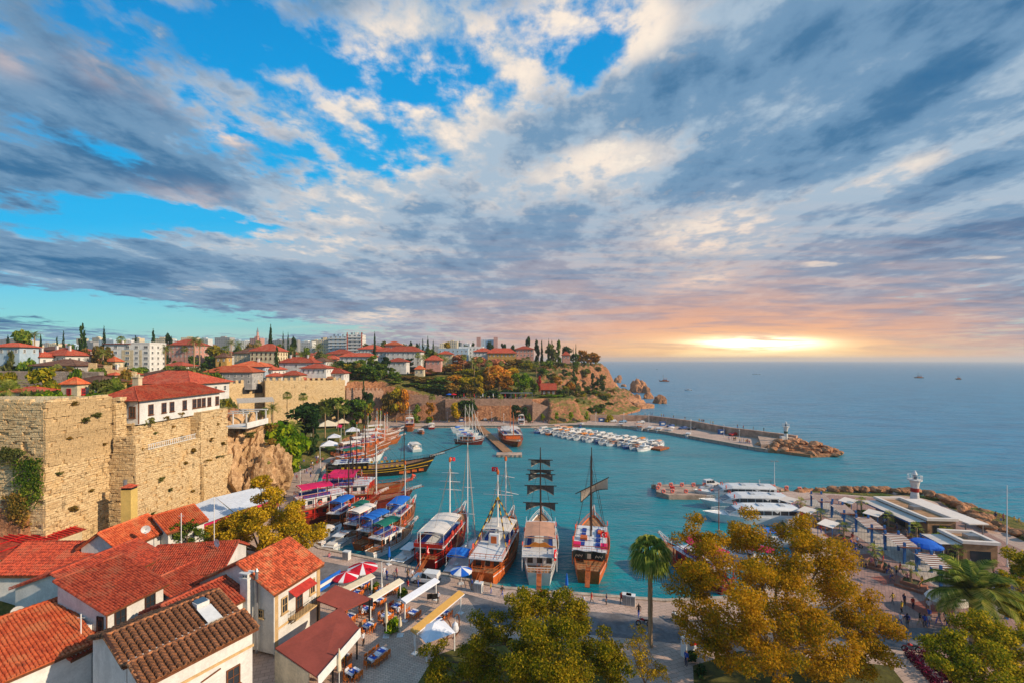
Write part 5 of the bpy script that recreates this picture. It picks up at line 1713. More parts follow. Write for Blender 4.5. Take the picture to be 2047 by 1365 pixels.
def gable_house(label, O, ang, L, Wd, ze0, rb, zr, ze1, zg, wall, tile, pitch=.34, tl=.45, singles=False, hole=None, ov=.4, seed=0, tiles=True, verge=True, back=True, name='house'):
 a = R(ang)
 t = empty(name, (O[0], O[1], zg), a, label, 'house')
 e0, r_, e1 = ze0 - zg, zr - zg, ze1 - zg
 prof = [(0, 0), (Wd, 0), (Wd, e1 - .2), (rb, r_ - .2), (0, e0 - .2)] if rb < Wd - .01 else [(0, 0), (Wd, 0), (Wd, r_ - .2), (0, e0 - .2)]
 mb = MB()
 n = len(prof)
 vs = [(0, p[0], p[1]) for p in prof] + [(L, p[0], p[1]) for p in prof]
 mb.add(vs, [tuple(range(n - 1, -1, -1))[::-1], tuple(range(2 * n - 1, n - 1, -1))] + [(i, n + i, n + (i + 1) % n, (i + 1) % n) for i in range(n)])
 mb.build('wall', wall, t)
 s0 = (r_ - e0) / rb
 ro = empty_part = None
 rbm = MB()
 ee = -ov
 q = [(-ov, ee, e0 - s0 * ov), (L + ov, ee, e0 - s0 * ov), (L + ov, rb, r_), (-ov, rb, r_)]
 rbm.slab(q, .14)
 if rb < Wd - .01:
  s1 = (r_ - e1) / (Wd - rb)
  q2 = [(-ov, rb, r_), (L + ov, rb, r_), (L + ov, Wd + ov, e1 - s1 * ov), (-ov, Wd + ov, e1 - s1 * ov)]
  rbm.slab(q2, .14)
 ro = rbm.build('roof', tile, t)
 if tiles:
  tiled_slope(ro, q[0], q[1], q[2], q[3], tile, pitch, tl, singles, seed, hole)
  if rb < Wd - .01 and back:
   tiled_slope(ro, q2[2], q2[3], q2[0], q2[1], tile, pitch * 1.2, tl * 1.4, False, seed + 1)
# ridge and verge tiles
 if verge:
  vb = MB()
  m = int((L + 2 * ov) / .45)
  for i in range(m):
   x = -ov + (i + .5) * (L + 2 * ov) / m
   vb.tube([(x - .24, rb, r_ + .06), (x + .24, rb, r_ + .10)], [.13, .16], 6)
  for xx in (-ov, L + ov):
   m2 = int(rb / .42)
   for i in range(m2):
    g0, g1 = i / m2, (i + 1) / m2
    p0 = Vector((xx, ee + (rb - ee) * g0, e0 - s0 * ov + (r_ - e0 + s0 * ov) * g0 + .09)); p1 = Vector((xx, ee + (rb - ee) * g1, e0 - s0 * ov + (r_ - e0 + s0 * ov) * g1 + .05))
    vb.tube([p0, p1], [.15, .12], 6)
  o = vb.build('ridge_tiles', tile, ro); o['kind'] = 'stuff'
# gutter board under the front eave
 gb = MB(); gb.b2(-ov, L + ov, ee - .06, ee + .02, e0 - s0 * ov - .26, e0 - s0 * ov - .05); gb.build('fascia', WOOD, t)
 return t, ro
NEAR_G = 1.6
# two-storey white house with balcony
h1, h1r = gable_house('white two-storey house with mixed orange tiles, red awning and iron balcony by the restaurant terrace', (-27.8, 53.2), 73.1, 7.6, 11.5, 9.0, 5.2, 11.7, 8.6, NEAR_G,
WHITE, TILE_MIX, .30, .42, seed=1)
zl = lambda z: z - NEAR_G
SANDS = M('sand_stone_trim', lin(206, 172, 122), .85, .12)
for xx in (.25, 7.35):
 mb = MB(); mb.b2(xx - .28, xx + .28, -.10, .02, 0, zl(8.75)); mb.build('corner_quoin', SANDS, h1)
mb = MB(); mb.b2(.55, 7.05, -.09, .02, 2.55, 2.8); mb.build('string_course', SANDS, h1)
for xx in (1.5, 6.2):
 add_window(h1, xx, -.05, 4.1, 0, .95, 1.9, SANDS, GLASS)
add_window(h1, 3.9, -.05, 3.3, 0, 1.1, 2.5, WOOD, GLASS)
mb = MB(); mb.slab([(2.2, -1.15, 5.75), (5.9, -1.15, 5.75), (5.9, -.03, 6.35), (2.2, -.03, 6.35)], .06); mb.build('awning', M('red_canvas', lin(196, 62, 52), .9), h1)
bal = MB(); bal.b2(2.1, 5.7, -1.25, -.06, 2.95, 3.1)
bl = bal.build('balcony', SANDS, h1)
mb = MB()
for i in range(15):
 x = 2.15 + i * .25
 mb.bar((x, -1.2, 3.1), (x, -1.2, 4.05), .035)
for x in (2.13, 5.67):
 for y in np.arange(-1.1, -.1, .25):
  mb.bar((x, y, 3.1), (x, y, 4.05), .035)
mb.bar((2.1, -1.2, 4.07), (5.7, -1.2, 4.07), .06)
mb.build('railing', BLACK, bl)
for xx in (2.6, 5.2):
 mb = MB(); mb.bar((xx, -.05, 2.2), (xx, -1.1, 2.9), .14); mb.build('bracket', SANDS, bl)
add_window(h1, 0, 1.9, 4.0, -PI / 2, .8, 1.0, SANDS, GLASS)
add_window(h1, 0, 5.9, 5.4, -PI / 2, .8, 1.1, WOOD, GLASS)
mb = MB(); mb.b2(-.9, -.05, 3.0, 4.1, 2.0, 8.6); mb.b2(-1.0, .05, 2.9, 4.2, 8.6, 8.85)
for i in range(3):
 mb.b2(-.8, -.1, 3.1 + i * .36, 3.2 + i * .36, 8.85, 9.25)
mb.b2(-1.0, .05, 2.9, 4.2, 9.25, 9.4)
mb.build('chimney', WHITE, h1)
mb = MB(); mb.tube([(-.35, 2.2, 0), (-.35, 2.2, 9.6)], .17, 8); mb.lathe([(.26, 9.6), (.05, 9.95)], 8, (-.35, 2.2, 0)); mb.build('flue_pipe', METAL, h1)
mb = MB(); mb.tube([(-.08, -.08, 0), (-.08, -.08, 7.1)], .07, 6); mb.build('drain_pipe', WHITE, h1)
# old barrel-tiled house in front
ho, hor = gable_house('white house with old brown barrel tiles in two stepped slopes at the bottom edge', (-31, 38.45), 59.7, 9.1, 3.4, 8.9, 2.2, 9.8, 9.35, NEAR_G, WHITE, TILE_OLD, .52, .40, True, seed=4, back=False)
hu, hur = gable_house('rear half of the old barrel-tiled house with a glass skylight box', (-34.1, 40.25), 59.7, 9.2, 7.4, 9.35, 3.7, 10.6, 9.2, NEAR_G, WHITE, TILE_OLD, .52, .42, True, hole=(.70, .86, -.1, .62), seed=5, back=True)
mb = MB(); mb.b2(6.6, 7.8, 2.0, 3.0, 8.55, 9.15); mb.build('skylight', WHITE, hu)
mb = MB(); mb.slab([(6.7, 2.05, 9.16), (7.7, 2.05, 9.16), (7.7, 2.95, 9.3), (6.7, 2.95, 9.3)], .05); mb.build('skylight_pane', GLASS_B, hu)
mb = MB(); mb.slab([(6.55, -.3, 8.0), (7.9, -.3, 8.0), (7.9, 1.95, 8.72), (6.55, 1.95, 8.72)], .05); mb.build('flat_sheet', WMETAL, hu)
mb = MB(); mb.b2(-.3, 9.3, 3.45, 3.95, 7.7, 7.8); mb.build('gutter', WMETAL, ho)
mb = MB(); mb.b2(-.1, 9.2, -.1, .0, 5.3, 5.55); mb.build('string_course', SANDS, ho)
add_window(ho, 7.2, -.02, 2.4, 0, 1.3, 1.9, WOOD, GLASS)
add_window(ho, 3.0, -.02, 2.4, 0, 1.3, 1.9, WOOD, GLASS)
mb = MB(); mb.bar((4.3, -.12, 4.6), (6.0, -.12, 4.9), .1); mb.build('wall_lamp', WOOD, ho)
mb = MB(); mb.bar((-.32, -.4, 7.2), (-.32, 2.2, 8.2), .22, .3); mb.build('barge_board', WOOD_D, ho)
mb = MB(); mb.bar((-.34, -.4, 7.6), (-.34, 3.7, 9.1), .24, .34); mb.build('barge_board', WOOD_D, hu)
h2, h2r = gable_house('pale house with bright orange-red lean-to roof and two dark brown windows', (-42.8, 48.1), 76.7, 6.1, 7.0, 9.5, 7.0, 12.0, 12.0, NEAR_G, WHITE, TILE, .28, .42, seed=6)
for xx in (1.3, 4.5):
 add_window(h2, xx, -.03, 5.5, 0, 1.2, 2.0, WOOD_D, GLASS)
add_window(h2, 0, .9, 5.0, -PI / 2, .9, 2.2, WOOD_D, GLASS)
mb = MB(); mb.b2(-.45, -.02, 2.0, 2.9, 5.6, 6.3); mb.lathe([(.22, 0), (.22, .06)], 10, (-.47, 2.45, 5.95)); mb.build('air_conditioner', WMETAL, h2)
mb = MB(); mb.tube([(-.05, -.05, 0), (-.05, -.05, 7.4)], .07, 6); mb.build('drain_pipe', WOOD, h2)
h3, h3r = gable_house('large white house with long red tiled roof and a skylight behind the lean-to house', (-48.6, 51.9), 81.9, 9.6, 9.6, 9.7, 4.2, 11.5, 9.5, NEAR_G, WHITE, TILE_D, .28, .42, seed=7)
mb = MB(); mb.slab([(.2, 2.1, 8.95), (1.4, 2.1, 8.95), (1.4, 3.2, 9.42), (.2, 3.2, 9.42)], .08); mb.build('skylight', GLASS_B, h3r)
h4, _ = gable_house('house with wide red hipped roof at the left below the tower', (-66.5, 58.2), 0, 14, 9, 8.8, 4.4, 11.0, 8.8, NEAR_G, WHITE, TILE_D, .28, .42, seed=8)
h5, _ = gable_house('white house with orange-red roof, dish and air conditioner under the yellow chimney', (-52.1, 60.5), 85.4, 6.8, 5.6, 11.0, 2.8, 13.0, 11.0, NEAR_G, WHITE, TILE_O, .28, .42, seed=9)
mb = MB(); mb.b2(-.5, -.05, 2.2, 3.2, 8.0, 8.7); mb.build('air_conditioner', WMETAL, h5)
gable_house('house with orange-red roof at the far end beside the white awning', (-50.0, 66.2), 68, 5.2, 6, 11.2, 3.0, 13.0, 11.2, NEAR_G, WHITE, TILE_O, .28, .42, seed=10)
gable_house('house with dark red roof at bottom left, orange lower slope and tiled ridge', (-46.0, 40.6), 62, 6.6, 9, 7.3, 8.4, 9.6, 9.4, NEAR_G, WHITE, TILE_O, .30, .42, seed=11)
gable_house('low house with small dark red roof between the lean-to house and bottom roofs', (-43.6, 45.2), 72, 4.2, 5, 6.6, 4.6, 7.6, 7.5, NEAR_G, WHITE, TILE_D, .30, .42, seed=12)
gable_house('house with plain red roof right of the lean-to house', (-40.3, 54.4), 76, 5.2, 6, 7.8, 3.5, 9.2, 7.8, NEAR_G, WHITE, TILE, .28, .42, seed=13)
gable_house('house with broad weathered dark red roof behind the two-storey house', (-47.5, 57.8), 10, 9.5, 8.5, 8.4, 5.0, 10.4, 8.6, NEAR_G, WHITE, TILE_D, .28, .42, seed=14)
gable_house('house with smooth bright red hipped roof beside the white chimney', (-34.0, 47.6), 67.7, 6.6, 7.2, 8.2, 3.6, 9.8, 8.2, NEAR_G, WHITE, TILE, .34, .5, seed=15)
# long cream building with red roof frame under the tower
t = empty('house', (-67.6, 57, NEAR_G), R(83), 'long cream building with red steel roof frame below the tower', 'house')
mb = MB(); mb.b2(0, 13, 0, 5.5, 0, 8.3); mb.build('wall', CREAM, t)
mb = MB(); mb.slab([(-.3, -.4, 8.4), (13.3, -.4, 8.4), (13.3, 5.5, 9.3), (-.3, 5.5, 9.3)], .12); mb.build('roof', TILE_D, t)
for i in range(12):
 mb = MB(); mb.bar((6.5 + i * .55, -.4, 8.55), (6.5 + i * .55, 5.5, 9.45), .12, .12); mb.build('rafter', RED, t)
for z in (1.2, 3.4):
 mb = MB(); mb.bar((-.3, z, 8.65 + z * .15), (13.3, z, 8.65 + z * .15), .1); mb.build('purlin', RED, t)
add_window(t, 10.2, -.02, 5.0, 0, 1.0, 2.0, WOOD, GLASS)
t = empty('boundary_wall', (-74, 63.5, 5), .12, 'cream terrace wall with thin red railing at the left edge', 'wall')
mb = MB(); mb.b2(-4, 10, -.2, .2, 0, 4.6); mb.build('wall_core', CREAM, t)
for i in range(6):
 mb = MB(); mb.bar((-3.5 + i * 2.6, 0, 4.6), (-3.5 + i * 2.6, 0, 6.0), .07); mb.build('post', RED, t)
mb = MB(); mb.bar((-4, 0, 5.6), (10, 0, 5.6), .05); mb.build('rail', RED, t)
# yellow chimney stack
t = empty('chimney_stack', (-61.8, 73.5, 4), .1, 'tall square yellow chimney with small red-tiled cap before the old wall', 'chimney')
mb = MB(); mb.b2(-.75, .75, -.75, .75, 0, 11.2); mb.build('shaft', YELLOWW, t)
mb = MB()
for x in (-.6, 0, .6):
 mb.b2(x - .12, x + .12, -.72, .72, 11.2, 11.6)
mb.build('vent', BLACK, t)
mb = MB(); mb.add([(-.95, -.95, 11.6), (.95, -.95, 11.6), (.95, .95, 11.6), (-.95, .95, 11.6), (0, 0, 12.1)], [(0, 1, 4), (1, 2, 4), (2, 3, 4), (3, 0, 4), (3, 2, 1, 0)]); mb.build('cap', TILE, t)
mb = MB(); mb.tube([(-.9, .4, 9), (-.9, .4, 12.6)], .3, 8); mb.build('steel_flue', METAL, t)
# long white awning along the cliff foot
t = empty('awning', (-54.5, 83, NEAR_G), 0, 'long white fabric awning sloping along the foot of the cliff', 'awning')
AW = M('white_canvas', lin(212, 218, 226), .8, .06)
o_ = Vector((-54.5, 83, NEAR_G))
P = lambda x, y, z: tuple(Vector((x, y, z)) - o_)
q = [[P(-58.8, 79, 9.4), P(-52.2, 74.6, 8.6), P(-50.8, 83, 8.2), P(-57.5, 88, 9.6)], [P(-57.4, 88.1, 9.5), P(-50.7, 83.1, 8.3), P(-47.5, 92.5, 8.0), P(-53, 96, 9.4)]]
for k in q:
 mb = MB(); mb.slab(k, .08); mb.build('canvas', AW, t)
 for c in k:
  mb = MB(); mb.bar((c[0], c[1], 0), (c[0], c[1], c[2] - .1), .12); mb.build('post', WMETAL, t)
mb = MB(); mb.slab([P(-52.2, 74.5, 8.5), P(-51.9, 74.3, 7.0), P(-47.2, 92.2, 6.4), P(-47.5, 92.4, 7.9)], .05); mb.build('magenta_valance', M('magenta_canvas', lin(196, 24, 84), .8), t)
# roof dishes, sheds, bits on the roofs
def dish(x, y, z, rz, label):
 t = empty('satellite_dish', (x, y, z), rz, label, 'satellite dish')
 mb = MB()
 n = 12
 vs = [(0, 0.12, 0)] + [(.55 * math.cos(2 * PI * k / n), -.05, .55 * math.sin(2 * PI * k / n)) for k in range(n)]
 mb.add(vs, [(0, 1 + k, 1 + (k + 1) % n) for k in range(n)])
 mb.add([(v[0], v[1] + .03, v[2]) for v in vs], [(0, 1 + (k + 1) % n, 1 + k) for k in range(n)])
 mb.build('reflector', WMETAL, t, (0, 0, .9))
 mb = MB(); mb.bar((0, .1, 0), (0, .1, .95), .06); mb.bar((0, .05, .5), (0, -.7, .75), .04); mb.build('mast', METAL, t)
dish(-50.2, 62.4, 11.9, .5, 'grey satellite dish on the orange roof with the air conditioner')
dish(-48.4, 57.0, 9.7, .3, 'grey satellite dish beside the long red roof above lean-to house')
dish(-52.8, 48.6, 8.3, .8, 'cream satellite dish on the wall at the left edge')
dish(-40.5, 62.5, 10.0, -.4, 'white satellite dish on roof under the golden tree')
for (x, y, zt, lab) in [(-46.5, 64.0, 14.5, 'thin white antenna mast rising before orange roof'), (-43.5, 66.5, 16, 'thin grey antenna mast near the white awning'), (-44.5, 47.0, 9.8, 'short white vent pipe on low dark red roof')]:
 t = empty('antenna_mast', (x, y, 6), 0, lab, 'antenna')
 mb = MB(); mb.tube([(0, 0, 0), (0, 0, zt - 6)], .06, 6); mb.bar((-.4, 0, zt - 6.4), (.4, 0, zt - 6.4), .04); mb.build('mast', WMETAL, t)
 mb = MB(); mb.b2(-.25, .25, -.25, .25, 0, .3); mb.build('foot', METAL, t)
# restaurant roofs beside the two-storey house
RT = M('brown_red_roof', lin(150, 72, 58), .8, .10, .5)
t = empty('canopy', (-21.5, 51, ZQ), 0, 'large flat brown-red restaurant roof with white fascia below the balcony', 'canopy')
o_ = Vector((-21.5, 51, ZQ))
mb = MB(); mb.slab([P(-25.6, 49.2, 4.9), P(-19.3, 45.3, 4.4), P(-17.8, 53.4, 4.4), P(-21.4, 56.9, 5.2)], .15); mb.build('roof', RT, t)
mb = MB(); mb.slab([P(-19.25, 45.2, 4.6), P(-19.2, 45.2, 3.6), P(-17.72, 53.4, 3.6), P(-17.77, 53.4, 4.6)], .05); mb.build('fascia', WMETAL, t)
for f in (.02, .33, .66, .97):
 p = Vector(P(-19.4, 45.6, ZQ)).lerp(Vector(P(-18.0, 53.2, ZQ)), f)
 mb = MB(); mb.b2(p.x - .08, p.x + .08, p.y - .08, p.y + .08, 0, 3.1); mb.build('post', BLACK, t)
mb = MB(); mb.slab([P(-25.6, 49.1, 4.7), P(-25.6, 49.1, 0), P(-20.6, 46.1, 0), P(-20.6, 46.1, 4.3)], .1); mb.build('side_wall', CREAM, t)
t = empty('canopy', (-21.5, 60, ZQ), 0, 'smaller brown-red restaurant roof behind the large one with a glass screen', 'canopy')
o_ = Vector((-21.5, 60, ZQ))
mb = MB(); mb.slab([P(-25.2, 58.5, 5.2), P(-21.0, 57.1, 4.6), P(-18.6, 60.2, 4.5), P(-24.2, 62.4, 5.2)], .15); mb.build('roof', RT, t)
for x, y in ((-21.0, 57.4), (-18.8, 60.0), (-24, 62.2), (-25, 58.6)):
 mb = MB(); c = P(x, y, ZQ); mb.b2(c[0] - .08, c[0] + .08, c[1] - .08, c[1] + .08, 0, 3.3); mb.build('post', BLACK, t)
mb = MB(); mb.slab([P(-24.6, 62.3, 4.6), P(-24.6, 62.3, 3.4), P(-18.4, 60.2, 3.4), P(-18.4, 60.2, 4.5)], .06); mb.build('glass_screen', GLASS_B, t)
# ================================================================== boats
def hull_mesh(L, B, fb, draft, mats, bow=1.0, stern=0.55, sheer=1.0, rake=0.10, n=18, bands=None, transom_rake=.04, name='hull'):
 """L long, B wide, bow towards +y; freeboard fb amidships, sheer lifts the ends; slot 0 topsides, 1 bottom, 2 rubbing strake, 3 deck"""
 vs, fs, mi = [], [], []
 prof = []
 for i in range(n + 1):
  s = i / n                       # 0 stern .. 1 bow
  w = (stern + (1 - stern) * math.sin(min(1, s / .5) * PI / 2)) if s < .5 else max(0.02, (1 - ((s - .5) / .5) ** 2.4) ** .8)
  w *= B / 2
  zt = fb + sheer * ((max(0, s - .45) / .55) ** 2) * 1.0 + sheer * .35 * ((max(0, .4 - s) / .4) ** 2)
  y = -L / 2 + L * s
  dk = draft * (1 - .75 * max(0, (s - .75) / .25) ** 1.5)
  ring = []
  for (fw, fz) in ((0.0, -1.0), (.45, -.72), (.80, -.25), (.90, 0.0), (.95, .45), (.985, .72), (1.0, .80), (1.0, .90), (1.02, 1.0)):
   z = fz * (zt if fz > 0 else dk)
   yo = rake * L * (z / max(zt, .1)) * max(0, (s - .6) / .4) ** 2 - transom_rake * L * (z / max(zt, .1)) * max(0, (.15 - s) / .15)
   ring.append((w * fw, y + yo, z))
  prof.append(ring)
 K = len(prof[0])
 for ring in prof:
  for p in ring: vs.append(p)
  for p in ring: vs.append((-p[0], p[1], p[2]))
 for i in range(n):
  for sd in (0, K):
   for k in range(K - 1):
    a = i * 2 * K + sd + k; b = a + 1; c = (i + 1) * 2 * K + sd + k + 1; d = c - 1
    fs.append((a, d, c, b) if sd == 0 else (a, b, c, d))
    mi.append(1 if k < 3 else (2 if k == 5 else 0))
# transom and deck
 st = [k for k in range(K)] + [K + k for k in range(K - 1, -1, -1)]
 fs.append(tuple(st)); mi.append(0)
 for i in range(n):
# deck just under the rail
  a = i * 2 * K + K - 2; b = a + K; c = (i + 1) * 2 * K + 2 * K - 2; d = (i + 1) * 2 * K + K - 2
  fs.append((a, d, c, b)); mi.append(3)
 me = bpy.data.meshes.new(name)
 me.from_pydata(vs, [], fs)
 for m in mats: me.materials.append(m)
 me.polygons.foreach_set('material_index', mi)
 me.update()
 rail = [(r[-1][0], r[-1][1], r[-1][2]) for r in prof]
 return me, rail
BM = {
'varnish': M('varnished_hull', lin(168, 92, 46), .4, .18, 1.0), 'mahogany': M('mahogany_hull', lin(120, 44, 32), .4, .16, 1.0), 'teak': M('teak_deck', lin(176, 128, 88), .75, .16, 2.5),
'white': M('white_hull', lin(226, 226, 224), .35, .06, .8), 'black': M('black_hull', lin(30, 27, 26), .45, .12, 1.0), 'redh': M('red_hull', lin(160, 30, 28), .45, .12, 1.0),
'yellow': M('yellow_stripe', lin(206, 160, 40), .5, .1, 1.0), 'blueh': M('blue_hull', lin(34, 78, 140), .45, .1, 1.0), 'green': M('green_bottom', lin(30, 84, 74), .6, .15, 1.0),
'canvas_w': M('cream_canvas', lin(226, 216, 204), .9, .06, .5), 'canvas_b': M('blue_canvas', lin(28, 110, 200), .85, .06, .5), 'canvas_g': M('green_canvas', lin(20, 108, 90), .85, .06, .5),
'canvas_m': M('magenta_awning', lin(214, 28, 92), .85, .06, .5), 'canvas_p': M('peach_canvas', lin(214, 160, 130), .85, .08, .5), 'canvas_o': M('orange_canvas', lin(214, 130, 52), .85, .08, .5),
'sail_d': M('dark_sail', lin(92, 98, 96), .9, .1, .8), 'sail_w': M('cream_sail', lin(208, 188, 164), .9, .08, .8), 'spar': M('dark_spar', lin(58, 40, 32), .6, .12, 1.0),
'sparw': M('white_spar', lin(232, 228, 222), .4, .05, 1.0), 'orangew': M('orange_wood', lin(214, 106, 44), .5, .16, 1.5), 'redw': M('red_wood', lin(190, 44, 28), .5, .16, 1.5),
'life': M('life_ring_orange', lin(236, 96, 74), .6, .06, 1.0), 'rope': M('rope', lin(150, 132, 110), .9, .1, 3.0), 'mattress': M('blue_mattress', lin(34, 70, 150), .9, .1, 1.0),
'flag': M('flag_red', lin(220, 24, 36), .8, .05, 1.0, rnd=0), 'flagw': M('flag_white', lin(240, 240, 240), .8, .03, 1.0, rnd=0), 'rubber': M('grey_rubber', lin(120, 122, 124), .7, .08, 1.0),
}
def flag(parent, p, w=1.1, h=.75, ang=0.0):
 """red flag with white crescent and star, flying from p"""
 mb = MB()
 n = 6
 for i in range(n):
  x0, x1 = w * i / n, w * (i + 1) / n
  y0, y1 = .1 * math.sin(i * 1.2), .1 * math.sin((i + 1) * 1.2)
  mb.slab([(x0, y0, 0), (x1, y1, -.03 * i), (x1, y1 + .004, h - .03 * i), (x0, y0 + .004, h)], .012)
 f = mb.build('flag', BM['flag'], parent, p, ang)
 mb = MB()
 for sg in (-1, 1):
  yy = sg * .17
  cx, cz, r = w * .40, h * .5, h * .27
  m = 10
  ring = []
  for k in range(m + 1):
   a = R(40) + (2 * PI - R(80)) * k / m
   ring.append((cx + r * math.cos(a), yy, cz + r * math.sin(a)))
  inner = []
  for k in range(m + 1):
   a = R(52) + (2 * PI - R(104)) * k / m
   inner.append((cx + r * .22 + r * .8 * math.cos(a), yy, cz + r * .8 * math.sin(a)))
  mb.add(ring + inner, [(k, k + 1, m + 2 + k, m + 1 + k) for k in range(m)])
  st = []
  for k in range(10):
   rr = (r * .42) if k % 2 == 0 else r * .17
   a = PI + k * PI / 5
   st.append((cx + r * 1.25 + rr * math.cos(a), yy, cz + rr * math.sin(a)))
  mb.add(st, [tuple(range(10))])
 mb.build('crescent_and_star', BM['flagw'], f)
 return f
def life_ring(parent, p, rz=0, r=.38, m='life'):
 key = ('ring', r, m)
 if key not in TREE_MESH:
  mb = MB()
  pts = [(r * math.cos(a), 0, r * math.sin(a)) for a in np.linspace(0, 2 * PI, 13)]
  mb.tube(pts, r * .24, 6, cap=False)
  TREE_MESH[key] = mb.mesh('life_ring', BM[m])
 return link('life_ring', TREE_MESH[key], parent, p, rz)
def railing(parent, pts, h, mat, every=1.0, name='railing', r=.045):
 mb = MB()
 for a, b in zip(pts, pts[1:]):
  a, b = Vector(a), Vector(b)
  mb.bar(a + Vector((0, 0, h)), b + Vector((0, 0, h)), r * 1.6)
  mb.bar(a + Vector((0, 0, h * .5)), b + Vector((0, 0, h * .5)), r)
  n = max(1, int((b - a).length / every))
  for k in range(n):
   q = a.lerp(b, k / n)
   mb.bar(q, q + Vector((0, 0, h)), r)
 return mb.build(name, mat, parent)
def rig(parent, tops, feet, mat, r=.018):
 mb = MB()
 for a in tops:
  for b in feet:
   mb.bar(a, b, r * 2)
 return mb.build('rigging', mat, parent)
def mast(parent, x, y, z0, h, mat, r=.16, yards=(), yardmat=None, top=None):
 mb = MB()
 mb.tube([(x, y, z0), (x, y, z0 + h * .8), (x, y, z0 + h)], [r, r * .8, r * .45], 8)
 m = mb.build('mast', mat, parent)
 if top:
  mb = MB(); mb.lathe([(r * 1.5, 0), (r * 1.7, .5), (r * .6, .9)], 8, (x, y, z0 + h * .985)); mb.build('mast_head', top, m)
 for (zz, w, tilt) in yards:
  mb = MB()
  mb.tube([(x - w / 2, y + .2, z0 + zz - w / 2 * math.sin(tilt)), (x, y + .2, z0 + zz), (x + w / 2, y + .2, z0 + zz + w / 2 * math.sin(tilt))], [r * .3, r * .55, r * .3], 6)
  mb.build('yard', yardmat or mat, m)
 return m
def awning_sheet(parent, x0, x1, y0, y1, z, sag, mat, name='awning', camber=.25, n=4):
 mb = MB()
 for i in range(n):
  for j in range(4):
   def pt(a, b):
    u, v = a / n, b / 4
    return (x0 + (x1 - x0) * u, y0 + (y1 - y0) * v, z + camber * math.sin(PI * u) - sag * abs(math.sin(PI * v * 2)))
   mb.add([pt(i, j), pt(i + 1, j), pt(i + 1, j + 1), pt(i, j + 1)], [(0, 1, 2, 3)])
 mb.slab([(x0, y0, z - .02), (x1, y0, z - .02), (x1, y0 + .02, z - .22), (x0, y0 + .02, z - .22)], .02)
 mb.slab([(x0, y0, z - .02), (x0, y1, z - .02), (x0 + .02, y1, z - .22), (x0 + .02, y0, z - .22)], .02)
 mb.slab([(x1, y0, z - .02), (x1, y1, z - .02), (x1 + .02, y1, z - .22), (x1 + .02, y0, z - .22)], .02)
 a = mb.build(name, mat, parent)
 for x in (x0, x1):
  for k in range(3):
   link('awning_post', POSTM, a, (x, y0 + (y1 - y0) * k / 2, z))
 return a
_w = MB(); _w.b2(-.03, .03, -.5, .5, 0, .85); WINM = _w.mesh('cabin_window', GLASS)
_w = MB(); _w.b2(-.03, .03, -.03, .03, -2.1, -.02); POSTM = _w.mesh('awning_post', WMETAL)
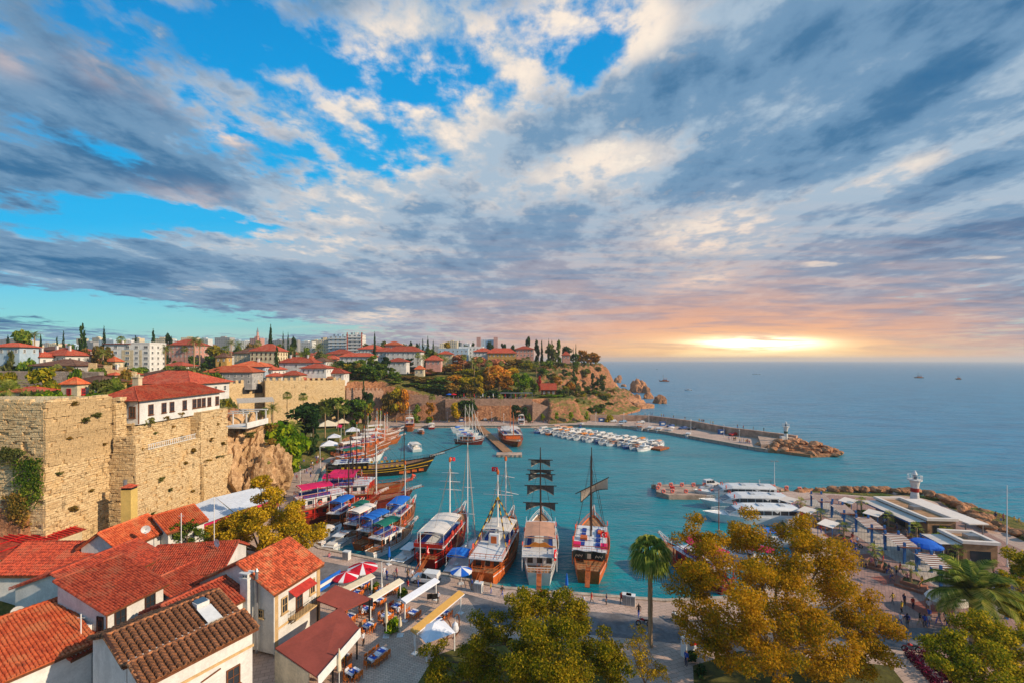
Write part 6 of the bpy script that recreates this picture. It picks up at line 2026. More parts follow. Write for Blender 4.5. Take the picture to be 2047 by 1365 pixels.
def gulet(label, pos, heading, L=20, B=5.6, hull=('varnish', 'white', 'mahogany', 'teak'), fb=1.5, sheer=1.4, cabin=None, awn=None, masts=(), decks=1, rail='orangew', bowsprit=True, gang=True,
rigm='rope', group=None, name='wooden_boat', detail=True, stern_deck=True, cabwall='orangew'):
 t = empty(name, (pos[0], pos[1], 0), heading, label, 'boat', group)
 hm, rl = hull_mesh(L, B, fb, .9, [BM[h] for h in hull], sheer=sheer)
 h = link('hull', hm, t)
# caprail and stanchions
 pts = [(p[0], p[1], p[2] + .02) for p in rl]
 ptl = [(-p[0], p[1], p[2] + .02) for p in rl]
 if detail:
  railing(t, ptl[::-1] + pts if False else pts, .75, BM[rail], 1.0)
  railing(t, ptl, .75, BM[rail], 1.0)
  railing(t, [ptl[0], pts[0]], .75, BM[rail], .5)
 else:
  mb = MB(); mb.tube(pts, .07, 4); mb.tube(ptl, .07, 4); mb.build('caprail', BM[rail], t)
 c0, c1 = cabin or (-.36, .18)
 y0, y1 = L * c0, L * c1
 w = B * .36
 z0 = fb * .92
 zt = z0
 for d in range(decks):
  hh = 2.1
  wb = MB(); wb.b2(-w, w, y0, y1, zt, zt + hh)
  c = wb.build('cabin', BM[cabwall] if d == 0 else BM['white'], t)
  nwin = max(3, int((y1 - y0) / 1.7))
  for sx in (-1, 1):
   for k in range(nwin):
    link('cabin_window', WINM, c, (sx * w, y0 + (y1 - y0) * (k + .5) / nwin, zt + .75))
  for k in range(3):
   link('cabin_window', WINM, c, (-w + 2 * w * (k + .5) / 3, y0, zt + .6), PI / 2, (1, .9, 1.2))
  rb = MB(); rb.b2(-B * .44, B * .44, y0 - (1.4 if stern_deck else .3), y1 + .5, zt + hh, zt + hh + .14)
  rb.build('upper_deck', BM['white'] if d == decks - 1 else BM['teak'], t)
  zt += hh + .14
  ww = B * .43
  if detail:
   railing(t, [(-ww, y1 + .4, zt), (-ww, y0 - 1.2, zt), (ww, y0 - 1.2, zt), (ww, y1 + .4, zt)], .8, BM[rail], .8, 'deck_railing')
   pb = MB()
   for sx in (-1, 1):
    for k in range(4):
     yy = y0 - 1.1 + (y1 - y0 + 1.2) * k / 3
     pb.bar((sx * ww, yy, fb * .8), (sx * ww, yy, zt), .14)
   pb.build('deck_post', BM[rail], t)
  y0 += .8; y1 -= .8; w *= .92
 if awn:
  am, a0, a1 = awn
  awning_sheet(t, -B * .40, B * .40, L * a0, L * a1, zt + 2.15, .12, BM[am])
# benches and cushions below
  mb = MB()
  for sx in (-1, 1):
   mb.b2(sx * B * .28 - .35, sx * B * .28 + .35, L * a0 + .5, L * a1 - .5, zt, zt + .45)
  mb.build('bench', BM['mattress'], t)
 else:
  mb = MB()
  for k in range(4):
   for sx in (-1, 1):
    mb.b2(sx * B * .2 - .4, sx * B * .2 + .4, L * c0 + .6 + k * 2.2, L * c0 + 2.2 + k * 2.2, zt, zt + .18)
  mb.build('sun_mattress', BM['mattress'], t)
 tops = []
 for (ym, hm_, mm, yards) in masts:
  zb = fb if ym > c1 or ym < c0 else zt - .1
  mast(t, 0, L * ym, zb, hm_ - zb, BM[mm], .13 if L < 18.5 else .16, [(a - zb, b, c) for a, b, c in yards], None, BM['orangew'] if mm == 'sparw' else None)
  tops.append((0, L * ym, hm_ * .93))
  rig(t, [(0, L * ym, hm_ * .93)], [(sx * B * .46, L * ym + dy, fb + .3) for sx in (-1, 1) for dy in (-1.4, .0)], BM[rigm])
 top = rl[-1]
 if bowsprit:
  mb = MB(); mb.tube([(0, top[1] - 1.5, top[2] - .1), (0, top[1] + L * .13, top[2] + .9)], [.16, .08], 6); mb.build('bowsprit', BM['varnish' if hull[0] != 'black' else 'spar'], t)
  if tops:
   rig(t, [tops[-1]], [(0, top[1] + L * .12, top[2] + .85), (0, top[1] - .5, top[2])], BM[rigm])
   rig(t, [tops[0]], [(0, -L / 2 + .3, fb + .8)], BM[rigm])
  railing(t, [(.5, top[1] - 1.6, top[2] - .2), (.12, top[1] + L * .1, top[2] + .7), (-.12, top[1] + L * .1, top[2] + .7), (-.5, top[1] - 1.6, top[2] - .2)], .6, BM['sparw'], .7, 'pulpit')
 if gang:
  mb = MB(); mb.slab([(-.35, -L / 2 - 4.2, 1.45), (.35, -L / 2 - 4.2, 1.45), (.35, -L / 2 + .2, fb + .7), (-.35, -L / 2 + .2, fb + .7)], .1)
  g = mb.build('gangway', BM['varnish'], t)
  mb = MB()
  for sx in (-.35, .35):
   mb.bar((sx, -L / 2 - 4.0, 2.2), (sx, -L / 2 + .2, fb + 1.5), .05)
   for k in range(4):
    f = k / 3; mb.bar((sx, -L / 2 - 4.0 + 4.0 * f, 1.45 + (fb - .75) * f), (sx, -L / 2 - 4.0 + 4.0 * f, 2.2 + (fb - .7) * f), .04)
  mb.build('handrail', BM['orangew'], g)
 if detail:
  for k in range(4):
   life_ring(t, ((1 if k % 2 else -1) * B * .44, L * (c0 + .06 + .14 * k), fb + 3.0), PI / 2)
 return t, zt, rl
def at(u, v):
 return G(u, v, 0.0)
def heading(p, q):
 """rotation that points the bow (+y) from p to q"""
 d = Vector(q) - Vector(p)
 return math.atan2(d.y, d.x) - PI / 2
def berth(us, vs, ub, vb):
 """stern and bow water-line pixels -> centre, heading, length"""
 s, b = at(us, vs), at(ub, vb)
 return ((s + b) / 2), heading(s, b), (b - s).length
# --- big boats along the near quay, sterns towards us
p, hd, L = berth(858, 1135, 918, 1062)
b1, zt, rl = gulet('red and white excursion boat with large cream canvas roof at the near quay', p, hd, 19, 6.0, ('redh', 'green', 'white', 'teak'), 1.6, 2.2, (-.40, .20),
('canvas_w', -.42, .12), [(.13, 16.2, 'sparw', [(12.1, 4.2, 0), (13.8, 3.4, 0), (10.5, 4.6, 0)])], 1, 'redw', cabwall='redw')
flag(b1, (0, 19 * .13 + .1, 16.2), 1.0, .7, .3)
for sx in (-1, 1):
 mb = MB(); mb.b2(sx * 2.6 - .05, sx * 2.6 + .05, -7.6, 2.5, zt + .1, zt + .75); mb.build('red_dodger', BM['redw'], b1)
mb = MB(); mb.b2(-2.6, 2.6, -9.2, -9.1, zt + .1, zt + .75); mb.build('red_dodger', BM['redw'], b1)
flag(b1, (0, -9.6, 2.6), 1.0, 1.6, 1.4)
# white sailing yacht with blue bimini
def yacht(label, pos, hd, L=13, B=3.9, mh=19, bim='canvas_b', group=None, detail=True, booms=True):
 t = empty('sailing_yacht', (pos[0], pos[1], 0), hd, label, 'boat', group)
 hm, rl = hull_mesh(L, B, 1.05, .6, [BM['white'], BM['blueh'], BM['white'], BM['white']], sheer=.35, stern=.8, rake=.06, n=14)
 link('hull', hm, t)
 mb = MB(); mb.box((0, -.5, 1.25), (B * .55, L * .45, .7), 0, .75); c = mb.build('coachroof', BM['white'], t)
 mb = MB(); mb.b2(-B * .24, B * .24, -L * .12, L * .1, 1.30, 1.46); mb.build('cabin_window', GLASS, c)
 m = mast(t, 0, L * .10, 1.2, mh - 1.2, BM['sparw'], .12, [(mh * .55, 2.4, 0), (mh * .32, 2.8, 0)])
 mb = MB(); mb.tube([(0, L * .09, 2.6), (0, -L * .3, 2.75)], .13, 6); mb.build('boom', BM['sparw'], t)
 mb = MB(); mb.tube([(0, L * .49, 1.6), (0, L * .1, mh - .8)], [.13, .07], 6); mb.build('furled_sail', BM['canvas_w'], t)
 rig(t, [(0, L * .1, mh - .3)], [(B * .46, L * .08, 1.2), (-B * .46, L * .08, 1.2), (0, -L * .49, 1.3), (B * .42, 0, 1.2), (-B * .42, 0, 1.2)], BM['rope'], .014)
 awning_sheet(t, -B * .44, B * .44, -L * .40, -L * .16, 3.0, .03, BM[bim], 'bimini')
 if detail:
  railing(t, [(B * .4, -L * .48, 1.1), (B * .47, 0, 1.15), (.1, L * .47, 1.4), (-B * .47, 0, 1.15), (-B * .4, -L * .48, 1.1)], .6, WMETAL, 2.0, 'lifeline', .02)
  mb = MB()
  for i in range(5):
   mb.tube([(-.9 + i * .45, -L * .47, 1.1), (-.9 + i * .45, -L * .47, 1.55), (-.6 + i * .3, -L * .43, 1.6)], .04, 5)
  mb.lathe([(.5, 0), (.55, .08)], 12, (0, -L * .40, 1.7)); mb.build('stern_fittings', WMETAL, t)
 return t
p, hd, L = berth(908, 1152, 950, 1092)
yacht('white sailing yacht with blue bimini between the red excursion boat and the orange gulet', p, hd, 13.0, 4.0, 21)
p, hd, L = berth(972, 1162, 1016, 1082)
b2_, zt, rl = gulet('orange varnished gulet with white upper deck, two white masts and small red flag', p, hd, 20, 6.4, ('orangew', 'mahogany', 'white', 'teak'), 1.8, 2.4, (-.38, .22), ('canvas_w', -.10, .20),
[(-.02, 15.7, 'sparw', [(11.8, 5.5, .0)]), (.30, 16.8, 'sparw', [(13.5, 3.4, -.1), (10.5, 5.0, -.15)])], 1, 'orangew')
flag(b2_, (0, -.02 * 20, 16.0), 1.2, .8, 2.9)
mb = MB(); mb.b2(-.9, .9, -3.4, -2.6, zt, zt + 1.9); wh = mb.build('wheelhouse', BM['white'], b2_)
mb = MB(); mb.b2(-.5, .5, -3.45, -3.4, zt + .4, zt + 1.6); mb.build('door', BM['orangew'], wh)
for sx, dy in ((-2.9, -6), (2.9, -6), (-2.9, 2.0), (2.9, 2.0)):
 mb = MB()
 for k in range(14):
  a = Vector((0, -.4, 11.5)).lerp(Vector((sx, dy, zt + .4)), k / 14); b = Vector((0, -.4, 11.5)).lerp(Vector((sx, dy, zt + .4)), (k + 1) / 14)
  mb.cur = k % 2
  mb.bar(a, b, .18)
 mb.build('wrapped_rope', [BM['yellow'], BM['spar']], b2_)
p, hd, L = berth(1078, 1172, 1082, 1060)
b3, zt, rl = gulet('white and orange gulet with peach canvas and five tiers of small dark square sails', p, hd, 23, 6.6, ('white', 'mahogany', 'spar', 'teak'), 1.9, 1.6, (-.38, .26), ('canvas_p', -.32, -.02),
[(.02, 19.8, 'spar', [])], 1, 'sparw', rigm='spar', cabwall='white')
def sail_tier(parent, y, z, w, h, mat, y2=.3, edge='sail_w'):
 mb = MB()
 mb.tube([(-w / 2 - .5, y, z), (w / 2 + .5, y, z)], .09, 6); yd = mb.build('yard', BM['spar'], parent)
 mb = MB()
 n = 8
 def pt(i, k):
  f = i / n
  x = -w / 2 + w * f
  drop = h * (.42 + .58 * abs(2 * f - 1) ** 1.5)
  return (x, y + y2 + .45 * math.sin(PI * f) * k, z - .08 - drop * k)
 for i in range(n):
  mb.add([pt(i, 0), pt(i + 1, 0), pt(i + 1, .5), pt(i, .5)], [(0, 1, 2, 3)]); mb.add([pt(i, .5), pt(i + 1, .5), pt(i + 1, 1), pt(i, 1)], [(0, 1, 2, 3)])
 s = mb.build('sail', BM[mat], yd)
 mb = MB()
 for i in range(n):
  mb.bar(pt(i, 1.0), pt(i + 1, 1.0), .12)
 mb.build('sail_hem', BM[edge], s)
for z, w, h in ((17.4, 3.6, 1.3), (15.5, 3.9, 1.1), (14.7, 4.5, 1.3), (12.6, 5.0, 1.8), (9.4, 5.5, 1.5)):
 sail_tier(b3, 23 * .02 + .25, z, w, h, 'sail_d')
mb = MB()
pts = []
for k in range(17):
 f = k / 16
 pts.append((-2.7 + 5.4 * f, .75 + .75 * math.sin(PI * f) + .14 * math.cos(f * PI * 6)))
vs = [(-2.7, -8.6, zt + .95)] + [(x, -8.6, zt + .2 + z) for x, z in pts] + [(2.7, -8.6, zt + .95)]
n = len(vs)
mb.add(vs + [(v[0], v[1] + .12, v[2]) for v in vs], [tuple(range(n)), tuple(range(2 * n - 1, n - 1, -1))] + [(i, n + i, n + (i + 1) % n, (i + 1) % n) for i in range(n)])
mb.build('carved_board', BM['canvas_o'], b3)
flag(b3, (2.4, -10.4, 3.4), 1.2, 1.8, 1.2)
p, hd, L = berth(1176, 1170, 1186, 1065)
b4, zt, rl = gulet('orange and white gulet with two dark masts, tilted cream sail and dark printed banner', p, hd, 21, 6.6, ('orangew', 'green', 'white', 'teak'), 1.9, 1.6, (-.30, .18), None,
[(-.04, 18.6, 'spar', []), (.10, 19.6, 'spar', [])], 1, 'orangew', bowsprit=True, rigm='spar')
mb = MB()
mb.tube([(-2.9, .2, 11.2), (0, .2, 12.8), (3.2, .2, 14.6)], .09, 6); yd = mb.build('yard', BM['spar'], b4)
mb = MB()
n = 10
def lp(i, k):
 f = i / n
 return (-1.9 + 4.9 * f, .5 + .6 * math.sin(PI * f) * k, 11.7 + 2.75 * f - k * (2.1 - .6 * math.sin(PI * f)))
for i in range(n):
 for k in range(3):
  mb.add([lp(i, k / 3), lp(i + 1, k / 3), lp(i + 1, (k + 1) / 3), lp(i, (k + 1) / 3)], [(0, 1, 2, 3)])
s = mb.build('sail', BM['sail_w'], yd)
mb = MB()
for i in range(n):
 mb.bar(lp(i, 1), lp(i + 1, 1), .12)
mb.bar(lp(0, 0), lp(0, 1), .12); mb.build('sail_hem', BM['spar'], s)
mb = MB()
for k in range(8):
 x0, x1 = -2.7 + 5.4 * k / 8, -2.7 + 5.4 * (k + 1) / 8
 d0, d1 = .18 * math.sin(k * PI / 2), .18 * math.sin((k + 1) * PI / 2)
 mb.slab([(x0, -7.9 + d0, zt - 1.3), (x1, -7.9 + d1, zt - 1.3), (x1, -7.88 + d1, zt + .1), (x0, -7.88 + d0, zt + .1)], .04)
bn = mb.build('banner', M('dark_banner', lin(40, 48, 46), .8, .1, 1.0), b4)
mb = MB()
for cx in (-1.7, 1.6):
 for k in range(5):
  mb.bar((cx - .6 + k * .25, -8.15, zt - .8 + .12 * (k % 2)), (cx - .42 + k * .25, -8.15, zt - .42 - .1 * (k % 2)), .07)
mb.box((0, -8.15, zt - .6), (.6, .03, .8)); mb.build('banner_print', BM['sail_w'], bn)
for x, y, mt in ((-2.2, -5.6, 'canvas_m'), (2.4, -5.6, 'canvas_m'), (-1.2, -2.5, 'orangew'), (1.8, 0.5, 'orangew')):
 mb = MB(); mb.b2(x - .6, x + .6, y - .7, y + .7, zt, zt + .5); mb.build('deck_seat', BM[mt], b4)
flag(b4, (1.8, -3.4, zt + .9), 1.1, 1.0, 0.2)
# --- small and mid boats in the near left corner
W_near = 'in the near left corner of the harbour'
SMALLS = [  # stern u,v, bow u,v, L, hull, awning, label
(742, 1115, 820, 1070, 15, ('white', 'green', 'varnish', 'teak'), 'canvas_g', 'white and varnished cabin boat with dark green canvas nearest the red excursion boat', 'sparw', 0),
(715, 1100, 800, 1052, 13, ('varnish', 'white', 'white', 'teak'), 'canvas_b', 'varnished cabin boat with mid blue canvas second from the quay corner', 'sparw', 0),
(690, 1085, 772, 1040, 13, ('white', 'mahogany', 'mahogany', 'teak'), 'canvas_w', 'white motor boat with pale grey canvas and dark red side', 'sparw', 0),
(776, 1070, 826, 1020, 14, ('varnish', 'white', 'white', 'teak'), 'canvas_b', 'gulet with bright blue canvas over its foredeck and one tall white mast', 'sparw', 12.5),
(660, 1060, 720, 1022, 14, ('mahogany', 'white', 'varnish', 'teak'), 'canvas_b', 'mahogany boat with flat bright blue awning near the golden tree', 'sparw', 0),
(700, 1072, 745, 1035, 11, ('varnish', 'white', 'white', 'teak'), 'canvas_g', 'small varnished boat with green canvas behind the pale motor boat', 'sparw', 0)]
for (us, vs_, ub, vb, L, hull, aw, lab, mm, mh) in SMALLS:
 p, hd, LL = berth(us, vs_, ub, vb)
 L = min(L, LL * 1.02)
 gulet(lab, p, hd, L, L * .29, hull, 1.1, .9, (-.30, .12), (aw, -.34, .08), [(.16, mh, mm, [])] if mh else [], 1, 'varnish', bowsprit=True, gang=False, cabwall='white' if hull[0] == 'white' else 'orangew')
# red two-deck boats with magenta awnings
for k, (us, vs_, ub, vb, L, lab, hull, aw) in enumerate([
(628, 1042, 705, 1025, 19, 'dark red two-deck pirate boat with magenta awning nearest the golden tree', ('mahogany', 'redh', 'varnish', 'teak'), 'canvas_m'),
(650, 1018, 788, 1008, 21, 'brown and red two-deck boat with magenta awning and red waterline', ('mahogany', 'redh', 'black', 'teak'), 'canvas_m'),
(650, 985, 800, 985, 20, 'red-brown boat with magenta side screen and ornate figurehead', ('varnish', 'redh', 'redw', 'teak'), 'canvas_m')]):
 p, hd, LL = berth(us, vs_, ub, vb)
 b, zt, rl = gulet(lab, p, hd, L, 5.6, hull, 1.7, 1.6, (-.40, .12), (aw, -.40, -.05), [(-.08, 12.5 + k, 'spar', [(10, 3.4, .06)]), (.18, 14 + 1.5 * k, 'sparw' if k else 'spar', [(11, 4.0, 0)])], 2 if k < 2 else 1,
 'redw' if k < 2 else 'orangew', gang=False, rigm='spar', cabwall='redw', name='excursion_boat')
 if k == 2:
  mb = MB()
  tip = rl[-1]
  mb.tube([(0, tip[1] - .5, tip[2]), (0, tip[1] + 1.2, tip[2] + .6), (0, tip[1] + 1.7, tip[2] + 1.6), (.1, tip[1] + 2.3, tip[2] + 1.5)], [.5, .45, .5, .2], 8)
  mb.build('figurehead', BM['life'], b)
# black pirate ship with yellow stripes
p, hd, LL = berth(672, 952, 842, 942)
b, zt, rl = gulet('long black pirate ship with yellow stripes, orange bow and tall dark masts', p, hd, 29, 7.0, ('black', 'redh', 'yellow', 'teak'), 2.6, 2.2, (-.42, -.12), None,
[(-.30, 12, 'spar', []), (-.15, 22, 'spar', [(12, 8.5, .5), (17, 5, .1)]), (.26, 15, 'spar', [(11, 5, 0)])], 1, 'spar', gang=False, rigm='spar', cabwall='black', name='pirate_ship')
for off, z in ((.05, 1.35), (.05, 2.05)):
 mb = MB()
 for sx in (-1, 1):
  mb.tube([(sx * (q[0] * (.955 if z < 1.6 else .99) + off), q[1] - .004 * 29 * (1 if i > 13 else 0), q[2] * z / 2.6) for i, q in enumerate(rl[:-1])], .09, 4)
 mb.build('yellow_stripe', BM['yellow'], b)
mb = MB()
for sx in (-1, 1):
 for q in rl[13:17]:
  mb.box((sx * q[0] * .93, q[1], q[2] * .28), (.25, 1.5, .7))
mb.build('bow_panel', BM['orangew'], b)
tip = rl[-1]
mb = MB(); mb.tube([(0, tip[1] - 2, tip[2]), (0, tip[1] + 9.5, tip[2] + 3.6)], [.28, .12], 7); mb.build('long_bowsprit', BM['spar'], b)
rig(b, [(0, 29 * .26, 14.8)], [(0, tip[1] + 9.0, tip[2] + 3.4), (0, tip[1] + 4.5, tip[2] + 1.7)], BM['spar'], .03)
rig(b, [(0, -29 * .15, 21.5)], [(0, 29 * .26, 12), (0, -29 * .30, 11), (0, -14, 5), (3.2, -6, 3), (-3.2, -6, 3), (3.2, -2, 3)], BM['spar'], .03)
mb = MB()
for k in range(12):
 for sx in (-1, 1):
  mb.b2(sx * 3.45 - .08, sx * 3.45 + .08, -11 + k * 1.6, -10.2 + k * 1.6, 2.9, 3.5)
mb.build('gun_port', BM['yellow'], b)
flag(b, (2.2, -2, zt + .4), 1.6, 1.1, .2)
# second row: gulets with sterns to the left quay
MIDL = [(668, 935, 760, 918, ('white', 'green', 'white', 'teak'), 'canvas_g', 'white boat with long dark green cover beside the black pirate ship', 0, 'sparw'),
(668, 918, 752, 903, ('varnish', 'white', 'white', 'teak'), 'canvas_w', 'varnished gulet with flat white roof and tall green-topped mast', 12, 'sparw'),
(690, 905, 775, 893, ('varnish', 'white', 'white', 'teak'), 'canvas_w', 'orange varnished gulet with white awning, middle of the left quay row', 14, 'sparw'),
(700, 896, 800, 884, ('varnish', 'white', 'orangew', 'teak'), 'canvas_w', 'large orange gulet with long bow overhang at the left quay', 15, 'sparw'),
(715, 886, 792, 876, ('varnish', 'white', 'white', 'teak'), 'canvas_w', 'orange gulet with white awning and orange mast near the cafe roofs', 14, 'orangew'),
(722, 876, 795, 868, ('white', 'blueh', 'varnish', 'teak'), 'canvas_w', 'white hulled gulet innermost in the left quay row', 12.5, 'sparw')]
for (us, vs_, ub, vb, hull, aw, lab, mh, mm) in MIDL:
 p, hd, LL = berth(us, vs_, ub, vb)
 L = min(LL, 19)
 gulet(lab, p, hd, L, L * .27, hull, 1.4, 1.3, (-.34, .10), (aw, -.36, .04), [(.02, mh, mm, []), (.2, mh * .85, mm, [])] if mh else [], 1, 'orangew', gang=False, detail=True)
# white motor launch under way with passengers' canopy
def launch(label, pos, hd, L=9, B=3.2, hull='white', cab='white', roof='white', group=None, stripe='blueh', awn=None, name='motor_boat', tower=False):
 t = empty(name, (pos[0], pos[1], 0), hd, label, 'boat', group)
 hm, rl = hull_mesh(L, B, .95, .45, [BM[hull], BM[stripe], BM[stripe], BM['white']], sheer=.55, stern=.86, rake=.08, n=10)
 link('hull', hm, t)
 mb = MB(); mb.box((0, L * .06, 1.35), (B * .62, L * .34, 1.1), 0, .82); c = mb.build('cabin', BM[cab], t)
 mb = MB(); mb.b2(-B * .29, B * .29, L * .235, L * .245, 1.35, 1.75)
 for sx in (-1, 1):
  mb.b2(sx * B * .285 - .02, sx * B * .285 + .02, -L * .06, L * .18, 1.35, 1.72)
 mb.build('cabin_window', GLASS, c)
 if awn:
  awning_sheet(t, -B * .42, B * .42, -L * .42, L * .02, 2.7, .03, BM[awn], 'bimini')
 else:
  mb = MB(); mb.b2(-B * .36, B * .36, -L * .2, L * .2, 1.9, 2.0); mb.build('roof', BM[roof], c)
 railing(t, [(B * .42, 0, 1.1), (B * .3, L * .33, 1.3), (0, L * .5, 1.55), (-B * .3, L * .33, 1.3), (-B * .42, 0, 1.1)], .5, WMETAL, 1.2, 'bow_rail', .03)
 mb = MB(); mb.b2(-B * .3, B * .3, -L * .44, -L * .30, .9, 1.3); mb.build('stern_seat', BM['canvas_w'], t)
 if tower:
  mb = MB(); mb.b2(-.5, .5, -.3, .3, 2.0, 2.9); mb.build('flybridge', BM['white'], c)
 return t
for us, vs_, ub, vb, lab, st_, aw_ in [(640, 1088, 672, 1066, 'white motor launch in the quay corner with grey cover', 'redh', 'canvas_w'), (664, 1098, 700, 1074, 'white motor launch second from the quay corner', 'blueh', None), (800, 1128, 836, 1098, 'small white tender between green-canvas boat and red excursion boat', 'green', None),
(646, 972, 700, 966, 'white launch between the pirate ship and the magenta boats', 'varnish', 'canvas_w'), (690, 928, 730, 922, 'low white launch astern of the green-covered boat', 'blueh', 'canvas_b')]:
 p, hd, LL = berth(us, vs_, ub, vb)
 launch(lab, (p.x, p.y), hd, 8.5, 2.9, 'white', 'white', stripe=st_, awn=aw_)
p, hd, LL = berth(818, 888, 838, 906)
launch('white passenger launch under way with canopy and wake in the middle of the harbour', p, hd + PI, 13, 4.4, 'white', 'white', 'white', awn='canvas_w', stripe='varnish')
# boats at the far quay
p, hd, LL = berth(818, 850, 820, 866)
gulet('varnished gulet facing us at the far quay, left of small red boat', p, hd + PI, 15, 4.8, ('varnish', 'white', 'white', 'teak'), 2.0, 1.6, (-.3, .15), ('canvas_w', -.3, .1), [(.05, 12.2, 'sparw', [(8.5, 4, 0), (10, 3, 0), (7.2, 4, 0)])], 1, 'orangew', gang=False)
p, hd, LL = berth(862, 850, 863, 860)
launch('small red and white boat with domed canopy at the far quay', p, hd + PI, 9, 3.6, 'redh', 'white', awn='canvas_w')
p, hd, LL = berth(838, 858, 846, 872)
launch('small brown workboat beside a short floating landing at the far quay', p, hd, 9, 3.4, 'varnish', 'varnish')
# pier with the boats alongside
PIER = [(948, 848), (966, 848), (1037, 906), (1012, 908)]
pa, pb_ = G(955, 849, .9), G(1015, 902, .9)
t = empty('pier', (pa.x, pa.y, 0), math.atan2(pb_.y - pa.y, pb_.x - pa.x), 'wooden pier running out from the far quay with a wider T-shaped end', 'pier')
Lp = (pb_ - pa).length
plank = MB(); plank.b2(-.27, .27, -1.9, 1.9, .82, .9); pm = plank.mesh('plank', BM['teak'])
nn = int(Lp / .58)
for i in range(nn):
 link('plank', pm, t, ((i + .5) * Lp / nn, 0, rng.uniform(-.012, .012)))
mb = MB(); mb.b2(0, Lp, -1.7, -1.4, .45, .81); mb.b2(0, Lp, 1.4, 1.7, .45, .81); mb.build('beam', BM['varnish'], t)
for i in range(9):
 mb = MB(); mb.lathe([(.22, -2), (.22, .8)], 8, (i * Lp / 9 + 2, 1.55, 0)); mb.lathe([(.22, -2), (.22, .8)], 8, (i * Lp / 9 + 2, -1.55, 0)); mb.build('pile', CONC, t)
p = G(1018, 907, .9)
mb = MB(); mb.box((0, 0, .5), (9.5, 4.6, .9)); mb.build('landing', CONC_D, t, t.matrix_basis.inverted() @ Vector((p.x, p.y + 1, 0)), -t.rotation_euler.z)
for i in range(6):
 mb = MB(); mb.box((0, 0, .35), (.5, .16, 1.0)); mb.build('fender', BM['rubber'], t, t.matrix_basis.inverted() @ Vector((p.x - 4.2 + i * 1.65, p.y - 1.36, 0)), -t.rotation_euler.z)
FARB = [(1004, 862, 1040, 900, 'large orange-red gulet with white canopy and blue awnings right of the pier', ('varnish', 'black', 'redw', 'teak'), 34, 'canvas_w', 17, 'redw'),
(1044, 858, 1040, 842, 'white two-deck boat moored at the far quay right of the big gulet', ('white', 'blueh', 'white', 'teak'), 13, 'canvas_w', 0, 'sparw'),
(908, 886, 966, 888, 'dark red gulet with white cabin top lying left of the pier end', ('mahogany', 'redh', 'white', 'teak'), 11.5, 'canvas_w', 0, 'sparw')]
for (us, vs_, ub, vb, lab, hull, L, aw, mh, rl_) in FARB:
 p, hd, LL = berth(us, vs_, ub, vb)
 gulet(lab, p, hd, L, L * .28, hull, 1.5, 1.4, (-.30, .2), (aw, -.1, .18), [(.0, mh, 'orangew', []), (.25, mh * .8, 'orangew', [])] if mh else [], 1, rl_, gang=False)
for i, (u, v, mh) in enumerate([(920, 858, 0), (926, 864, 14), (934, 870, 15), (940, 876, 16), (946, 880, 12)]):
 p = at(u, v)
 if mh:
  yacht(f'white sailing yacht with blue cover left of the pier, {ORD[i]} from far end', (p.x, p.y), R(-80), 10, 3.2, mh, 'canvas_b', 'yachts along the left side of the pier', detail=False)
 else:
  launch('white open boat with dark red stripe at the inner end of the pier', (p.x, p.y), R(-80), 9, 3, 'white', 'white', stripe='redh')
# small craft on both sides of the floating pontoon
a, b = G(1092, 858, .6), G(1312, 893, .6)
t = empty('pontoon', (a.x, a.y, 0), math.atan2(b.y - a.y, b.x - a.x), 'floating wooden pontoon lined with small white boats', 'pontoon')
Lq = (b - a).length
plank = MB(); plank.b2(-.4, .4, -1.6, 1.6, .5, .6); pm = plank.mesh('plank', BM['teak'])
for i in range(int(Lq / .9)):
 link('plank', pm, t, (.45 + i * .9, 0, rng.uniform(-.01, .01)))
mb = MB(); mb.b2(0, Lq, -1.5, 1.5, -.3, .49); mb.build('float', BM['varnish'], t)
mb = MB(); mb.box((Lq + 1.8, 0, .45), (4, 7, .7)); mb.build('end_platform', BM['varnish'], t)
mb = MB(); mb.box((-3.5, 0, .6), (8, 3.0, .5)); mb.build('landing', CONC_D, t)
along = (b - a).normalized()
perp = Vector((along.y, -along.x, 0))      # towards us
ha = math.atan2(along.y, along.x)
r_ = random.Random(9)
cols_ = [('white', 'white', 'blueh', None), ('white', 'white', 'varnish', 'canvas_w'), ('white', 'white', 'redh', None), ('white', 'varnish', 'blueh', 'canvas_w'), ('white', 'white', 'blueh', 'canvas_p'), ('varnish', 'white', 'white', 'canvas_w'),
('white', 'white', 'green', 'canvas_o'), ('blueh', 'white', 'white', 'canvas_w')]
hullw = {'white': 'white', 'varnish': 'varnished', 'blueh': 'blue'}
aww = {None: 'hard roof', 'canvas_w': 'cream canopy', 'canvas_p': 'peach canopy', 'canvas_o': 'orange canopy'}
for side, n in ((1, 17), (-1, 15)):
 for i in range(n):
  f = (i + .6) / n
  ht, cb_, st_, aw_ = cols_[r_.randrange(len(cols_))]
  L = r_.uniform(7.0, 9.5)
  p = a + along * (Lq * f) + perp * side * (L / 2 + 1.9)
  lt = launch('', (p.x, p.y), ha + (PI if side > 0 else 0) + r_.uniform(-.08, .08), L, L * .34, ht, cb_, 'white', 'small boats moored along the floating pontoon', st_, aw_, tower=r_.random() < .25)
  swn = {'blueh': 'blue', 'varnish': 'brown', 'redh': 'red', 'green': 'green', 'white': 'white'}[st_]
  in_series(lt, (p.x / p.y) * F_PX + U0, f'small {hullw[ht]} boat, {swn} stripe, {aww[aw_]}', ('near side' if side > 0 else 'far side') + ' of pontoon')
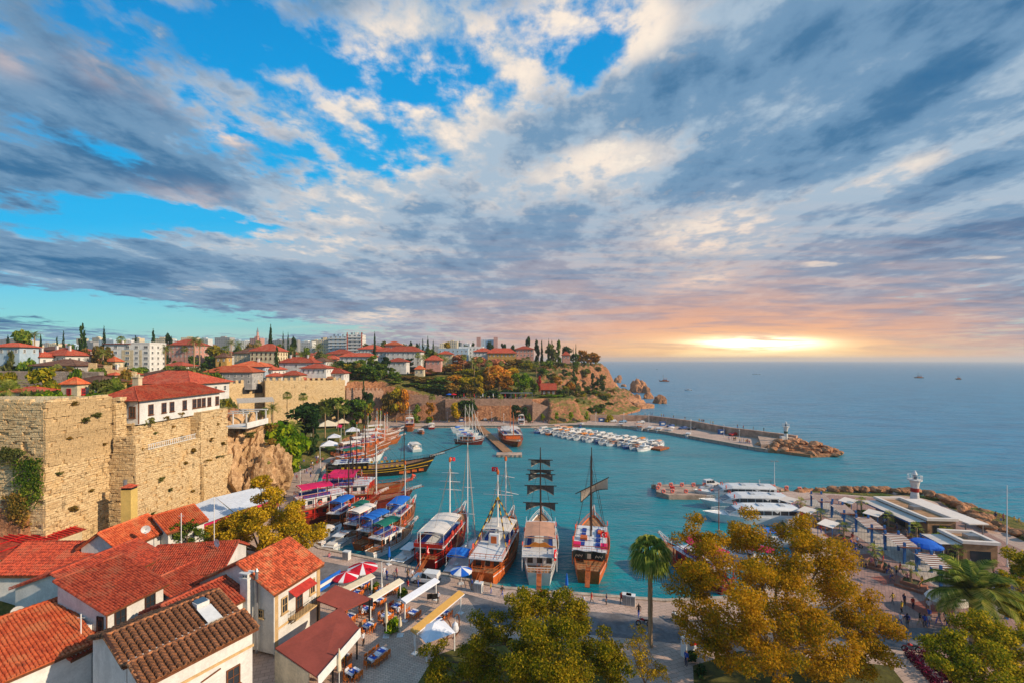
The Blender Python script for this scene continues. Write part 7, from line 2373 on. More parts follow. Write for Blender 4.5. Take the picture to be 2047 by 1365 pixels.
# boats along the breakwater quay
for i, (u, v, lab, hl, aw_, L) in enumerate([(1241, 853, 'orange varnished cabin boat alone against the breakwater quay', 'varnish', None, 8), (1278, 858, 'white and orange flybridge boat at the breakwater quay', 'white', 'canvas_p', 11),
(1300, 860, 'white cabin cruiser beside the flybridge boat', 'white', None, 9), (1318, 862, 'white cruiser with blue stripe, middle of the breakwater quay row', 'white', None, 10),
(1340, 865, 'white and brown boat with canopy at the right end of the quay row', 'white', 'canvas_w', 9), (1376, 873, 'white motor boat lying alone near the breakwater lamp', 'white', None, 8),
(1163, 852, 'small blue and white boat near the pontoon root', 'blueh', None, 6)]):
 p = at(u, v)
 launch(lab, (p.x, p.y), R(150 if i > 1 else 175), L, L * .36, hl, 'varnish' if hl == 'varnish' or i == 1 else 'white', stripe='blueh' if i == 3 else 'varnish', awn=aw_, tower=i == 1)
# three white sea-bus ferries
def ferry(label, us, vs_, ub, vb):
 p, hd, LL = berth(us, vs_, ub, vb)
 L, B = 18.5, 5.2
 t = empty('ferry', (p.x, p.y, 0), hd, label, 'ferry', 'white passenger ferries moored side by side')
 hm, rl = hull_mesh(L, B, 1.9, .8, [BM['white'], BM['green'], BM['white'], BM['white']], sheer=.7, stern=.92, rake=.12, n=16)
 link('hull', hm, t, )
# saloon with sloping front, long dark windows, rounded roof
 secs = []
 for (y, w, z0, z1) in ((-L * .46, 2.15, 1.7, 4.2), (-L * .2, 2.25, 1.7, 4.35), (L * .12, 2.15, 1.75, 4.25), (L * .24, 1.9, 1.85, 3.6), (L * .34, 1.4, 2.0, 2.5)):
  secs.append([(-w, y, z0), (-w * .98, y, z0 + (z1 - z0) * .8), (-w * .8, y, z1), (w * .8, y, z1), (w * .98, y, z0 + (z1 - z0) * .8), (w, y, z0)])
 mb = MB()
 vs = [q for s_ in secs for q in s_]
 fs = []
 for i in range(len(secs) - 1):
  for k in range(5):
   fs.append((i * 6 + k, (i + 1) * 6 + k, (i + 1) * 6 + k + 1, i * 6 + k + 1))
 fs.append(tuple(range(6))); fs.append(tuple(range(len(vs) - 1, len(vs) - 7, -1)))
 mb.add(vs, fs)
 s_ = mb.build('saloon', BM['white'], t)
 for sx in (-1, 1):
  for k in range(6):
   y0 = -L * .42 + k * 1.75
   gb = MB(); gb.slab([(sx * 2.24, y0, 2.55), (sx * 2.24, y0 + 1.6, 2.55), (sx * 2.20, y0 + 1.6, 3.55), (sx * 2.20, y0, 3.55)], .06); gb.build('saloon_window', GLASS, s_)
  gb = MB(); gb.slab([(sx * 2.2, L * .15, 2.6), (sx * 1.95, L * .24, 2.6), (sx * 1.9, L * .235, 3.15), (sx * 2.16, L * .15, 3.5)], .06); gb.build('saloon_window', GLASS, s_)
 mb = MB(); mb.slab([(-1.25, L * .345, 2.55), (1.25, L * .345, 2.55), (1.55, L * .255, 3.55), (-1.55, L * .255, 3.55)], .08); mb.build('windscreen', GLASS_B, s_)
 for k, y in enumerate((-L * .3, -L * .05)):
  mb = MB(); mb.b2(-.9, .9, y - .5, y + .5, 4.3, 4.55); mb.build('roof_vent', M('pale_grey', lin(196, 198, 200), .6), s_)
 mb = MB(); mb.tube([(0, -L * .28, 4.3), (0, -L * .28, 6.0)], .06, 6); mb.bar((-.6, -L * .28, 5.4), (.6, -L * .28, 5.4), .06); mb.build('radio_mast', WMETAL, s_)
 life_ring(t, (1.6, L * .2, 4.0), .3, .45); life_ring(t, (-1.6, L * .2, 4.0), -.3, .45)
 railing(t, [(2.2, L * .2, 2.3), (1.2, L * .4, 2.5), (0, L * .52, 2.7), (-1.2, L * .4, 2.5), (-2.2, L * .2, 2.3)], .8, WMETAL, 1.2, 'bow_rail', .035)
 mb = MB(); mb.b2(-2.2, 2.2, -L * .5, -L * .47, 1.9, 3.0); mb.build('stern_door', BM['redh'], t)
 flag(t, (2.0, -L * .49, 3.4), 1.0, .7, 2.0)
 t.scale = (1, 1, .86)
 return t
ferry('white passenger ferry nearest us of the three moored side by side', 1588, 1043, 1432, 1040)
ferry('white passenger ferry in the middle of three moored side by side', 1572, 1018, 1418, 1014)
ferry('white passenger ferry furthest from us, beside the jetty', 1552, 998, 1402, 994)
# red and pink party boat hidden by the big tree, small craft behind it
p, hd, LL = berth(1420, 1165, 1362, 1128)
gulet('pink and red excursion boat half hidden behind the big golden tree', p, hd, 14, 4.8, ('redh', 'redh', 'life', 'teak'), 1.4, 1.0, (-.36, .2), ('canvas_m', -.4, .1), [], 1, 'redw', gang=False, cabwall='redw')
p = at(1530, 1085)
launch('blue-trimmed white boat behind the golden tree', (p.x, p.y), R(80), 10, 3.4, 'white', 'white', stripe='blueh', awn='canvas_b')
p = at(1495, 1120)
launch('white launch with red canopy behind the golden tree', (p.x, p.y), R(60), 10, 3.4, 'white', 'white', stripe='redh', awn='canvas_m')
# far boats in the bay
for u, v, lab, L, kind in [(1328, 762, 'pale tour boat in the bay right of the sea stack', 15, 'g'), (1376, 780, 'small white boat in the bay nearest the breakwater', 8, 'l'), (1225, 727, 'tiny dark boat by the headland on the horizon', 14, 'd'),
(1313, 738, 'tiny white sail boat far out in the bay', 9, 'y'), (1512, 748, 'faint white boat under the sunset glow', 18, 'l'), (1837, 755, 'dark boat far out at the right of the bay', 16, 'd'), (1916, 758, 'smallest dark boat at the far right of the bay', 9, 'd')]:
 p = at(u, v)
 if kind == 'y':
  yacht(lab, (p.x, p.y), R(70), L, 3, 12, detail=False)
 elif kind == 'l':
  launch(lab, (p.x, p.y), R(80), L, L * .3)
 else:
  gulet(lab, p, R(85), L, L * .28, ('varnish' if kind == 'g' else 'black', 'white', 'white', 'teak'), 1.3, 1.0, (-.3, .2), ('canvas_p' if kind == 'g' else 'sail_d', -.3, .1), [(.1, L * .8, 'spar', [])], 1, 'varnish', gang=False, detail=False)
# ================================================================== breakwater, rocks, lighthouses
WALLC = M('breakwater_concrete', lin(196, 158, 134), .95, .22, .35, bump=.35)
BW = [(45, 262.3), (62, 261.8), (78.7, 259.2), (93, 238.2), (101, 215.2), (109.5, 204), (119, 190)]
t = empty('breakwater_wall', (0, 0, 0), 0, 'long pale concrete wall along the seaward side of the breakwater', 'wall')
for a, b in zip(BW, BW[1:]):
 d = Vector((b[0] - a[0], b[1] - a[1], 0)); n = int(d.length / 4) or 1
 for k in range(n):
  p, q = Vector((a[0], a[1], 0)).lerp(Vector((b[0], b[1], 0)), k / n), Vector((a[0], a[1], 0)).lerp(Vector((b[0], b[1], 0)), (k + 1) / n)
  mb = MB(); mb.bar(p + Vector((0, 0, 2.3)), q + Vector((0, 0, 2.3)) - d.normalized() * .06, 1.5, 4.4 + rng.uniform(-.06, .06)); mb.build('wall_panel', WALLC, t)
# seaward rock footing hidden behind the wall, so the sea meets stone
BRK = [rock_mesh('boulder', (1, .8, .62), 20 + i, ROCK, 2, .28) for i in range(7)]
r_ = random.Random(31)
def boulder(x, y, z, s, label, group):
 o = link('boulder', r_.choice(BRK), None, (x, y, z), r_.uniform(0, 6.28), (s * r_.uniform(.8, 1.3), s * r_.uniform(.8, 1.2), s * r_.uniform(.7, 1.1)))
 o.rotation_euler = (r_.uniform(-.4, .4), r_.uniform(-.4, .4), r_.uniform(0, 6.28))
 return tag(o, label, 'rock', group)
# rock spit at the breakwater tip
spit = [xy(1505, 889, .5), (100, 177.5), xy(1560, 904, .3), xy(1620, 912, .3), xy(1672, 911, .2), xy(1682, 906, .3), xy(1640, 893, .3), (124, 188), (120, 196), (112, 199), (104, 188)]
mb = MB(); mb.prism(spit, -2, 1.0)
tag(mb.build('rock_spit', ROCK), 'orange rubble bank at the tip of the breakwater', 'shore', kind='structure')
n = 0
while n < 120:
 x, y = r_.uniform(94, 136), r_.uniform(166, 202)
 if in_poly(np.array([x]), np.array([y]), spit)[0]:
  d = abs(sdist(np.array([x]), np.array([y]), spit)[0])
  sz = r_.uniform(.8, 1.9)
  boulder(x, y, .7 + min(2.6, d * .40), sz, ('large' if sz > 1.5 else 'small' if sz < 1.1 else 'mid-sized') + ' orange boulder at the breakwater tip, ' + ('outer end' if x > 122 else 'lighthouse end' if x < 108 else 'middle') + (', crest' if d > 3 else ', waterline'), 'boulders at the breakwater tip')
  n += 1
mb = MB(); mb.prism([(99, 181), (109.5, 203), (119, 190), (115, 180)], 0.5, 2.6); mb.build('tip_platform', CONC_D); o = bpy.data.objects['tip_platform']
tag(o, 'concrete platform around the far lighthouse', 'pavement', kind='structure')
def lighthouse(label, x, y, z, h, r, band, kiosk):
 t = empty('lighthouse', (x, y, z), 0, label, 'lighthouse')
 mb = MB(); mb.lathe([(r * 1.25, 0), (r * .95, h * .18), (r * .80, h * .40), (r * .82, h * .55), (r * 1.05, h * .70), (r * 1.12, h * .72)], 14); mb.build('tower', WHITE, t)
 mb = MB(); mb.lathe([(r * .83, h * .40), (r * .85, h * .41), (r * .86, h * .50), (r * .84, h * .51)], 14, cap=False); mb.build('painted_band', BM['redh'] if band == 'red' else BM['green'], t)
 mb = MB(); mb.lathe([(r * 1.5, h * .72), (r * 1.5, h * .745)], 14); g = mb.build('gallery', WHITE, t)
 mb = MB()
 for k in range(10):
  a = 2 * PI * k / 10
  mb.bar((r * 1.45 * math.cos(a), r * 1.45 * math.sin(a), h * .745), (r * 1.45 * math.cos(a), r * 1.45 * math.sin(a), h * .86), .07)
  a2 = 2 * PI * (k + 1) / 10
  mb.bar((r * 1.45 * math.cos(a), r * 1.45 * math.sin(a), h * .86), (r * 1.45 * math.cos(a2), r * 1.45 * math.sin(a2), h * .86), .07)
 mb.build('gallery_railing', WMETAL, g)
 mb = MB(); mb.lathe([(r * .42, h * .745), (r * .42, h * .87)], 10); mb.build('lantern', GLASS_B, t)
 mb = MB(); mb.lathe([(r * .55, h * .87), (r * .5, h * .90), (r * .3, h * .95), (.03, h)], 10); mb.build('dome', WHITE, t)
 if kiosk:
  mb = MB(); mb.b2(-r * 2.6, -r * .9, -r * 1.2, r * .8, 0, h * .26); mb.build('base_house', WHITE, t)
  mb = MB(); mb.b2(r * .9, r * 3.4, -r * 1.2, r * 1.0, 0, h * .2); mb.build('base_block', CONC_D, t)
 return t
lighthouse('small white lighthouse with green band at the tip of the breakwater', 112.5, 187, 2.6, 8.3, .85, 'green', True)
lighthouse('white lighthouse with one red band by the plaza rocks', 96, 108.5, ZQ, 8.6, .95, 'red', False)
t = empty('base_plinth', (96.5, 109.5, ZQ), .3, 'low curved stone plinth around the red-banded lighthouse', 'plinth')
mb = MB(); mb.lathe([(4.6, 0), (4.6, .9), (4.2, .95)], 18); mb.build('plinth_wall', CONC_D, t)
# sea stacks off the headland
for (u, v, w, h, sx, lab) in [(1277, 783, 17, 12.5, 2, 'tall pointed sea stack off the headland'), (1292, 785, 8, 7, 5, 'shoulder rock joined to the right of the tall sea stack'), (1263, 783, 5, 4, 6, 'low rock at the left foot of the tall sea stack'), (1261, 797, 8, 5, 9, 'rounded rock in front of the sea stack'),
(1296, 796, 8, 4.5, 10, 'dark rock right of the sea stack'), (1319, 805, 11, 5.5, 11, 'separate cone-shaped rock furthest right off the headland'), (1273, 814, 20, 5.0, 13, 'broad low reef rock nearest the breakwater'), (1271, 803, 10, 5.2, 14, 'knobbly rock behind the broad reef'),
(1240, 783, 15, 4.0, 15, 'flat rock shelf at the headland foot'), (1235, 764, 10, 9, 16, 'steep brown rock at the headland shore'), (1222, 778, 16, 7, 17, 'sloping bare rock at the headland shore'), (1228, 803, 20, 7, 18, 'bulging orange rock at the base of headland'), (1246, 808, 9, 3, 19, 'small low rock at waterline right of headland'),
(1247, 772, 6, 3, 21, 'small rock in the strait by the headland'), (1238, 758, 9, 6, 22, 'outermost dark shore rock below the headland'), (1176, 800, 17, 13, 23, 'upright orange crag above the swimming platform'), (1205, 808, 14, 7, 24, 'orange shore crag beside the swimming platform')]:
 p = at(u, v)
 tag(link('sea_rock', rock_mesh('sea_rock', (w * .62, w * .5, h * 1.35), sx, ROCK, 3 if w < 14 else 4, .34), None, (p.x, p.y, -.15 * h), sx), lab, 'rock')
for i in range(26):
 u = r_.uniform(1150, 1245); v = r_.uniform(800, 818) - (u - 1195) * .1
 p = at(u, v)
 boulder(p.x, p.y, .2, r_.uniform(1.0, 2.6), 'small orange boulder along the headland waterline', 'boulders under the headland')
t = empty('swimming_platform', at(1200, 816), .02, 'low white swimming platform below the headland rocks', 'platform')
mb = MB(); mb.b2(-12, 12, -2, 2, .3, .8); mb.build('deck', CONC_D, t)
for i in range(5):
 mb = MB(); mb.lathe([(.2, -2), (.2, .3)], 6, (-10 + i * 5, -1.6, 0)); mb.build('pile', CONC, t)
for i in range(7):
 mb = MB(); mb.b2(-.4, .4, -1.0, 1.0, .25, .4); mb.build('sunbed', FRAME_W, t, (-8 + i * 1.6, 0, .55))
# stairway down the end of the harbour wall
t = empty('stairway', (36, 263, 1.2), .1, 'stone stairs climbing along the tapering harbour wall', 'stairs')
for i in range(22):
 mb = MB(); mb.b2(0, 1.0, -1, 1, 0, .24 * (i + 1)); mb.build('step', CONC_D, t, (6 - i * .5, 2.2, 0))
# rocky shore of the plaza
shore = [xy(1560, 984, .0), xy(1640, 980, 0), xy(1700, 978, 0), xy(1850, 984, 0), xy(1905, 1000, 0), xy(1975, 1030, 0), xy(2047, 1070, 0), (112, 70), (116, 66), (112, 84), (109, 100), (108, 112), (100, 117), (88, 119.5), (74, 121)]
n = 0
pts = shore
r_ = random.Random(17)
outer = [Vector((*p, 0)) for p in shore[:8]]
for seg in range(len(outer) - 1):
 a, b = outer[seg], outer[seg + 1]
 m = int((b - a).length / (.62 if seg < 2 else .42))
 for i in range(m):
  f = (i + r_.random()) / m
  inn = (Vector((80, 95, 0)) - a.lerp(b, f)).normalized()
  wd = 3.5 if seg < 3 else 8.5
  k = r_.uniform(-.5, wd)
  p = a.lerp(b, f) + inn * k
  if r_.random() < .66:
   sz = r_.uniform(.6, 1.6)
   boulder(p.x, p.y, .35 + .2 * max(0, k), sz, ('large' if sz > 1.2 else 'small' if sz < .9 else 'mid-sized') + ' brown shore boulder ' + ['behind the jetty root', 'left of red-banded lighthouse', 'behind red-banded lighthouse', 'right of red-banded lighthouse', 'seaward of long pavilion', 'seaward of small pavilion', 'near the grey mast'][seg] + (', up the bank' if k > 3 else ', at the water'), 'boulders along the plaza shore')
   n += 1
# ================================================================== plaza at the right
flat('plaza', [xy(1570, 1003), xy(1660, 988), xy(1880, 1002), (98, 98), (94, 86), (92, 74), (84, 62), (84, 40), (46, 40), (50, 66), (60, 84), (66, 100)], ZQ + .004, PAVE_P, 'pink-brown paved plaza at the right', .004, 'plaza')
flat('pale_path', [xy(1600, 1000), xy(1650, 995), (75.5, 104), (70, 62), (64, 62), (69, 95)], ZQ + .008, PAVE_W, 'pale walkway beside the pergola', .004, 'path')
for i, (x0, y0, x1, y1) in enumerate([(60.5, 78, 64, 82), (57.5, 70.5, 62.5, 74), (56, 62, 60, 66), (62, 89, 64.5, 92)]):
 flat('red_paving_band', [(x0, y0), (x1, y0 + 1), (x1, y1), (x0, y1 - 1)], ZQ + .012, PAVE_R, 'band of red paving in the plaza', .004, 'paving')
# pergola sections
CANV = M('pale_slat', lin(222, 210, 198), .85, .05, 1.0)
SLATW = M('brown_slat', lin(150, 92, 64), .8, .16, 2.0)
sl_m = MB(); sl_m.b2(-1.55, 1.55, -.09, .09, -.11, .07); slm = sl_m.mesh('slat', SLATW)
cv_m = MB(); cv_m.b2(-1.6, 1.6, -.3, .3, -.02, .02); cvm = cv_m.mesh('canvas_strip', CANV)
PERG = [(71.6, 105.5), (70.9, 97.6), (70.0, 89.2), (68.8, 80.6), (66.9, 72.0), (66.0, 64.3)]
for i, (x, y) in enumerate(PERG):
 t = empty('pergola', (x, y, ZQ), R(-8), cat='pergola')
 in_series(t, i, 'slatted pergola section on blue posts', 'along the pale walkway')
 for k in range(9):
  link('slat', slm, t, (.2 * (k - 4) * .8, -3.3 + k * .82, 2.95))
 for k in range(8):
  link('canvas_strip', cvm, t, (.2 * (k - 3.5) * .8, -2.89 + k * .82, 2.92))
 for sx in (-1.2, 1.2):
  mb = MB(); mb.bar((sx - .6, -3.4, 2.76), (sx + .6, 3.4, 2.76), .12, .18); mb.build('beam', BLUE, t)
 for (px, py, hh) in ((-1.3, -3.0, 3.6), (.9, -3.0, 3.6), (-.7, 2.9, 3.6), (1.5, 2.9, 3.6)):
  mb = MB(); mb.b2(px - .15, px + .15, py - .15, py + .15, 0, hh); mb.build('post', BLUE, t)
# planters with palms and square white shades
PLANT = M('brown_planter', lin(164, 108, 84), .85, .14, 1.0)
SOIL = M('planting_soil', lin(92, 88, 50), .95, .2, 2.0)
PL = [(1601, 1028, 996, 1, 1), (1641, 1052, 1020, 1, 1), (1687, 1082, 1056, 1, 1), (1749, 1132, 1094, 0, 1), (1821, 1172, 1138, 0, 1), (1722, 1030, 994, 1, 2), (1776, 1058, 1024, 1, 2), (1832, 1082, 1054, 0, 2), (1914, 1135, 1090, 0, 2)]
for i, (u, v, vt, shade, row) in enumerate(PL):
 g = G(u, v, ZQ)
 where = 'left of the pergola' if row == 1 else 'right of the pergola'
 t = empty('planter', g, R(38), cat='planter')
 in_series(t, u, 'square brown stepped planter with bench', where)
 mb = MB(); mb.b2(-1.7, 1.7, -1.7, 1.7, 0, .42); mb.build('bench_step', PLANT, t)
 mb = MB()
 for (x0, x1, y0, y1) in ((-1.1, 1.1, -1.1, -.95), (-1.1, 1.1, .95, 1.1), (-1.1, -.95, -.95, .95), (.95, 1.1, -.95, .95)):
  mb.b2(x0, x1, y0, y1, .42, .95)
 mb.build('planter_wall', PLANT, t)
 mb = MB(); mb.b2(-.95, .95, -.95, .95, .42, .82); mb.build('soil', SOIL, t)
 zt = EYE - (vt - V0) * g.y / F_PX
 w = 2.9
 pt = empty('palm_tree', (g.x, g.y, ZQ + .8), i, cat='palm')
 h = max(1.9, zt - w * .3 - ZQ - .8)
 link('crown', fan_palm_parts(20 + i % 3, 12, .4, 7), pt, (0, 0, h), scale=w); link('trunk', palm_trunk_mesh(), pt, scale=(.36, .36, h))
 in_series(pt, u, 'short fan palm in a brown planter', where)
 if shade:
  s = empty('sun_shade', (g.x - 1.6, g.y + 1.9, ZQ), R(38), cat='sunshade')
  in_series(s, u, 'square white sun shade on thin posts', where)
  mb = MB(); mb.slab([(-2.2, -1.3, 2.8), (2.2, -1.3, 2.8), (2.2, 1.3, 2.95), (-2.2, 1.3, 2.95)], .1); mb.build('shade_panel', CANV, s)
  for (x, y) in ((-2, -1.2), (2, -1.2), (2, 1.2), (-2, 1.2)):
   mb = MB(); mb.b2(x - .05, x + .05, y - .05, y + .05, 0, 2.7); mb.build('post', BLUE, s)
# two stone pavilions
PAVST = M('ochre_stone_cladding', lin(176, 134, 96), .9, .16, 1.2)
def pavilion(label, x, y, ang, W, D, hh, door, awn):
 t = empty('pavilion', (x, y, ZQ), ang, label, 'pavilion')
 mb = MB(); mb.b2(-W / 2, W / 2, -D / 2, D / 2, 0, hh - .5); mb.build('wall', PAVST, t)
 mb = MB()
 k = .35
 mb.b2(-W / 2 - .3, W / 2 + .3, -D / 2 - .3, -D / 2 + k, hh - .5, hh); mb.b2(-W / 2 - .3, W / 2 + .3, D / 2 - k, D / 2 + .3, hh - .5, hh)
 mb.b2(-W / 2 - .3, -W / 2 + k, -D / 2 + k, D / 2 - k, hh - .5, hh); mb.b2(W / 2 - k, W / 2 + .3, -D / 2 + k, D / 2 - k, hh - .5, hh)
 mb.build('parapet', CANV, t)
 mb = MB(); mb.b2(-.9, .9, -.7, .7, hh - .5, hh + .2); mb.build('roof_unit', METAL, t, (W * .1, 0, 0))
 for (yy, w2) in door:
  mb = MB(); mb.b2(-W / 2 - .06, -W / 2 - .005, yy - w2 / 2, yy + w2 / 2, .05, 2.6); mb.build('glass_door', GLASS, t)
 mb = MB(); mb.b2(-W * .3, W * .3, -D / 2 - .06, -D / 2 - .005, .3, 2.5); mb.build('glass_front', GLASS, t)
 n = int(D / .6)
 cb = MB(); cb.b2(-1.6, 1.6, -.22, .22, -.03, .03); cm_ = cb.mesh('awning_slat', CANV)
 a = empty_mesh = MB(); a.bar((-W / 2 - 3.2, -D / 2, hh - 1.1), (-W / 2 - 3.2, D / 2, hh - 1.1), .15, .3); a.bar((-W / 2 - .3, -D / 2, hh - 1.0), (-W / 2 - .3, D / 2, hh - 1.0), .1, .2)
 fr = a.build('awning_frame', BLUE, t)
 for i in range(n):
  o = link('awning_slat', cm_, fr, (-W / 2 - 1.75, -D / 2 + .3 + i * .6, hh - .85)); o.rotation_euler = (0, -.04, 0)
 for yy in (-D / 2 + .2, 0, D / 2 - .2):
  mb = MB(); mb.b2(-W / 2 - 3.3, -W / 2 - 3.1, yy - .12, yy + .12, 0, hh - 1.25); mb.build('post', BLUE, t)
 return t
pavilion('long stone pavilion with slatted white awning and parapet roof near the red-banded lighthouse', 84.5, 96, R(-4), 5.2, 14, 3.9, ((-4, 2), (0, 3), (4, 2)), True)
pavilion('smaller square ochre stone pavilion with white parapet and blue posts', 79.6, 79.5, R(-10), 5.0, 5.2, 4.2, ((0, 2.4),), True)
t = empty('canopy', (89.6, 95, ZQ), R(-2), 'wide flat pale canopy roof between long pavilion and the shore', 'canopy')
mb = MB(); mb.slab([(-1.9, -8, 3.5), (1.8, -8, 3.5), (2.2, 7.5, 3.6), (-1.9, 7.5, 3.6)], .2); mb.build('roof', CANV, t)
for x, y in ((-1.6, -7), (1.6, -7), (1.6, 7), (-1.6, 7), (1.6, 0)):
 mb = MB(); mb.b2(x - .08, x + .08, y - .08, y + .08, 0, 3.3); mb.build('post', METAL, t)
for i, (x, y, s, c) in enumerate([(83, 86.5, 3.4, 'yellowgreen'), (86, 85, 3.0, 'yellowgreen'), (80, 85.6, 2.2, 'bright'), (81.5, 73.5, 1.8, 'green'), (87.5, 73, 3.0, 'green'), (89, 76, 2.4, 'bright'), (78, 69, 2.6, 'green'), (85, 68.5, 3.2, 'yellowgreen'), (77.5, 100, 2.0, 'green'), (78.5, 107, 1.8, 'olive')]):
 cm, tm = tree_meshes('bush', c, i % 3)
 b = empty('bush', (x, y, ZQ), i, cat='bush'); link('crown', cm, b, scale=(s * 1.3, s * 1.3, s)); link('trunk', tm, b, scale=s * .6)
 in_series(b, x / y, f'{CW[c]} garden bush', 'around the plaza pavilions')
def parasol(label, p, r, h, mats, closed=False, group=None, zb=ZQ, oct_=8):
 t = empty('parasol', (p[0], p[1], zb), rng.uniform(0, 1), label, 'parasol', group)
 mb = MB(); mb.tube([(0, 0, 0), (0, 0, h)], .04, 6); mb.build('pole', WMETAL, t)
 mb = MB(); mb.b2(-.4, .4, -.4, .4, 0, .12); mb.build('foot', WMETAL, t)
 if closed:
  mb = MB(); mb.lathe([(.06, h * .38), (.24, h * .45), (.20, h * .7), (.05, h * 1.02)], 8); mb.build('canopy', mats[0], t)
 else:
  n = 16
  mb = MB()
  for k in range(n):
   a0, a1 = 2 * PI * k / n, 2 * PI * (k + 1) / n
   mb.cur = (k % 4 == 3) if len(mats) > 1 and len(mats) < 3 else (k // 2) % 2 if len(mats) > 2 else 0
   mb.cur = int(mb.cur)
   A, B = (r * math.cos(a0), r * math.sin(a0), h - r * .34), (r * math.cos(a1), r * math.sin(a1), h - r * .34)
   mb.add([(0, 0, h), A, B], [(0, 1, 2)])
   mb.add([A, B, (B[0], B[1], B[2] - .16), (A[0], A[1], A[2] - .16)], [(0, 1, 2, 3)])
  mb.build('canopy', list(mats[:2]), t)
  mb = MB()
  for k in range(8):
   a = 2 * PI * k / 8
   mb.bar((0, 0, h - r * .30), (r * .95 * math.cos(a), r * .95 * math.sin(a), h - r * .36), .03)
  mb.build('rib', WMETAL, t)
 return t
UMR, UMW, UMB, UMC = M('red_parasol', lin(206, 20, 44), .85, .05), M('white_parasol', lin(232, 230, 228), .85, .04), M('blue_parasol', lin(24, 100, 198), .85, .05), M('cream_parasol', lin(222, 206, 176), .85, .06)
t = empty('canopy', (72.2, 79.5, ZQ), .3, 'big bright blue oval canopy beside the pergola', 'canopy')
mb = MB(); mb.lathe([(2.5, 2.5), (2.4, 2.7), (1.8, 3.15), (.8, 3.4), (.05, 3.45)], 16); mb.build('canopy_top', UMB, t)
mb = MB()
for k in range(6):
 a = 2 * PI * k / 6; mb.bar((2.3 * math.cos(a), 2.3 * math.sin(a), 0), (2.3 * math.cos(a), 2.3 * math.sin(a), 2.6), .07)
mb.build('post', WMETAL, t)
for i, (x, y, rz) in enumerate([(70.2, 65.4, .4), (70.6, 68.8, .2)]):
 t = empty('market_tent', (x, y, ZQ), rz, ['low bright blue arched tent at the near end of the pergola', 'second bright blue arched tent behind the near pergola end'][i], 'tent')
 mb = MB()
 for k in range(8):
  a0, a1 = PI * k / 8, PI * (k + 1) / 8
  mb.add([(1.9 * math.cos(a0), -1.4, 1.0 + 1.2 * math.sin(a0)), (1.9 * math.cos(a1), -1.4, 1.0 + 1.2 * math.sin(a1)), (1.9 * math.cos(a1), 1.4, 1.0 + 1.2 * math.sin(a1)), (1.9 * math.cos(a0), 1.4, 1.0 + 1.2 * math.sin(a0))], [(0, 1, 2, 3)])
 mb.build('tent_roof', UMB, t)
 for x in (-1.85, 1.85):
  for y in (-1.3, 1.3):
   mb = MB(); mb.b2(x - .04, x + .04, y - .04, y + .04, 0, 1.05); mb.build('post', WMETAL, t)
# white dome tent and poles
p = G(1892, 1228, ZQ)
t = empty('shade_sail', p, .6, 'pale oval shade sail under the date palm at the right', 'shade sail')
mb = MB(); mb.lathe([(2.3, 2.1), (1.9, 2.6), (1.0, 2.95), (.05, 3.05)], 14); s_ = mb.build('sail', CANV, t)
mb = MB()
for k in range(5):
 a = 2 * PI * k / 5; mb.bar((2.2 * math.cos(a), 2.2 * math.sin(a), 0), (2.2 * math.cos(a), 2.2 * math.sin(a), 2.15), .06)
mb.build('post', WMETAL, t)
def lamp(label, x, y, h, kind='pole', zb=ZQ, group=None):
 t = empty('street_lamp', (x, y, zb), 0, label, 'lamp post', group)
 mb = MB(); mb.tube([(0, 0, 0), (0, 0, h * .5), (0, 0, h)], [.11, .08, .06], 7); mb.build('pole', WMETAL if kind != 'red' else BM['varnish'], t)
 if kind == 'twin':
  mb = MB(); mb.bar((-.9, 0, h), (.9, 0, h), .1); mb.b2(-1.1, -.4, -.2, .2, h - .1, h + .08); mb.b2(.4, 1.1, -.2, .2, h - .1, h + .08); mb.build('lamp_head', METAL, t)
 elif kind == 'globe':
  mb = MB(); mb.lathe([(.03, -.28), (.24, -.12), (.28, .05), (.2, .22), (.03, .3)], 8, (0, 0, h + .25)); mb.build('lamp_globe', FRAME_W, t)
 elif kind == 'arm':
  mb = MB(); mb.tube([(0, 0, h), (.5, 0, h + .25), (1.1, 0, h + .2)], .04, 5); mb.b2(.9, 1.4, -.12, .12, h + .12, h + .25); mb.build('lamp_head', FRAME_W, t)
 mb = MB(); mb.lathe([(.2, 0), (.16, .5)], 8); mb.build('base', WMETAL, t)
 return t
p = G(1548, 968, ZQ); lamp('tall thin mast with twin lamp heads on the jetty', p.x, p.y, 6.6, 'twin')
p = G(1437, 1062, 0); lamp('red-brown mooring pole in front of the white ferries', p.x, p.y, 9.0, 'red', 0)
p = G(2013, 1132, ZQ); lamp('tall grey flagless mast at the right by the rocky shore', p.x, p.y, 13.8, 'pole')
for i, (u, v, h) in enumerate([(1191, 846, 5), (1247, 846, 5.5), (1297, 850, 5.5), (1381, 862, 5.5), (1447, 872, 5), (1478, 884, 5), (1007, 846, 5), (955, 842, 5), (983, 842, 5), (894, 842, 5)]):
 p = G(u, v, ZQ); o = lamp('', p.x, p.y, h, 'globe', group='globe lamps along the far quay'); in_series(o, u, 'white globe lamp post', 'on the far quay and breakwater')
for i, (u, v, h) in enumerate([(622, 900, 9), (640, 935, 6.5), (682, 890, 7), (600, 985, 6)]):
 p = G(u, v, ZQ); o = lamp('', p.x, p.y, h, 'arm'); in_series(o, u, 'white arm lamp post', 'on the left quay')
p = G(763, 1172, ZQ); lamp('white lamp post with bent arm beside the red parasols', p.x, p.y, 3.8, 'arm')
p = G(840, 1135, ZQ); lamp('thin white pole on the quay edge by the parked estate car', p.x, p.y, 6.0, 'pole')
p = G(1803, 869, ZQ)
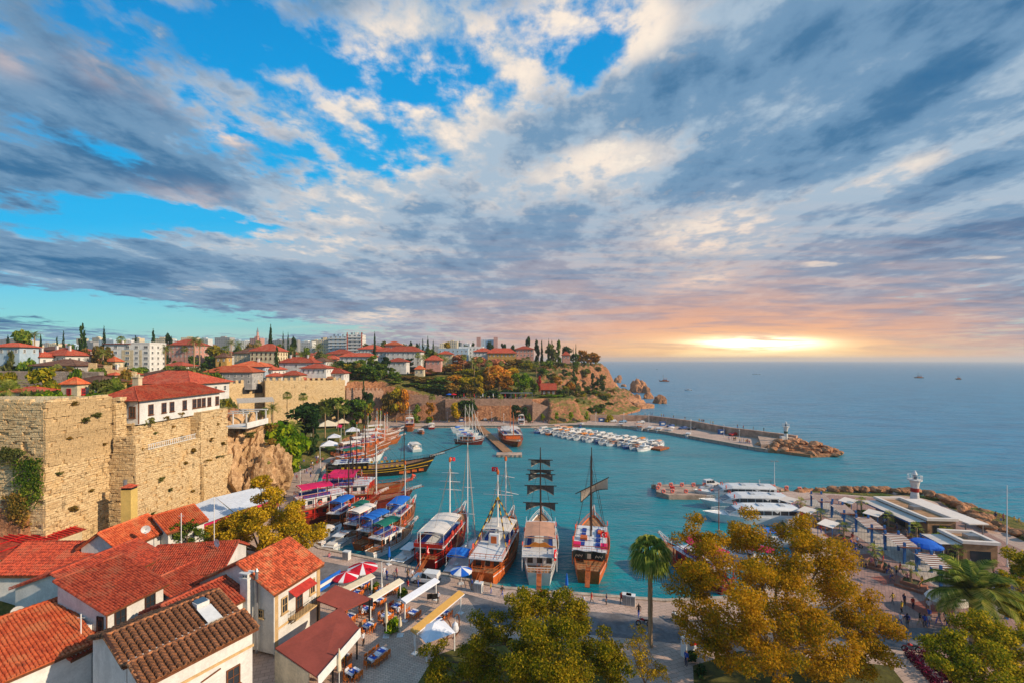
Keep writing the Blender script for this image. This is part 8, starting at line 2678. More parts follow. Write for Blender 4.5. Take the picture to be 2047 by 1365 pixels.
# life-ring boards on the jetty
for k, (us, v) in enumerate([([1318, 1341, 1363, 1386, 1408, 1453, 1475, 1546, 1572, 1598], 969), ([1326, 1344, 1371, 1398, 1424], 982), ([1315], 975)]):
 for u in us:
  vv = v + (max(0, u - 1500) * .09 if k == 0 else 0)
  p = G(u, vv + 3, ZQ)
  t = empty('life_ring_board', p, 0, cat='life ring')
  mb = MB(); mb.b2(-.55, .55, -.05, .05, 0, 1.15); mb.build('board', M('pink_white_board', lin(226, 186, 176), .7), t)
  life_ring(t, (0, -.12, .6), 0, .4)
  in_series(t, u, 'red and white life ring board', 'along the back rim of jetty' if k == 0 else 'along the front rim of jetty' if k == 1 else 'at the jetty end')
t = empty('jetty_fence', (39.5, 127.2, ZQ), 0, 'thin wire fence along the seaward rim of the jetty', 'fence')
mb = MB(); mb.bar((0, 0, 1.1), (33, .3, 1.1), .04); mb.bar((0, 0, .6), (33, .3, .6), .03); mb.build('wire', METAL, t)
for i in range(12):
 mb = MB(); mb.b2(-.04, .04, -.04, .04, 0, 1.15); mb.build('post', METAL, t, (i * 3, i * .027, 0))
p = G(1344, 979, ZQ)
t = empty('fuel_box', p, .1, 'small red cabinet near the end of the jetty', 'cabinet')
mb = MB(); mb.b2(-.5, .5, -.3, .3, 0, 1.0); mb.build('cabinet_body', RED, t)
mb = MB(); mb.b2(-.42, .42, -.33, -.305, .1, .9); mb.build('cabinet_door', BM['redh'], t)
# ================================================================== cars and motorcycles
CARM = {}
def car(label, x, y, rz, col, kind='hatch', group=None):
 key = kind
 if key not in CARM:
  L, W = (4.3, 1.75)
  prof = {'hatch': [(-2.1, .35), (-2.15, .8), (-2.0, 1.05), (-1.75, 1.42), (-.2, 1.46), (.55, 1.02), (1.75, .86), (2.1, .65), (2.12, .35)],
  'van': [(-2.15, .4), (-2.2, .9), (-2.1, 1.75), (.1, 1.8), (.75, 1.12), (1.8, .95), (2.1, .75), (2.12, .4)]}[kind]
  mb = MB()
  n = len(prof)
  def wd(z): return W / 2 * (1.0 if z < 1.05 else .86)
  for sx in (-1, 1):
   pass
  vs = [(-wd(z), yy, z) for yy, z in prof] + [(wd(z), yy, z) for yy, z in prof]
  mb.add(vs, [tuple(range(n)), tuple(range(2 * n - 1, n - 1, -1))] + [(i, n + i, n + (i + 1) % n, (i + 1) % n) for i in range(n)])
  body = mb.mesh('body', [WMETAL])
  g = MB()
  zt = 1.38 if kind == 'hatch' else 1.68
  yb = -1.7 if kind == 'hatch' else -2.0
  for sx in (-1, 1):
   for (a, b) in ((yb, yb + .7), (yb + .78, -.35 if kind == 'hatch' else -.5), (-.27 if kind == 'hatch' else -.42, .35)):
    xo = sx * (W / 2 * .86 + .012); xi = sx * (W / 2 * .93 + .03)
    g.slab([(xi, a, 1.0), (xi, b + (.15 if b > .3 else 0), 1.0), (xo, b - (.1 if b > .3 else 0), zt), (xo, a + .05, zt)], .02)
  fw = [(-.68, .1 if kind == 'hatch' else .27, zt), (.68, .1 if kind == 'hatch' else .27, zt), (.74, .56 if kind == 'hatch' else .76, 1.06), (-.74, .56 if kind == 'hatch' else .76, 1.06)]
  g.slab([(p[0], p[1] + .03, p[2] + .03) for p in fw], .02)
  ry = -2.05 if kind == 'hatch' else -2.19
  g.slab([(-.66, ry, 1.05), (.66, ry, 1.05), (.62, ry + .22, zt), (-.62, ry + .22, zt)], .02)
  w = MB(); w.tube([(-.1, 0, 0), (.1, 0, 0)], .32, 12)
  rm = MB(); rm.tube([(-.115, 0, 0), (.115, 0, 0)], .19, 10)
  lt = MB(); lt.b2(-.17, .17, -.05, .05, -.07, .07)
  bp = MB(); bp.b2(-.86, .86, -.08, .08, -.1, .1)
  CARM[key] = (body, g.mesh('window', GLASS), w.mesh('wheel', BLACK), rm.mesh('rim', METAL), lt.mesh('headlight', GLASS_B), lt.mesh('tail_light', RED), bp.mesh('bumper', M('bumper_grey', lin(60, 60, 62), .7)))
 body, g, w, rm, hl, tl, bp = CARM[key]
 t = empty('parked_car' if kind == 'hatch' else 'estate_car', (x, y, ZQ + .02), rz, label, 'car', group)
 b = link('body', body, t); b.material_slots[0].link = 'OBJECT'; b.material_slots[0].material = col
 link('window', g, t)
 for sx in (-.8, .8):
  for yy in (-1.35, 1.35):
   o = link('wheel', w, t, (sx, yy, .32)); link('rim', rm, o)
  link('headlight', hl, t, (sx * .78, 2.08, .72)); link('tail_light', tl, t, (sx * .8, -2.14, .85))
 link('bumper', bp, t, (0, 2.1, .42)); link('bumper', bp, t, (0, -2.13, .42))
 return t
CP = {'white': M('white_car_paint', lin(222, 222, 220), .3, .03), 'silver': M('silver_car_paint', lin(170, 176, 184), .3, .03, metal=.3), 'blue': M('blue_car_paint', lin(52, 84, 140), .3, .03), 'dark': M('dark_car_paint', lin(40, 46, 60), .3, .03),
'red': M('red_car_paint', lin(190, 30, 30), .3, .03), 'sky': M('light_blue_car_paint', lin(120, 160, 190), .3, .03)}
for u, v, rz, c, lab in [(1225, 843, 90, 'white', 'white saloon leftmost of the cars under the breakwater wall'), (1245, 844, 92, 'sky', 'light blue car second along the breakwater wall'), (1281, 845, 95, 'white', 'white car alone midway along the breakwater wall'),
(1341, 853, 112, 'blue', 'steel blue car right of the blue bin on the breakwater'), (1365, 857, 112, 'blue', 'dark blue car, second right of the blue bin on the breakwater'), (1383, 858, 114, 'dark', 'near-black car rightmost on the breakwater road'),
(1465, 870, 120, 'red', 'red and white car far out on the breakwater'), (842, 829, 90, 'sky', 'light blue car parked on the grass by the far harbour wall'), (796, 828, 90, 'blue', 'blue car under trees left of the light blue car'), (772, 829, 90, 'red', 'red car under trees at the far left of wall'),
(958, 839, 15, 'silver', 'silver car parked left of a white car at the far quay'), (969, 840, 15, 'white', 'white car parked at the far quay behind the pier'), (620, 897, 20, 'silver', 'grey van-like car parked on the left quay by the green trees')]:
 p = G(u, v, ZQ); car(lab, p.x, p.y, R(rz), CP[c], 'van' if 'van' in lab else 'hatch')
p = G(851, 1163, ZQ); car('white estate car parked on the near quay by the restaurant awnings', p.x, p.y, R(78), CP['white'], 'van')
p = G(1424, 975, ZQ); car('white van parked on the jetty behind the silver car', p.x + .8, p.y + 2.4, R(-78), CP['white'], 'van')
p = G(1415, 981, ZQ); car('silver car parked on the jetty in front of white van', p.x, p.y + .6, R(100), CP['silver'])
for u, v, lab in [(1202, 842, 'blue kiosk booth at the breakwater root'), (1324, 850, 'small blue bin cabin midway on the breakwater'), (1442, 867, 'larger blue container on the outer breakwater'), (922, 842, 'blue booth left of the globe lamp at the far quay'), (978, 838, 'blue booth right of the white car at far quay'), (1003, 832, 'blue and white kiosk behind the big gulet')]:
 p = G(u, v, ZQ)
 t = empty('kiosk', p, .1, lab, 'kiosk')
 mb = MB(); mb.b2(-1.4, 1.4, -.8, .8, 0, 1.9); mb.build('booth', BLUE, t)
 mb = MB(); mb.b2(-1.6, 1.6, -1.0, 1.0, 1.91, 2.1); mb.build('roof', BM['blueh'], t)
 mb = MB(); mb.b2(-.9, .9, -.84, -.81, .8, 1.6); mb.build('hatch', FRAME_W, t)
def motorbike(label, x, y, rz, col):
 t = empty('motorcycle', (x, y, ZQ + .015), rz, label, 'motorcycle')
 for yy in (-.68, .68):
  mb = MB(); mb.tube([(.3 * math.cos(a) * 0, yy + .3 * math.cos(a), .31 + .3 * math.sin(a)) for a in np.linspace(0, 2 * PI, 15)], .07, 6, cap=False); w = mb.build('wheel', BLACK, t)
  mb = MB()
  for a in np.linspace(0, PI, 5)[:-1]:
   mb.bar((0, yy - .24 * math.cos(a), .31 - .24 * math.sin(a)), (0, yy + .24 * math.cos(a), .31 + .24 * math.sin(a)), .025)
  mb.build('spoke', METAL, w)
 mb = MB(); mb.tube([(0, .45, .78), (0, .2, .86), (0, -.1, .74)], [.10, .17, .1], 8); mb.build('tank', col, t)
 mb = MB(); mb.box((0, -.35, .76), (.26, .75, .12), 0, .8); mb.build('saddle', BLACK, t)
 mb = MB(); mb.box((0, 0.02, .45), (.3, .5, .36), 0, .8); mb.bar((0, -.1, .4), (0, -.68, .31), .07); mb.build('engine', METAL, t)
 mb = MB(); mb.bar((-.06, .68, .31), (-.06, .42, .95), .05); mb.bar((.06, .68, .31), (.06, .42, .95), .05); mb.build('fork', METAL, t)
 mb = MB(); mb.tube([(-.36, .3, 1.05), (-.1, .42, .98), (.1, .42, .98), (.36, .3, 1.05)], .03, 5); mb.build('handlebar', BLACK, t)
 mb = MB(); mb.lathe([(.1, 0), (.12, .06)], 8, (0, .55, .85)); mb.build('headlight', GLASS_B, t)
 mb = MB(); mb.box((0, -.72, .66), (.16, .3, .05)); mb.box((0, .68, .66), (.13, .4, .04)); mb.build('mudguard', col, t)
 return t
for u, v, rz, c, lab in [(1287, 1250, 80, RED, 'red motorcycle standing left of the tall fan palm trunk'), (1822, 1302, 75, RED, 'red and black motorcycle by the purple hedge at the bottom right'), (1351, 1240, 10, BM['white'], 'white scooter parked at the foot of the golden tree'), (1712, 1094, 70, BLUE, 'blue motorcycle beside the plaza planters')]:
 p = G(u, v, ZQ); motorbike(lab, p.x, p.y, R(rz), c)
# ================================================================== restaurant terrace on the near quay
TERR = paving_mat('terrace_paving', lin(218, 186, 162), lin(196, 164, 144), .5, rot=R(-18))
flat('terrace', [xy(640, 1190), xy(700, 1165), xy(830, 1180), xy(935, 1195), xy(985, 1265), xy(880, 1365), xy(700, 1420), xy(600, 1365)], ZQ + .018, TERR, 'pale paved restaurant terrace', .006, 'terrace')
CLW, CLB, OW = M('white_cloth', lin(222, 224, 230), .85, .04), M('blue_cloth', lin(40, 84, 176), .85, .05), M('orange_chair_wood', lin(214, 112, 36), .6, .12)
cm_ = {}
def cbox(n, mt, *b):
 mb = MB()
 for q in b: mb.b2(*q)
 cm_[n] = mb.mesh(n, mt)
cbox('seat', OW, (-.23, .23, -.23, .23, .42, .47)); cbox('backrest', OW, (-.23, .23, .20, .25, .62, .98)); cbox('leg', OW, (-.025, .025, -.025, .025, 0, .42))
cbox('back_post', OW, (-.025, .025, -.025, .025, .42, .95)); cbox('tabletop', CLW, (-.62, .62, -.45, .45, .70, .75), (-.64, .64, -.47, -.455, .5, .70), (-.64, .64, .455, .47, .5, .70))
cbox('cloth_runner', CLB, (-.3, .3, -.48, .48, .753, .76)); cbox('table_leg', OW, (-.03, .03, -.03, .03, 0, .7)); cbox('plate', CLW, (-.1, .1, -.1, .1, .762, .775))
def chair(p, rz, u, where):
 t = empty('chair', p, rz, cat='chair')
 link('seat', cm_['seat'], t); link('backrest', cm_['backrest'], t)
 for sx in (-.2, .2):
  for sy in (-.2, .2): link('leg', cm_['leg'], t, (sx, sy, 0))
  link('back_post', cm_['back_post'], t, (sx, .22, 0))
 in_series(t, u, 'orange wooden cafe chair', where)
TB = [(725, 1176, 0), (712, 1192, 0), (733, 1208, 0), (757, 1207, 1), (762, 1188, 1), (782, 1184, 1), (792, 1219, 1), (771, 1238, 0), (826, 1232, 2), (733, 1225, 0), (735, 1259, 0), (746, 1325, 0), (706, 1354, 0), (699, 1240, 0), (889, 1232, 3), (873, 1246, 3), (684, 1322, 0), (762, 1312, 0)]
seats = []
for u, v, z in TB:
 p = G(u, v, ZQ + .02); rz = R(62) + rng.uniform(-.08, .08)
 t = empty('restaurant_table', p, rz, cat='table')
 wh = ['under the first awning beams', 'under the second awning beam', 'under the third awning beam', 'under the yellow awning beam'][z]
 in_series(t, u + v * .01, 'table with white cloth and blue runner', wh)
 for k in ('tabletop', 'cloth_runner'): link(k, cm_[k], t)
 for sx in (-.55, .55):
  for sy in (-.38, .38): link('table_leg', cm_['table_leg'], t, (sx, sy, 0))
 for k in range(3): link('plate', cm_['plate'], t, (-.4 + .4 * k, .3 if k % 2 else -.3, 0))
 for (dx, dy, a) in ((-.3, -.72, PI), (.32, -.72, PI), (-.3, .72, 0), (.32, .72, 0), (-.95, 0, PI / 2)):
  c = p + Vector((dx * math.cos(rz) - dy * math.sin(rz), dx * math.sin(rz) + dy * math.cos(rz), 0))
  chair(c, rz + a + rng.uniform(-.2, .2), u + dx, wh + ', ' + ('street side' if dy < -.1 else 'harbour side' if dy > .1 else 'table ends'))
  seats.append((c, rz + a))
for i, (u0, v0, u1, v1, m, lab) in enumerate([(677, 1181, 746, 1146, UMC, 'first cream roller awning beam from the left, behind red parasols'), (737, 1196, 803, 1156, UMC, 'second cream roller awning beam from the left'), (806, 1198, 874, 1155, CLW, 'third awning beam, greyish white, beside the estate car'), (827, 1258, 923, 1180, M('yellow_awning', lin(214, 164, 84), .8, .05), 'yellow and grey awning beam furthest right')]):
 a, b = G(u0, v0, 4.2), G(u1, v1, 4.2)
 t = empty('roller_awning', (a.x, a.y, ZQ), math.atan2(b.y - a.y, b.x - a.x), lab, 'awning')
 L = (b - a).length
 mb = MB(); mb.slab([(0, -.45, 2.75), (L, -.45, 2.75), (L, .45, 3.0), (0, .45, 3.0)], .3); mb.build('cassette', m, t)
 mb = MB(); mb.slab([(0, -.52, 2.62), (L, -.52, 2.62), (L, -.1, 2.8), (0, -.1, 2.8)], .06); mb.build('rolled_canvas', CLW, t)
 for x in (.3, L - .3):
  mb = MB(); mb.b2(x - .07, x + .07, -.07, .07, 0, 2.5); mb.b2(x - .35, x + .35, -.35, .35, 0, .12); mb.build('post', WMETAL, t)
for lab, u, v, r, h, mt, cl in [('red and white striped parasol nearest the two-storey house', 691, 1178, 1.9, 2.7, (UMR, UMW), 0), ('larger red and white striped parasol behind the first awning beam', 725, 1160, 2.3, 2.8, (UMR, UMW), 0), ('closed tall cream parasol between the tables', 772, 1272, 1, 4.2, (UMC,), 1), ('closed short cream parasol in the flower bed', 800, 1270, 1, 2.4, (UMC,), 1),
('closed cream parasol at the bottom by the brown-red roof', 678, 1372, 1, 4, (UMC,), 1), ('open blue and white parasol on the quay edge by the yacht', 922, 1166, 1.7, 2.6, (UMB, UMW, UMB), 0), ('closed bright blue parasol on the quay behind the estate car', 778, 1127, 1, 3, (UMB,), 1), ('closed light blue parasol by the stern of last gulet', 1133, 1186, 1, 3, (UMB,), 1)]:
 parasol(lab, G(u, v, ZQ), r, h, mt, cl)
for i, (u, v, s, c) in enumerate([(748, 1182, 1.5, 'green'), (805, 1194, 1.7, 'green'), (717, 1176, 1.4, 'green'), (686, 1190, 1.2, 'green'), (784, 1262, 2, 'bright'), (776, 1256, 1.3, 'rust'), (1200, 1330, 2, 'green'), (1385, 1322, 1.4, 'dark'), (1400, 1352, 1.4, 'dark')]):
 cm, tm = tree_meshes('bush', c, i % 3); p = G(u, v, ZQ)
 b = empty('bush', p, i, cat='bush'); link('crown', cm, b, scale=(s * 1.3, s * 1.3, s)); link('trunk', tm, b, scale=s * .5); in_series(b, u, f'clipped {CW[c]} bush', 'beside the restaurant terrace')
for i, (u, v) in enumerate([(890, 1278), (913, 1268)]):
 t = empty('hanging_chair', G(u, v, ZQ), R(30 + 40 * i), ['hanging egg chair with curved wooden stand, left one', 'hanging egg chair with curved wooden stand, right one'][i], 'chair')
 mb = MB(); mb.tube([(.9 * math.cos(a) - .2, 0, 1.35 + 1.3 * math.sin(a)) for a in np.linspace(-1.5, 1.9, 10)], .08, 6); mb.tube([(-1, 0, .06), (.9, 0, .06)], .07, 6); mb.build('stand', WOOD, t)
 mb = MB(); mb.lathe([(.05, .55), (.4, .7), (.48, 1.1), (.36, 1.6), (.06, 1.9)], 10, (-.45, 0, 0)); mb.bar((-.45, 0, 1.9), (-.45, 0, 2.6), .04); mb.build('basket', CLW, t)
t = empty('gazebo', G(868, 1295, ZQ), .6, 'small white pyramid gazebo roof under the tree by the egg chairs', 'gazebo')
mb = MB(); mb.add([(-1.9, -1.9, 2.2), (1.9, -1.9, 2.2), (1.9, 1.9, 2.2), (-1.9, 1.9, 2.2), (0, 0, 3.1)], [(0, 1, 4), (1, 2, 4), (2, 3, 4), (3, 0, 4), (3, 2, 1, 0)]); mb.build('roof', CLW, t)
for x in (-1.8, 1.8):
 for y in (-1.8, 1.8): mb = MB(); mb.b2(x - .06, x + .06, y - .06, y + .06, 0, 2.2); mb.build('post', WMETAL, t)
t = empty('hoarding', G(655, 1190, ZQ), 1.2, 'blue and white striped panel beside the smaller restaurant roof', 'panel')
for k in range(3): mb = MB(); mb.b2(-1.8, 2.6, -.04, .04, 2.3 - k * .5, 2.75 - k * .5); mb.build('stripe_board', [UMB, UMW, UMB][k], t)
for x in (-1.7, 2.5): mb = MB(); mb.b2(x - .05, x + .05, -.05, .05, 0, 1.3); mb.build('post', WMETAL, t)
for u, v, lab in [(957, 1182, 'pale grey utility cabinet on the quay edge by the orange gulet'), (693, 1117, 'pale utility cabinet on the quay behind the two-storey house'), (1253, 1206, 'left pale cabinet near the palm trunk on the quay'), (1261, 1208, 'right lower pale cabinet near the palm trunk on the quay')]:
 t = empty('utility_cabinet', G(u, v, ZQ), -.3, lab, 'cabinet')
 mb = MB(); mb.b2(-.6, .6, -.4, .4, 0, 1.35); mb.b2(-.64, .64, -.44, .44, 1.36, 1.44); mb.build('cabinet_body', WMETAL, t)
 for x in (-.3, .3): mb = MB(); mb.b2(x - .26, x + .26, -.43, -.405, .1, 1.25); mb.build('cabinet_door', GREYW, t)
for i, u in enumerate((859, 869)):
 t = empty('menu_board', G(u, 1207, ZQ), .3, ['left black menu board on legs by the third awning', 'right black menu board on legs by the third awning'][i], 'sign')
 mb = MB(); mb.b2(-.38, .38, -.03, .03, .75, 1.5); mb.build('board', BLACK, t)
 for x in (-.34, .34): mb = MB(); mb.b2(x - .03, x + .03, -.03, .03, 0, .74); mb.build('leg', METAL, t)
t = empty('kiosk', G(1375, 1312, ZQ), .3, 'white ticket kiosk with red and grey striped flag board', 'kiosk')
mb = MB(); mb.b2(-.6, .6, -.5, .5, 0, 2.3); mb.build('booth', WMETAL, t)
for k, m in enumerate((CLW, RED, GREYW)): mb = MB(); mb.b2(-.1, 1.1, -.56, -.52, 1.2 + .38 * k, 1.56 + .38 * k); mb.build('stripe_board', m, t)
LAWN = M('lawn_grass', lin(96, 92, 38), .95, .25, 1.2, bump=.3)
flat('lawn', [xy(1385, 1330), xy(1480, 1300), xy(1780, 1330), xy(1850, 1420), xy(1390, 1420)], ZQ + .02, LAWN, 'dry green lawn under the big golden tree', .012, 'lawn')
flat('lawn', [xy(870, 1310), xy(985, 1270), xy(1240, 1320), xy(1240, 1420), xy(800, 1420)], ZQ + .022, LAWN, 'dry lawn under the greener tree', .012, 'lawn')
for i, u in enumerate((1842, 1872)):
 c = G(u, 1338, ZQ); r2 = np.random.RandomState(i); n = 1300
 pts = np.column_stack([r2.uniform(-.45, .45, n), r2.uniform(-4.5, 2.6, n), r2.uniform(0, .9, n)])
 o = link('hedge', leaf_cloud('hedge', pts, np.tile([0, 0, 1.], (n, 1)), .25, leaf_mat(f'purple_leaves_{i}', lin(70, 20, 44), lin(108, 28, 60), lin(140, 44, 70)), i), None, c, -.25)
 tag(o, ['left purple hedge at the bottom by the motorcycle', 'right purple hedge at the bottom by the motorcycle'][i], 'hedge')
# ================================================================== big trees in front
def big_tree(label, u, Y, zb, blobs, n, leaf, mat, seed, bark=BARK, r0=.38, name='plane_tree'):
 """blobs: leaf clumps as (column, row, distance offset, radius in metres)"""
 x = (u - U0) * Y / F_PX
 t = empty(name, (x, Y, zb), 0, label, 'tree')
 r = random.Random(seed)
 B, B0 = [], []
 for (bu, bv, dy, rad) in blobs:
  q = Q(bu, bv, Y + dy) - Vector((x, Y, zb))
  B0.append(q)
  for k in range(15):
   d = Vector((r.gauss(0, 1), r.gauss(0, 1), r.gauss(0, .8))).normalized() * rad * r.uniform(.3, 1.12)
   s = rad * r.uniform(.28, .56)
   B.append((q.x + d.x, q.y + d.y, q.z + d.z, s, s * .72))
 c, d = blob_points(B, n, seed, .25)
 link('crown', leaf_cloud('leaf_crown', c, d, leaf, mat, seed, .7, .45), t)
 mb = MB()
 fork = Vector((0, 0, max(2.0, min(q.z for q in B0) * .45)))
 mb.tube([(0, 0, -.3), (.1, .05, fork.z * .5), fork], [r0 * 1.25, r0, r0 * .85], 8)
 for q in B0:
  m = fork.lerp(q, .5) + Vector((r.uniform(-.5, .5), r.uniform(-.5, .5), r.uniform(.2, .9)))
  mb.tube([fork, m, q], [r0 * .5, r0 * .32, r0 * .12], 6)
  for b in r.sample(B, 5):
   e = Vector(b[:3])
   if (e - q).length < 5.5:
    mb.tube([m.lerp(q, .5), m.lerp(q, .6).lerp(e, .55) + Vector((0, 0, .2)), e], [r0 * .16, r0 * .1, .02], 5, cap=False)
 mb.build('trunk', bark, t)
 return t
PT = LEAF['planes']; PG = LEAF['planes_green']
big_tree('huge golden-orange plane tree filling the lower right foreground', 1560, 50, ZQ, [(1400, 1085, 2, 2.6), (1480, 1070, 4, 2.8), (1590, 1075, 3, 3.0), (1380, 1170, 0, 2.8), (1460, 1150, -3, 3.2), (1550, 1140, 0, 3.4), (1640, 1130, 2, 3.2), (1400, 1230, -2, 2.4), (1490, 1235, -4, 3.0), (1590, 1225, -4, 3.2),
(1690, 1200, 0, 3.2), (1740, 1240, 1, 2.6), (1640, 1300, -5, 3.0), (1530, 1310, -6, 2.8), (1730, 1310, -3, 2.6), (1440, 1310, -4, 2.0)], 112000, .215, PT, 1, BARK_P, .5)
big_tree('green and gold tree at the bottom centre with bright top sprigs', 1095, 46, ZQ, [(1085, 1190, 2, 1.9), (1040, 1225, 1, 2.4), (1140, 1230, 1, 2.4), (985, 1265, 0, 2.2), (1090, 1280, -3, 3.0), (1190, 1285, 0, 2.4), (960, 1330, -1, 2.4), (1040, 1345, -4, 2.6), (1140, 1350, -4, 2.6), (1230, 1340, -1, 1.9), (870, 1320, 0, 1.5), (880, 1365, -1, 2.0)], 76000, .2, PG, 2)
big_tree('dense green and gold tree in the bottom right corner', 1960, 44, ZQ, [(1900, 1275, 0, 1.6), (1960, 1250, 1, 1.9), (2020, 1265, 0, 2.0), (1890, 1330, -2, 1.8), (1960, 1330, -3, 2.4), (2040, 1340, -2, 2.2), (1950, 1385, -3, 2)], 40000, .2, PG, 3)
big_tree('golden-green tree at the right edge above the corner tree', 2055, 56, ZQ, [(2010, 1165, 0, 1.7), (2050, 1130, 1, 2.0), (2050, 1190, 0, 2.2), (2020, 1215, -1, 1.5)], 12000, .25, PG, 4)
big_tree('wide yellow-green tree between the red roofs and the near boats', 520, 78, ZQ, [(430, 1060, 0, 2.4), (480, 1035, 1, 3.0), (530, 1000, 2, 2.8), (545, 1050, -1, 3.4), (590, 1030, 1, 2.8), (610, 1065, 0, 2.6), (640, 1060, 1, 1.6), (470, 1080, -1, 2.8), (560, 1085, -2, 2.8), (410, 1085, 0, 1.6), (520, 960, 2, 1.5)], 42000, .32, LEAF['gold'], 5)
big_tree('small dark green tree left of the yellow-green tree', 365, 68, ZQ, [(360, 1065, 0, 1.6), (385, 1075, 1, 1.6), (350, 1090, 0, 1.3), (375, 1050, 0, 1.0)], 5000, .26, LEAF['green'], 6)
big_tree('thin sparse golden shrub tree at the foot of the tall fan palm', 1290, 46, ZQ, [(1290, 1330, 0, 1.4), (1320, 1345, 0, 1.2), (1265, 1300, 0, 1.2), (1280, 1265, 0, .9)], 2600, .17, LEAF['gold'], 7, r0=.12)
p = G(1300, 1292, ZQ)
t = empty('palm_tree', p, 0, 'tall fan palm with pale trunk on the near quay', 'palm')
h = EYE - (1106 - V0) * p.y / F_PX - ZQ
link('crown', fan_palm_parts(7, 46, 1.5, 13), t, (0, 0, h), scale=6.0); link('trunk', palm_trunk_mesh(), t, scale=(.62, .62, h))
mb = MB(); mb.lathe([(.30, h - 2.4), (.55, h - 1.2), (.45, h - .2), (.2, h)], 9); mb.build('dead_frond_skirt', PALM_T, t)
t = empty('palm_tree', G(1945, 1285, ZQ), 0, 'broad feathery date palm at the right in front of the pergola', 'palm')
link('crown', date_palm_parts(5, 44, 20), t, (0, 0, 6.2), scale=9.5); link('trunk', palm_trunk_mesh(), t, scale=(.8, .8, 6.2))
# ================================================================== people
SKIN, HAIR = M('skin', lin(196, 140, 110), .7, .04), M('dark_hair', lin(38, 28, 24), .8, .05)
CLOTH = {n: M(n + '_cloth', lin(*c), .9, .08) for n, c in dict(red=(180, 36, 40), white=(215, 215, 212), black=(34, 34, 38), blue=(44, 78, 140), pink=(206, 120, 130), grey=(110, 112, 116), green=(60, 92, 64), navy=(34, 44, 78), tan=(170, 140, 104), yellow=(206, 170, 60)).items()}
PM = {}
def body_mesh(pose):
 if pose in PM: return PM[pose]
 s = pose == 'sit'; w = .24 if pose == 'walk' else 0
 hip = .50 if s else .93
 V, E, RD = [], [], []
 def n(p, r, par=None):
  V.append(p); RD.append(r)
  if par is not None: E.append((par, len(V) - 1))
  return len(V) - 1
 pel = n((0, 0, hip), .15); ab = n((0, .01, hip + .22), .135, pel); ch = n((0, 0, hip + .42), .155, ab); nk = n((0, 0, hip + .57), .062, ch)
 hd = n((0, .02, hip + .66), .085, nk); tp = n((0, .015, hip + .80), .075, hd); n((0, .115, hip + .70), .018, hd)
 for sg in (-1, 1):
  k = w * sg
  sh = n((sg * .19, 0, hip + .49), .068, ch); el = n((sg * .25, (.06 if s else -.02 - k * .5), hip + .22), .048, sh)
  wr = n((sg * .2, (.30 if s else .05 - k * .9), hip + (.2 if s else -.03)), .034, el); hn = n((sg * .2, (.37 if s else .07 - k), hip + (.2 if s else -.11)), .034, wr)
  for f in range(4): n((sg * (.172 + f * .019), (.45 + .01 * (f in (1, 2)) if s else .08 - k * 1.05), hip + (.19 if s else -.185 - .012 * (f in (1, 2)))), .008, hn)
  n((sg * .155, (.41 if s else .10 - k), hip + (.21 if s else -.13)), .009, wr)
  hp = n((sg * .095, 0, hip - .06), .1, pel)
  kn = n((sg * .1, .42 if s else .08 + k * .6, hip - .02 if s else .49), .066, hp); an = n((sg * .1, .44 if s else -.02 + k * 1.2, .09), .042, kn); n((sg * .1, (.60 if s else .13 + k * 1.2), .04), .038, an)
 me = bpy.data.meshes.new('tmp'); me.from_pydata(V, E, []); o = link('tmp', me)
 o.modifiers.new('s', 'SKIN'); o.modifiers.new('b', 'SUBSURF').levels = 1
 for i, sv in enumerate(me.skin_vertices[0].data): sv.radius = (RD[i], RD[i] * (.72 if i in (0, 1, 2) else 1)); sv.use_root = i == 0
 dg = bpy.context.evaluated_depsgraph_get(); m = bpy.data.meshes.new_from_object(o.evaluated_get(dg)); m.name = 'person_body'
 bpy.data.objects.remove(o)
 for q in (CLOTH['blue'], CLOTH['black'], SKIN, HAIR): m.materials.append(q)
 for f in m.polygons:
  x, y, z = f.center; a = abs(x); zz = z - hip
  k = 0 if zz > -.02 else 1
  if zz > .545: k = 3 if (zz > .745 or (y < .0 and zz > .62)) else 2
  if a > .13 and ((not s and -.25 < zz < .1) or (s and y > .2 and zz > .12)): k = 2
  if z < .075: k = 3
  f.material_index = k; f.use_smooth = True
 PM[pose] = m
 return m
r_ = random.Random(5)
def person(x, y, z, where, pose='stand', rz=None, top=None, leg=None):
 tn = top or r_.choice(list(CLOTH)); ln = leg or r_.choice(['black', 'navy', 'blue', 'tan', 'grey'])
 o = link('person', body_mesh(pose), None, (x, y, z), r_.uniform(0, 6.28) if rz is None else rz, r_.uniform(.96, 1.06))
 for i, nm in ((0, tn), (1, ln)): o.material_slots[i].link = 'OBJECT'; o.material_slots[i].material = CLOTH[nm]
 o['category'] = 'person'
 in_series(o, x / y, f'person, {tn} top, {ln} trousers, ' + {'stand': 'standing', 'walk': 'walking', 'sit': 'sitting'}[pose], where)
def folk(n, poly, where, z=ZQ + .01, poses=('stand', 'walk'), zf=None):
 xs_, ys_ = [p[0] for p in poly], [p[1] for p in poly]; k = 0
 while k < n:
  x, y = r_.uniform(min(xs_), max(xs_)), r_.uniform(min(ys_), max(ys_))
  if in_poly(np.array([x]), np.array([y]), poly)[0]: person(x, y, z, where, r_.choice(poses)); k += 1
for c, a in r_.sample(seats, 30): person(c.x, c.y, c.z - .04, 'at a restaurant table', 'sit', a + PI)
folk(46, [xy(600, 985), xy(640, 930), xy(690, 885), xy(640, 885), xy(575, 955)], 'on the left quay')
folk(14, [xy(690, 880), xy(745, 858), xy(735, 846), xy(690, 860)], 'at the head of the left quay')
folk(26, [xy(770, 846), xy(1080, 846), xy(1080, 842), xy(770, 842)], 'on the far quay')
folk(20, [xy(1080, 848), xy(1180, 843), xy(1180, 838), xy(1080, 842)], 'at the breakwater root')
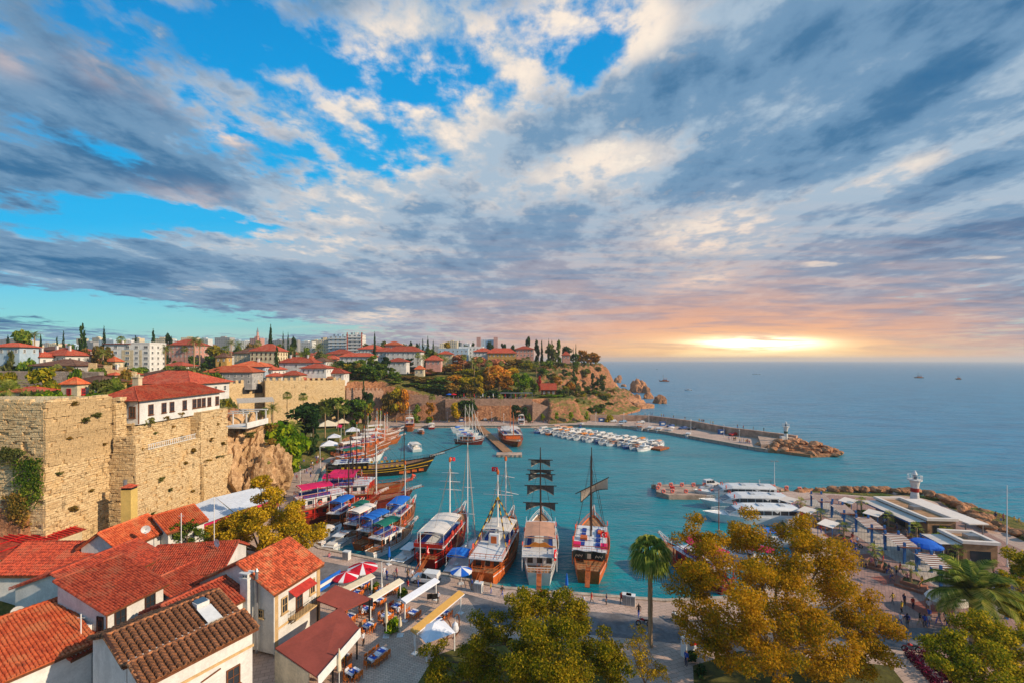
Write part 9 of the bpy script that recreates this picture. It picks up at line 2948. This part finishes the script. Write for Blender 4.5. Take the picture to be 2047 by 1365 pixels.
for i in range(24):
 f = r_.uniform(0, 5.2); k = int(f); a, b = Vector(BW[k]), Vector(BW[k + 1]); q = a.lerp(b, f - k); person(q.x, q.y, 4.52, 'on the breakwater wall')
folk(18, [xy(700, 1150), xy(1000, 1200), xy(1320, 1225), xy(1320, 1212), xy(1000, 1185), xy(720, 1130)], 'on the near quay road'); folk(16, [(52, 60), (60, 78), (64, 78), (58, 56)], 'on the plaza below planters')
folk(14, [xy(1450, 878), xy(1500, 889), xy(1500, 884), xy(1450, 873)], 'on the outer breakwater quay')
folk(22, [(58, 72), (62, 92), (68, 94), (64, 68)], 'walking beside the pergola'); folk(10, [(76, 70), (76, 104), (79, 104), (79, 70)], 'between pergola and pavilions')
folk(12, [(101, 84), (104, 104), (107, 102), (104, 82)], 'on the rocks by the shore', 1.9, ('sit', 'stand'))
folk(14, [xy(1780, 1280), xy(1900, 1262), xy(1900, 1235), xy(1780, 1245)], 'in the group near the red motorcycle', poses=('walk',))
for u, v, tp, lg, ps, wh in [(726, 1290, 'white', 'black', 'stand', 'as waiter on the terrace'), (796, 1235, 'white', 'black', 'stand', 'as waiter between tables'), (876, 1205, 'white', 'black', 'stand', 'beside the menu boards'), (815, 1180, 'red', 'grey', 'walk', 'near the hedge'), (836, 1170, 'grey', 'blue', 'walk', 'by the estate car'),
(728, 1135, 'black', 'navy', 'sit', 'on the near quay edge'), (737, 1133, 'white', 'navy', 'sit', 'on the near quay edge'), (1277, 1232, 'black', 'blue', 'walk', 'left of the palm trunk'), (1297, 1285, 'white', 'black', 'walk', 'below the palm crown'), (1372, 1330, 'blue', 'navy', 'stand', 'by the ticket kiosk'), (768, 1152, 'white', 'white', 'stand', 'under the bent lamp'), (1525, 983, 'black', 'black', 'stand', 'alone at the jetty root'), (658, 1112, 'pink', 'blue', 'sit', 'on the quay behind the house')]:
 p = G(u, v, ZQ + .02); person(p.x, p.y, p.z - (.45 if ps == 'sit' else 0), wh, ps, None, tp, lg)
# cafe terrace above the far wall
for i in range(46): person(r_.uniform(-38, 11), r_.uniform(263, 265.5), 13.55, 'on the cafe terrace', r_.choice(['sit', 'stand']))
for i, (x, c, cl) in enumerate([(-34, UMR, 0), (-36.5, UMB, 0), (-28, UMR, 1), (-22, UMR, 1), (-17, UMW, 1), (-11, UMW, 1), (-4, UMR, 1), (2, UMR, 1), (8, UMR, 1)]):
 o = parasol('', (x, 264.8), 1.8, 3.2, (c,), cl, zb=13.5); in_series(o, x, {UMR: 'red', UMB: 'blue', UMW: 'white'}[c] + (' closed' if cl else ' open') + ' parasol', 'on the cafe terrace')
t = empty('canopy', (2, 266.5, 13.5), 0, 'long grey flat canopy frame on the cafe terrace', 'canopy')
mb = MB(); mb.b2(-9, 10, -2, 2, 3.2, 3.4); mb.build('roof', METAL, t)
for x in (-8.8, -2.5, 3.5, 9.8): mb = MB(); mb.b2(x - .1, x + .1, -1.9, -1.7, 0, 3.2); mb.build('post', METAL, t)
# cafe tents and market on the left quay
for i, (u, v, w, lab) in enumerate([(655, 862, 9, 'cafe with pale pyramid roofs and magenta awning at the left quay'), (684, 856, 7, 'second pale pyramid tent behind the palm trunks'), (668, 888, 5, 'white market parasol roof among the crowd'), (658, 905, 6, 'pale blue-white stall roof at the left quay'), (705, 874, 6, 'white stall roof at the head of the left quay')]):
 p = G(u, v, 1.3)
 t = empty('market_tent', p, .3, lab, 'tent'); h = 3.2; k = w / 2
 mb = MB(); mb.add([(-k, -k, h), (k, -k, h), (k, k, h), (-k, k, h), (0, 0, h + w * .28)], [(0, 1, 4), (1, 2, 4), (2, 3, 4), (3, 0, 4), (3, 2, 1, 0)]); mb.build('tent_roof', UMC if i < 2 else CLW, t)
 for x in (-k + .1, k - .1):
  for y in (-k + .1, k - .1): mb = MB(); mb.b2(x - .08, x + .08, y - .08, y + .08, 0, h); mb.build('post', WMETAL, t)
 if i == 0: mb = MB(); mb.slab([(k, -k, 2.9), (k + 2, -k, 2.3), (k + 2, k, 2.3), (k, k, 2.9)], .06); mb.build('awning', BM['canvas_m'], t)
# ================================================================== sea air
mb = MB(); mb.b2(-21000, 21000, -400, 12500, -6, 84)
hz = mb.build('haze', bpy.data.materials.new('sea_air'))
m = hz.data.materials[0]; m.use_nodes = True; m.node_tree.nodes.clear()
v_ = m.node_tree.nodes.new('ShaderNodeVolumePrincipled'); o = m.node_tree.nodes.new('ShaderNodeOutputMaterial')
v_.inputs['Color'].default_value = (.95, .93, .92, 1); v_.inputs['Density'].default_value = .00014; v_.inputs['Anisotropy'].default_value = .2
m.node_tree.links.new(v_.outputs[0], o.inputs['Volume'])
tag(hz, 'thin pale haze over harbour, town and sea', 'haze', kind='stuff')
SC.cycles.volume_bounces = 0
label_series()
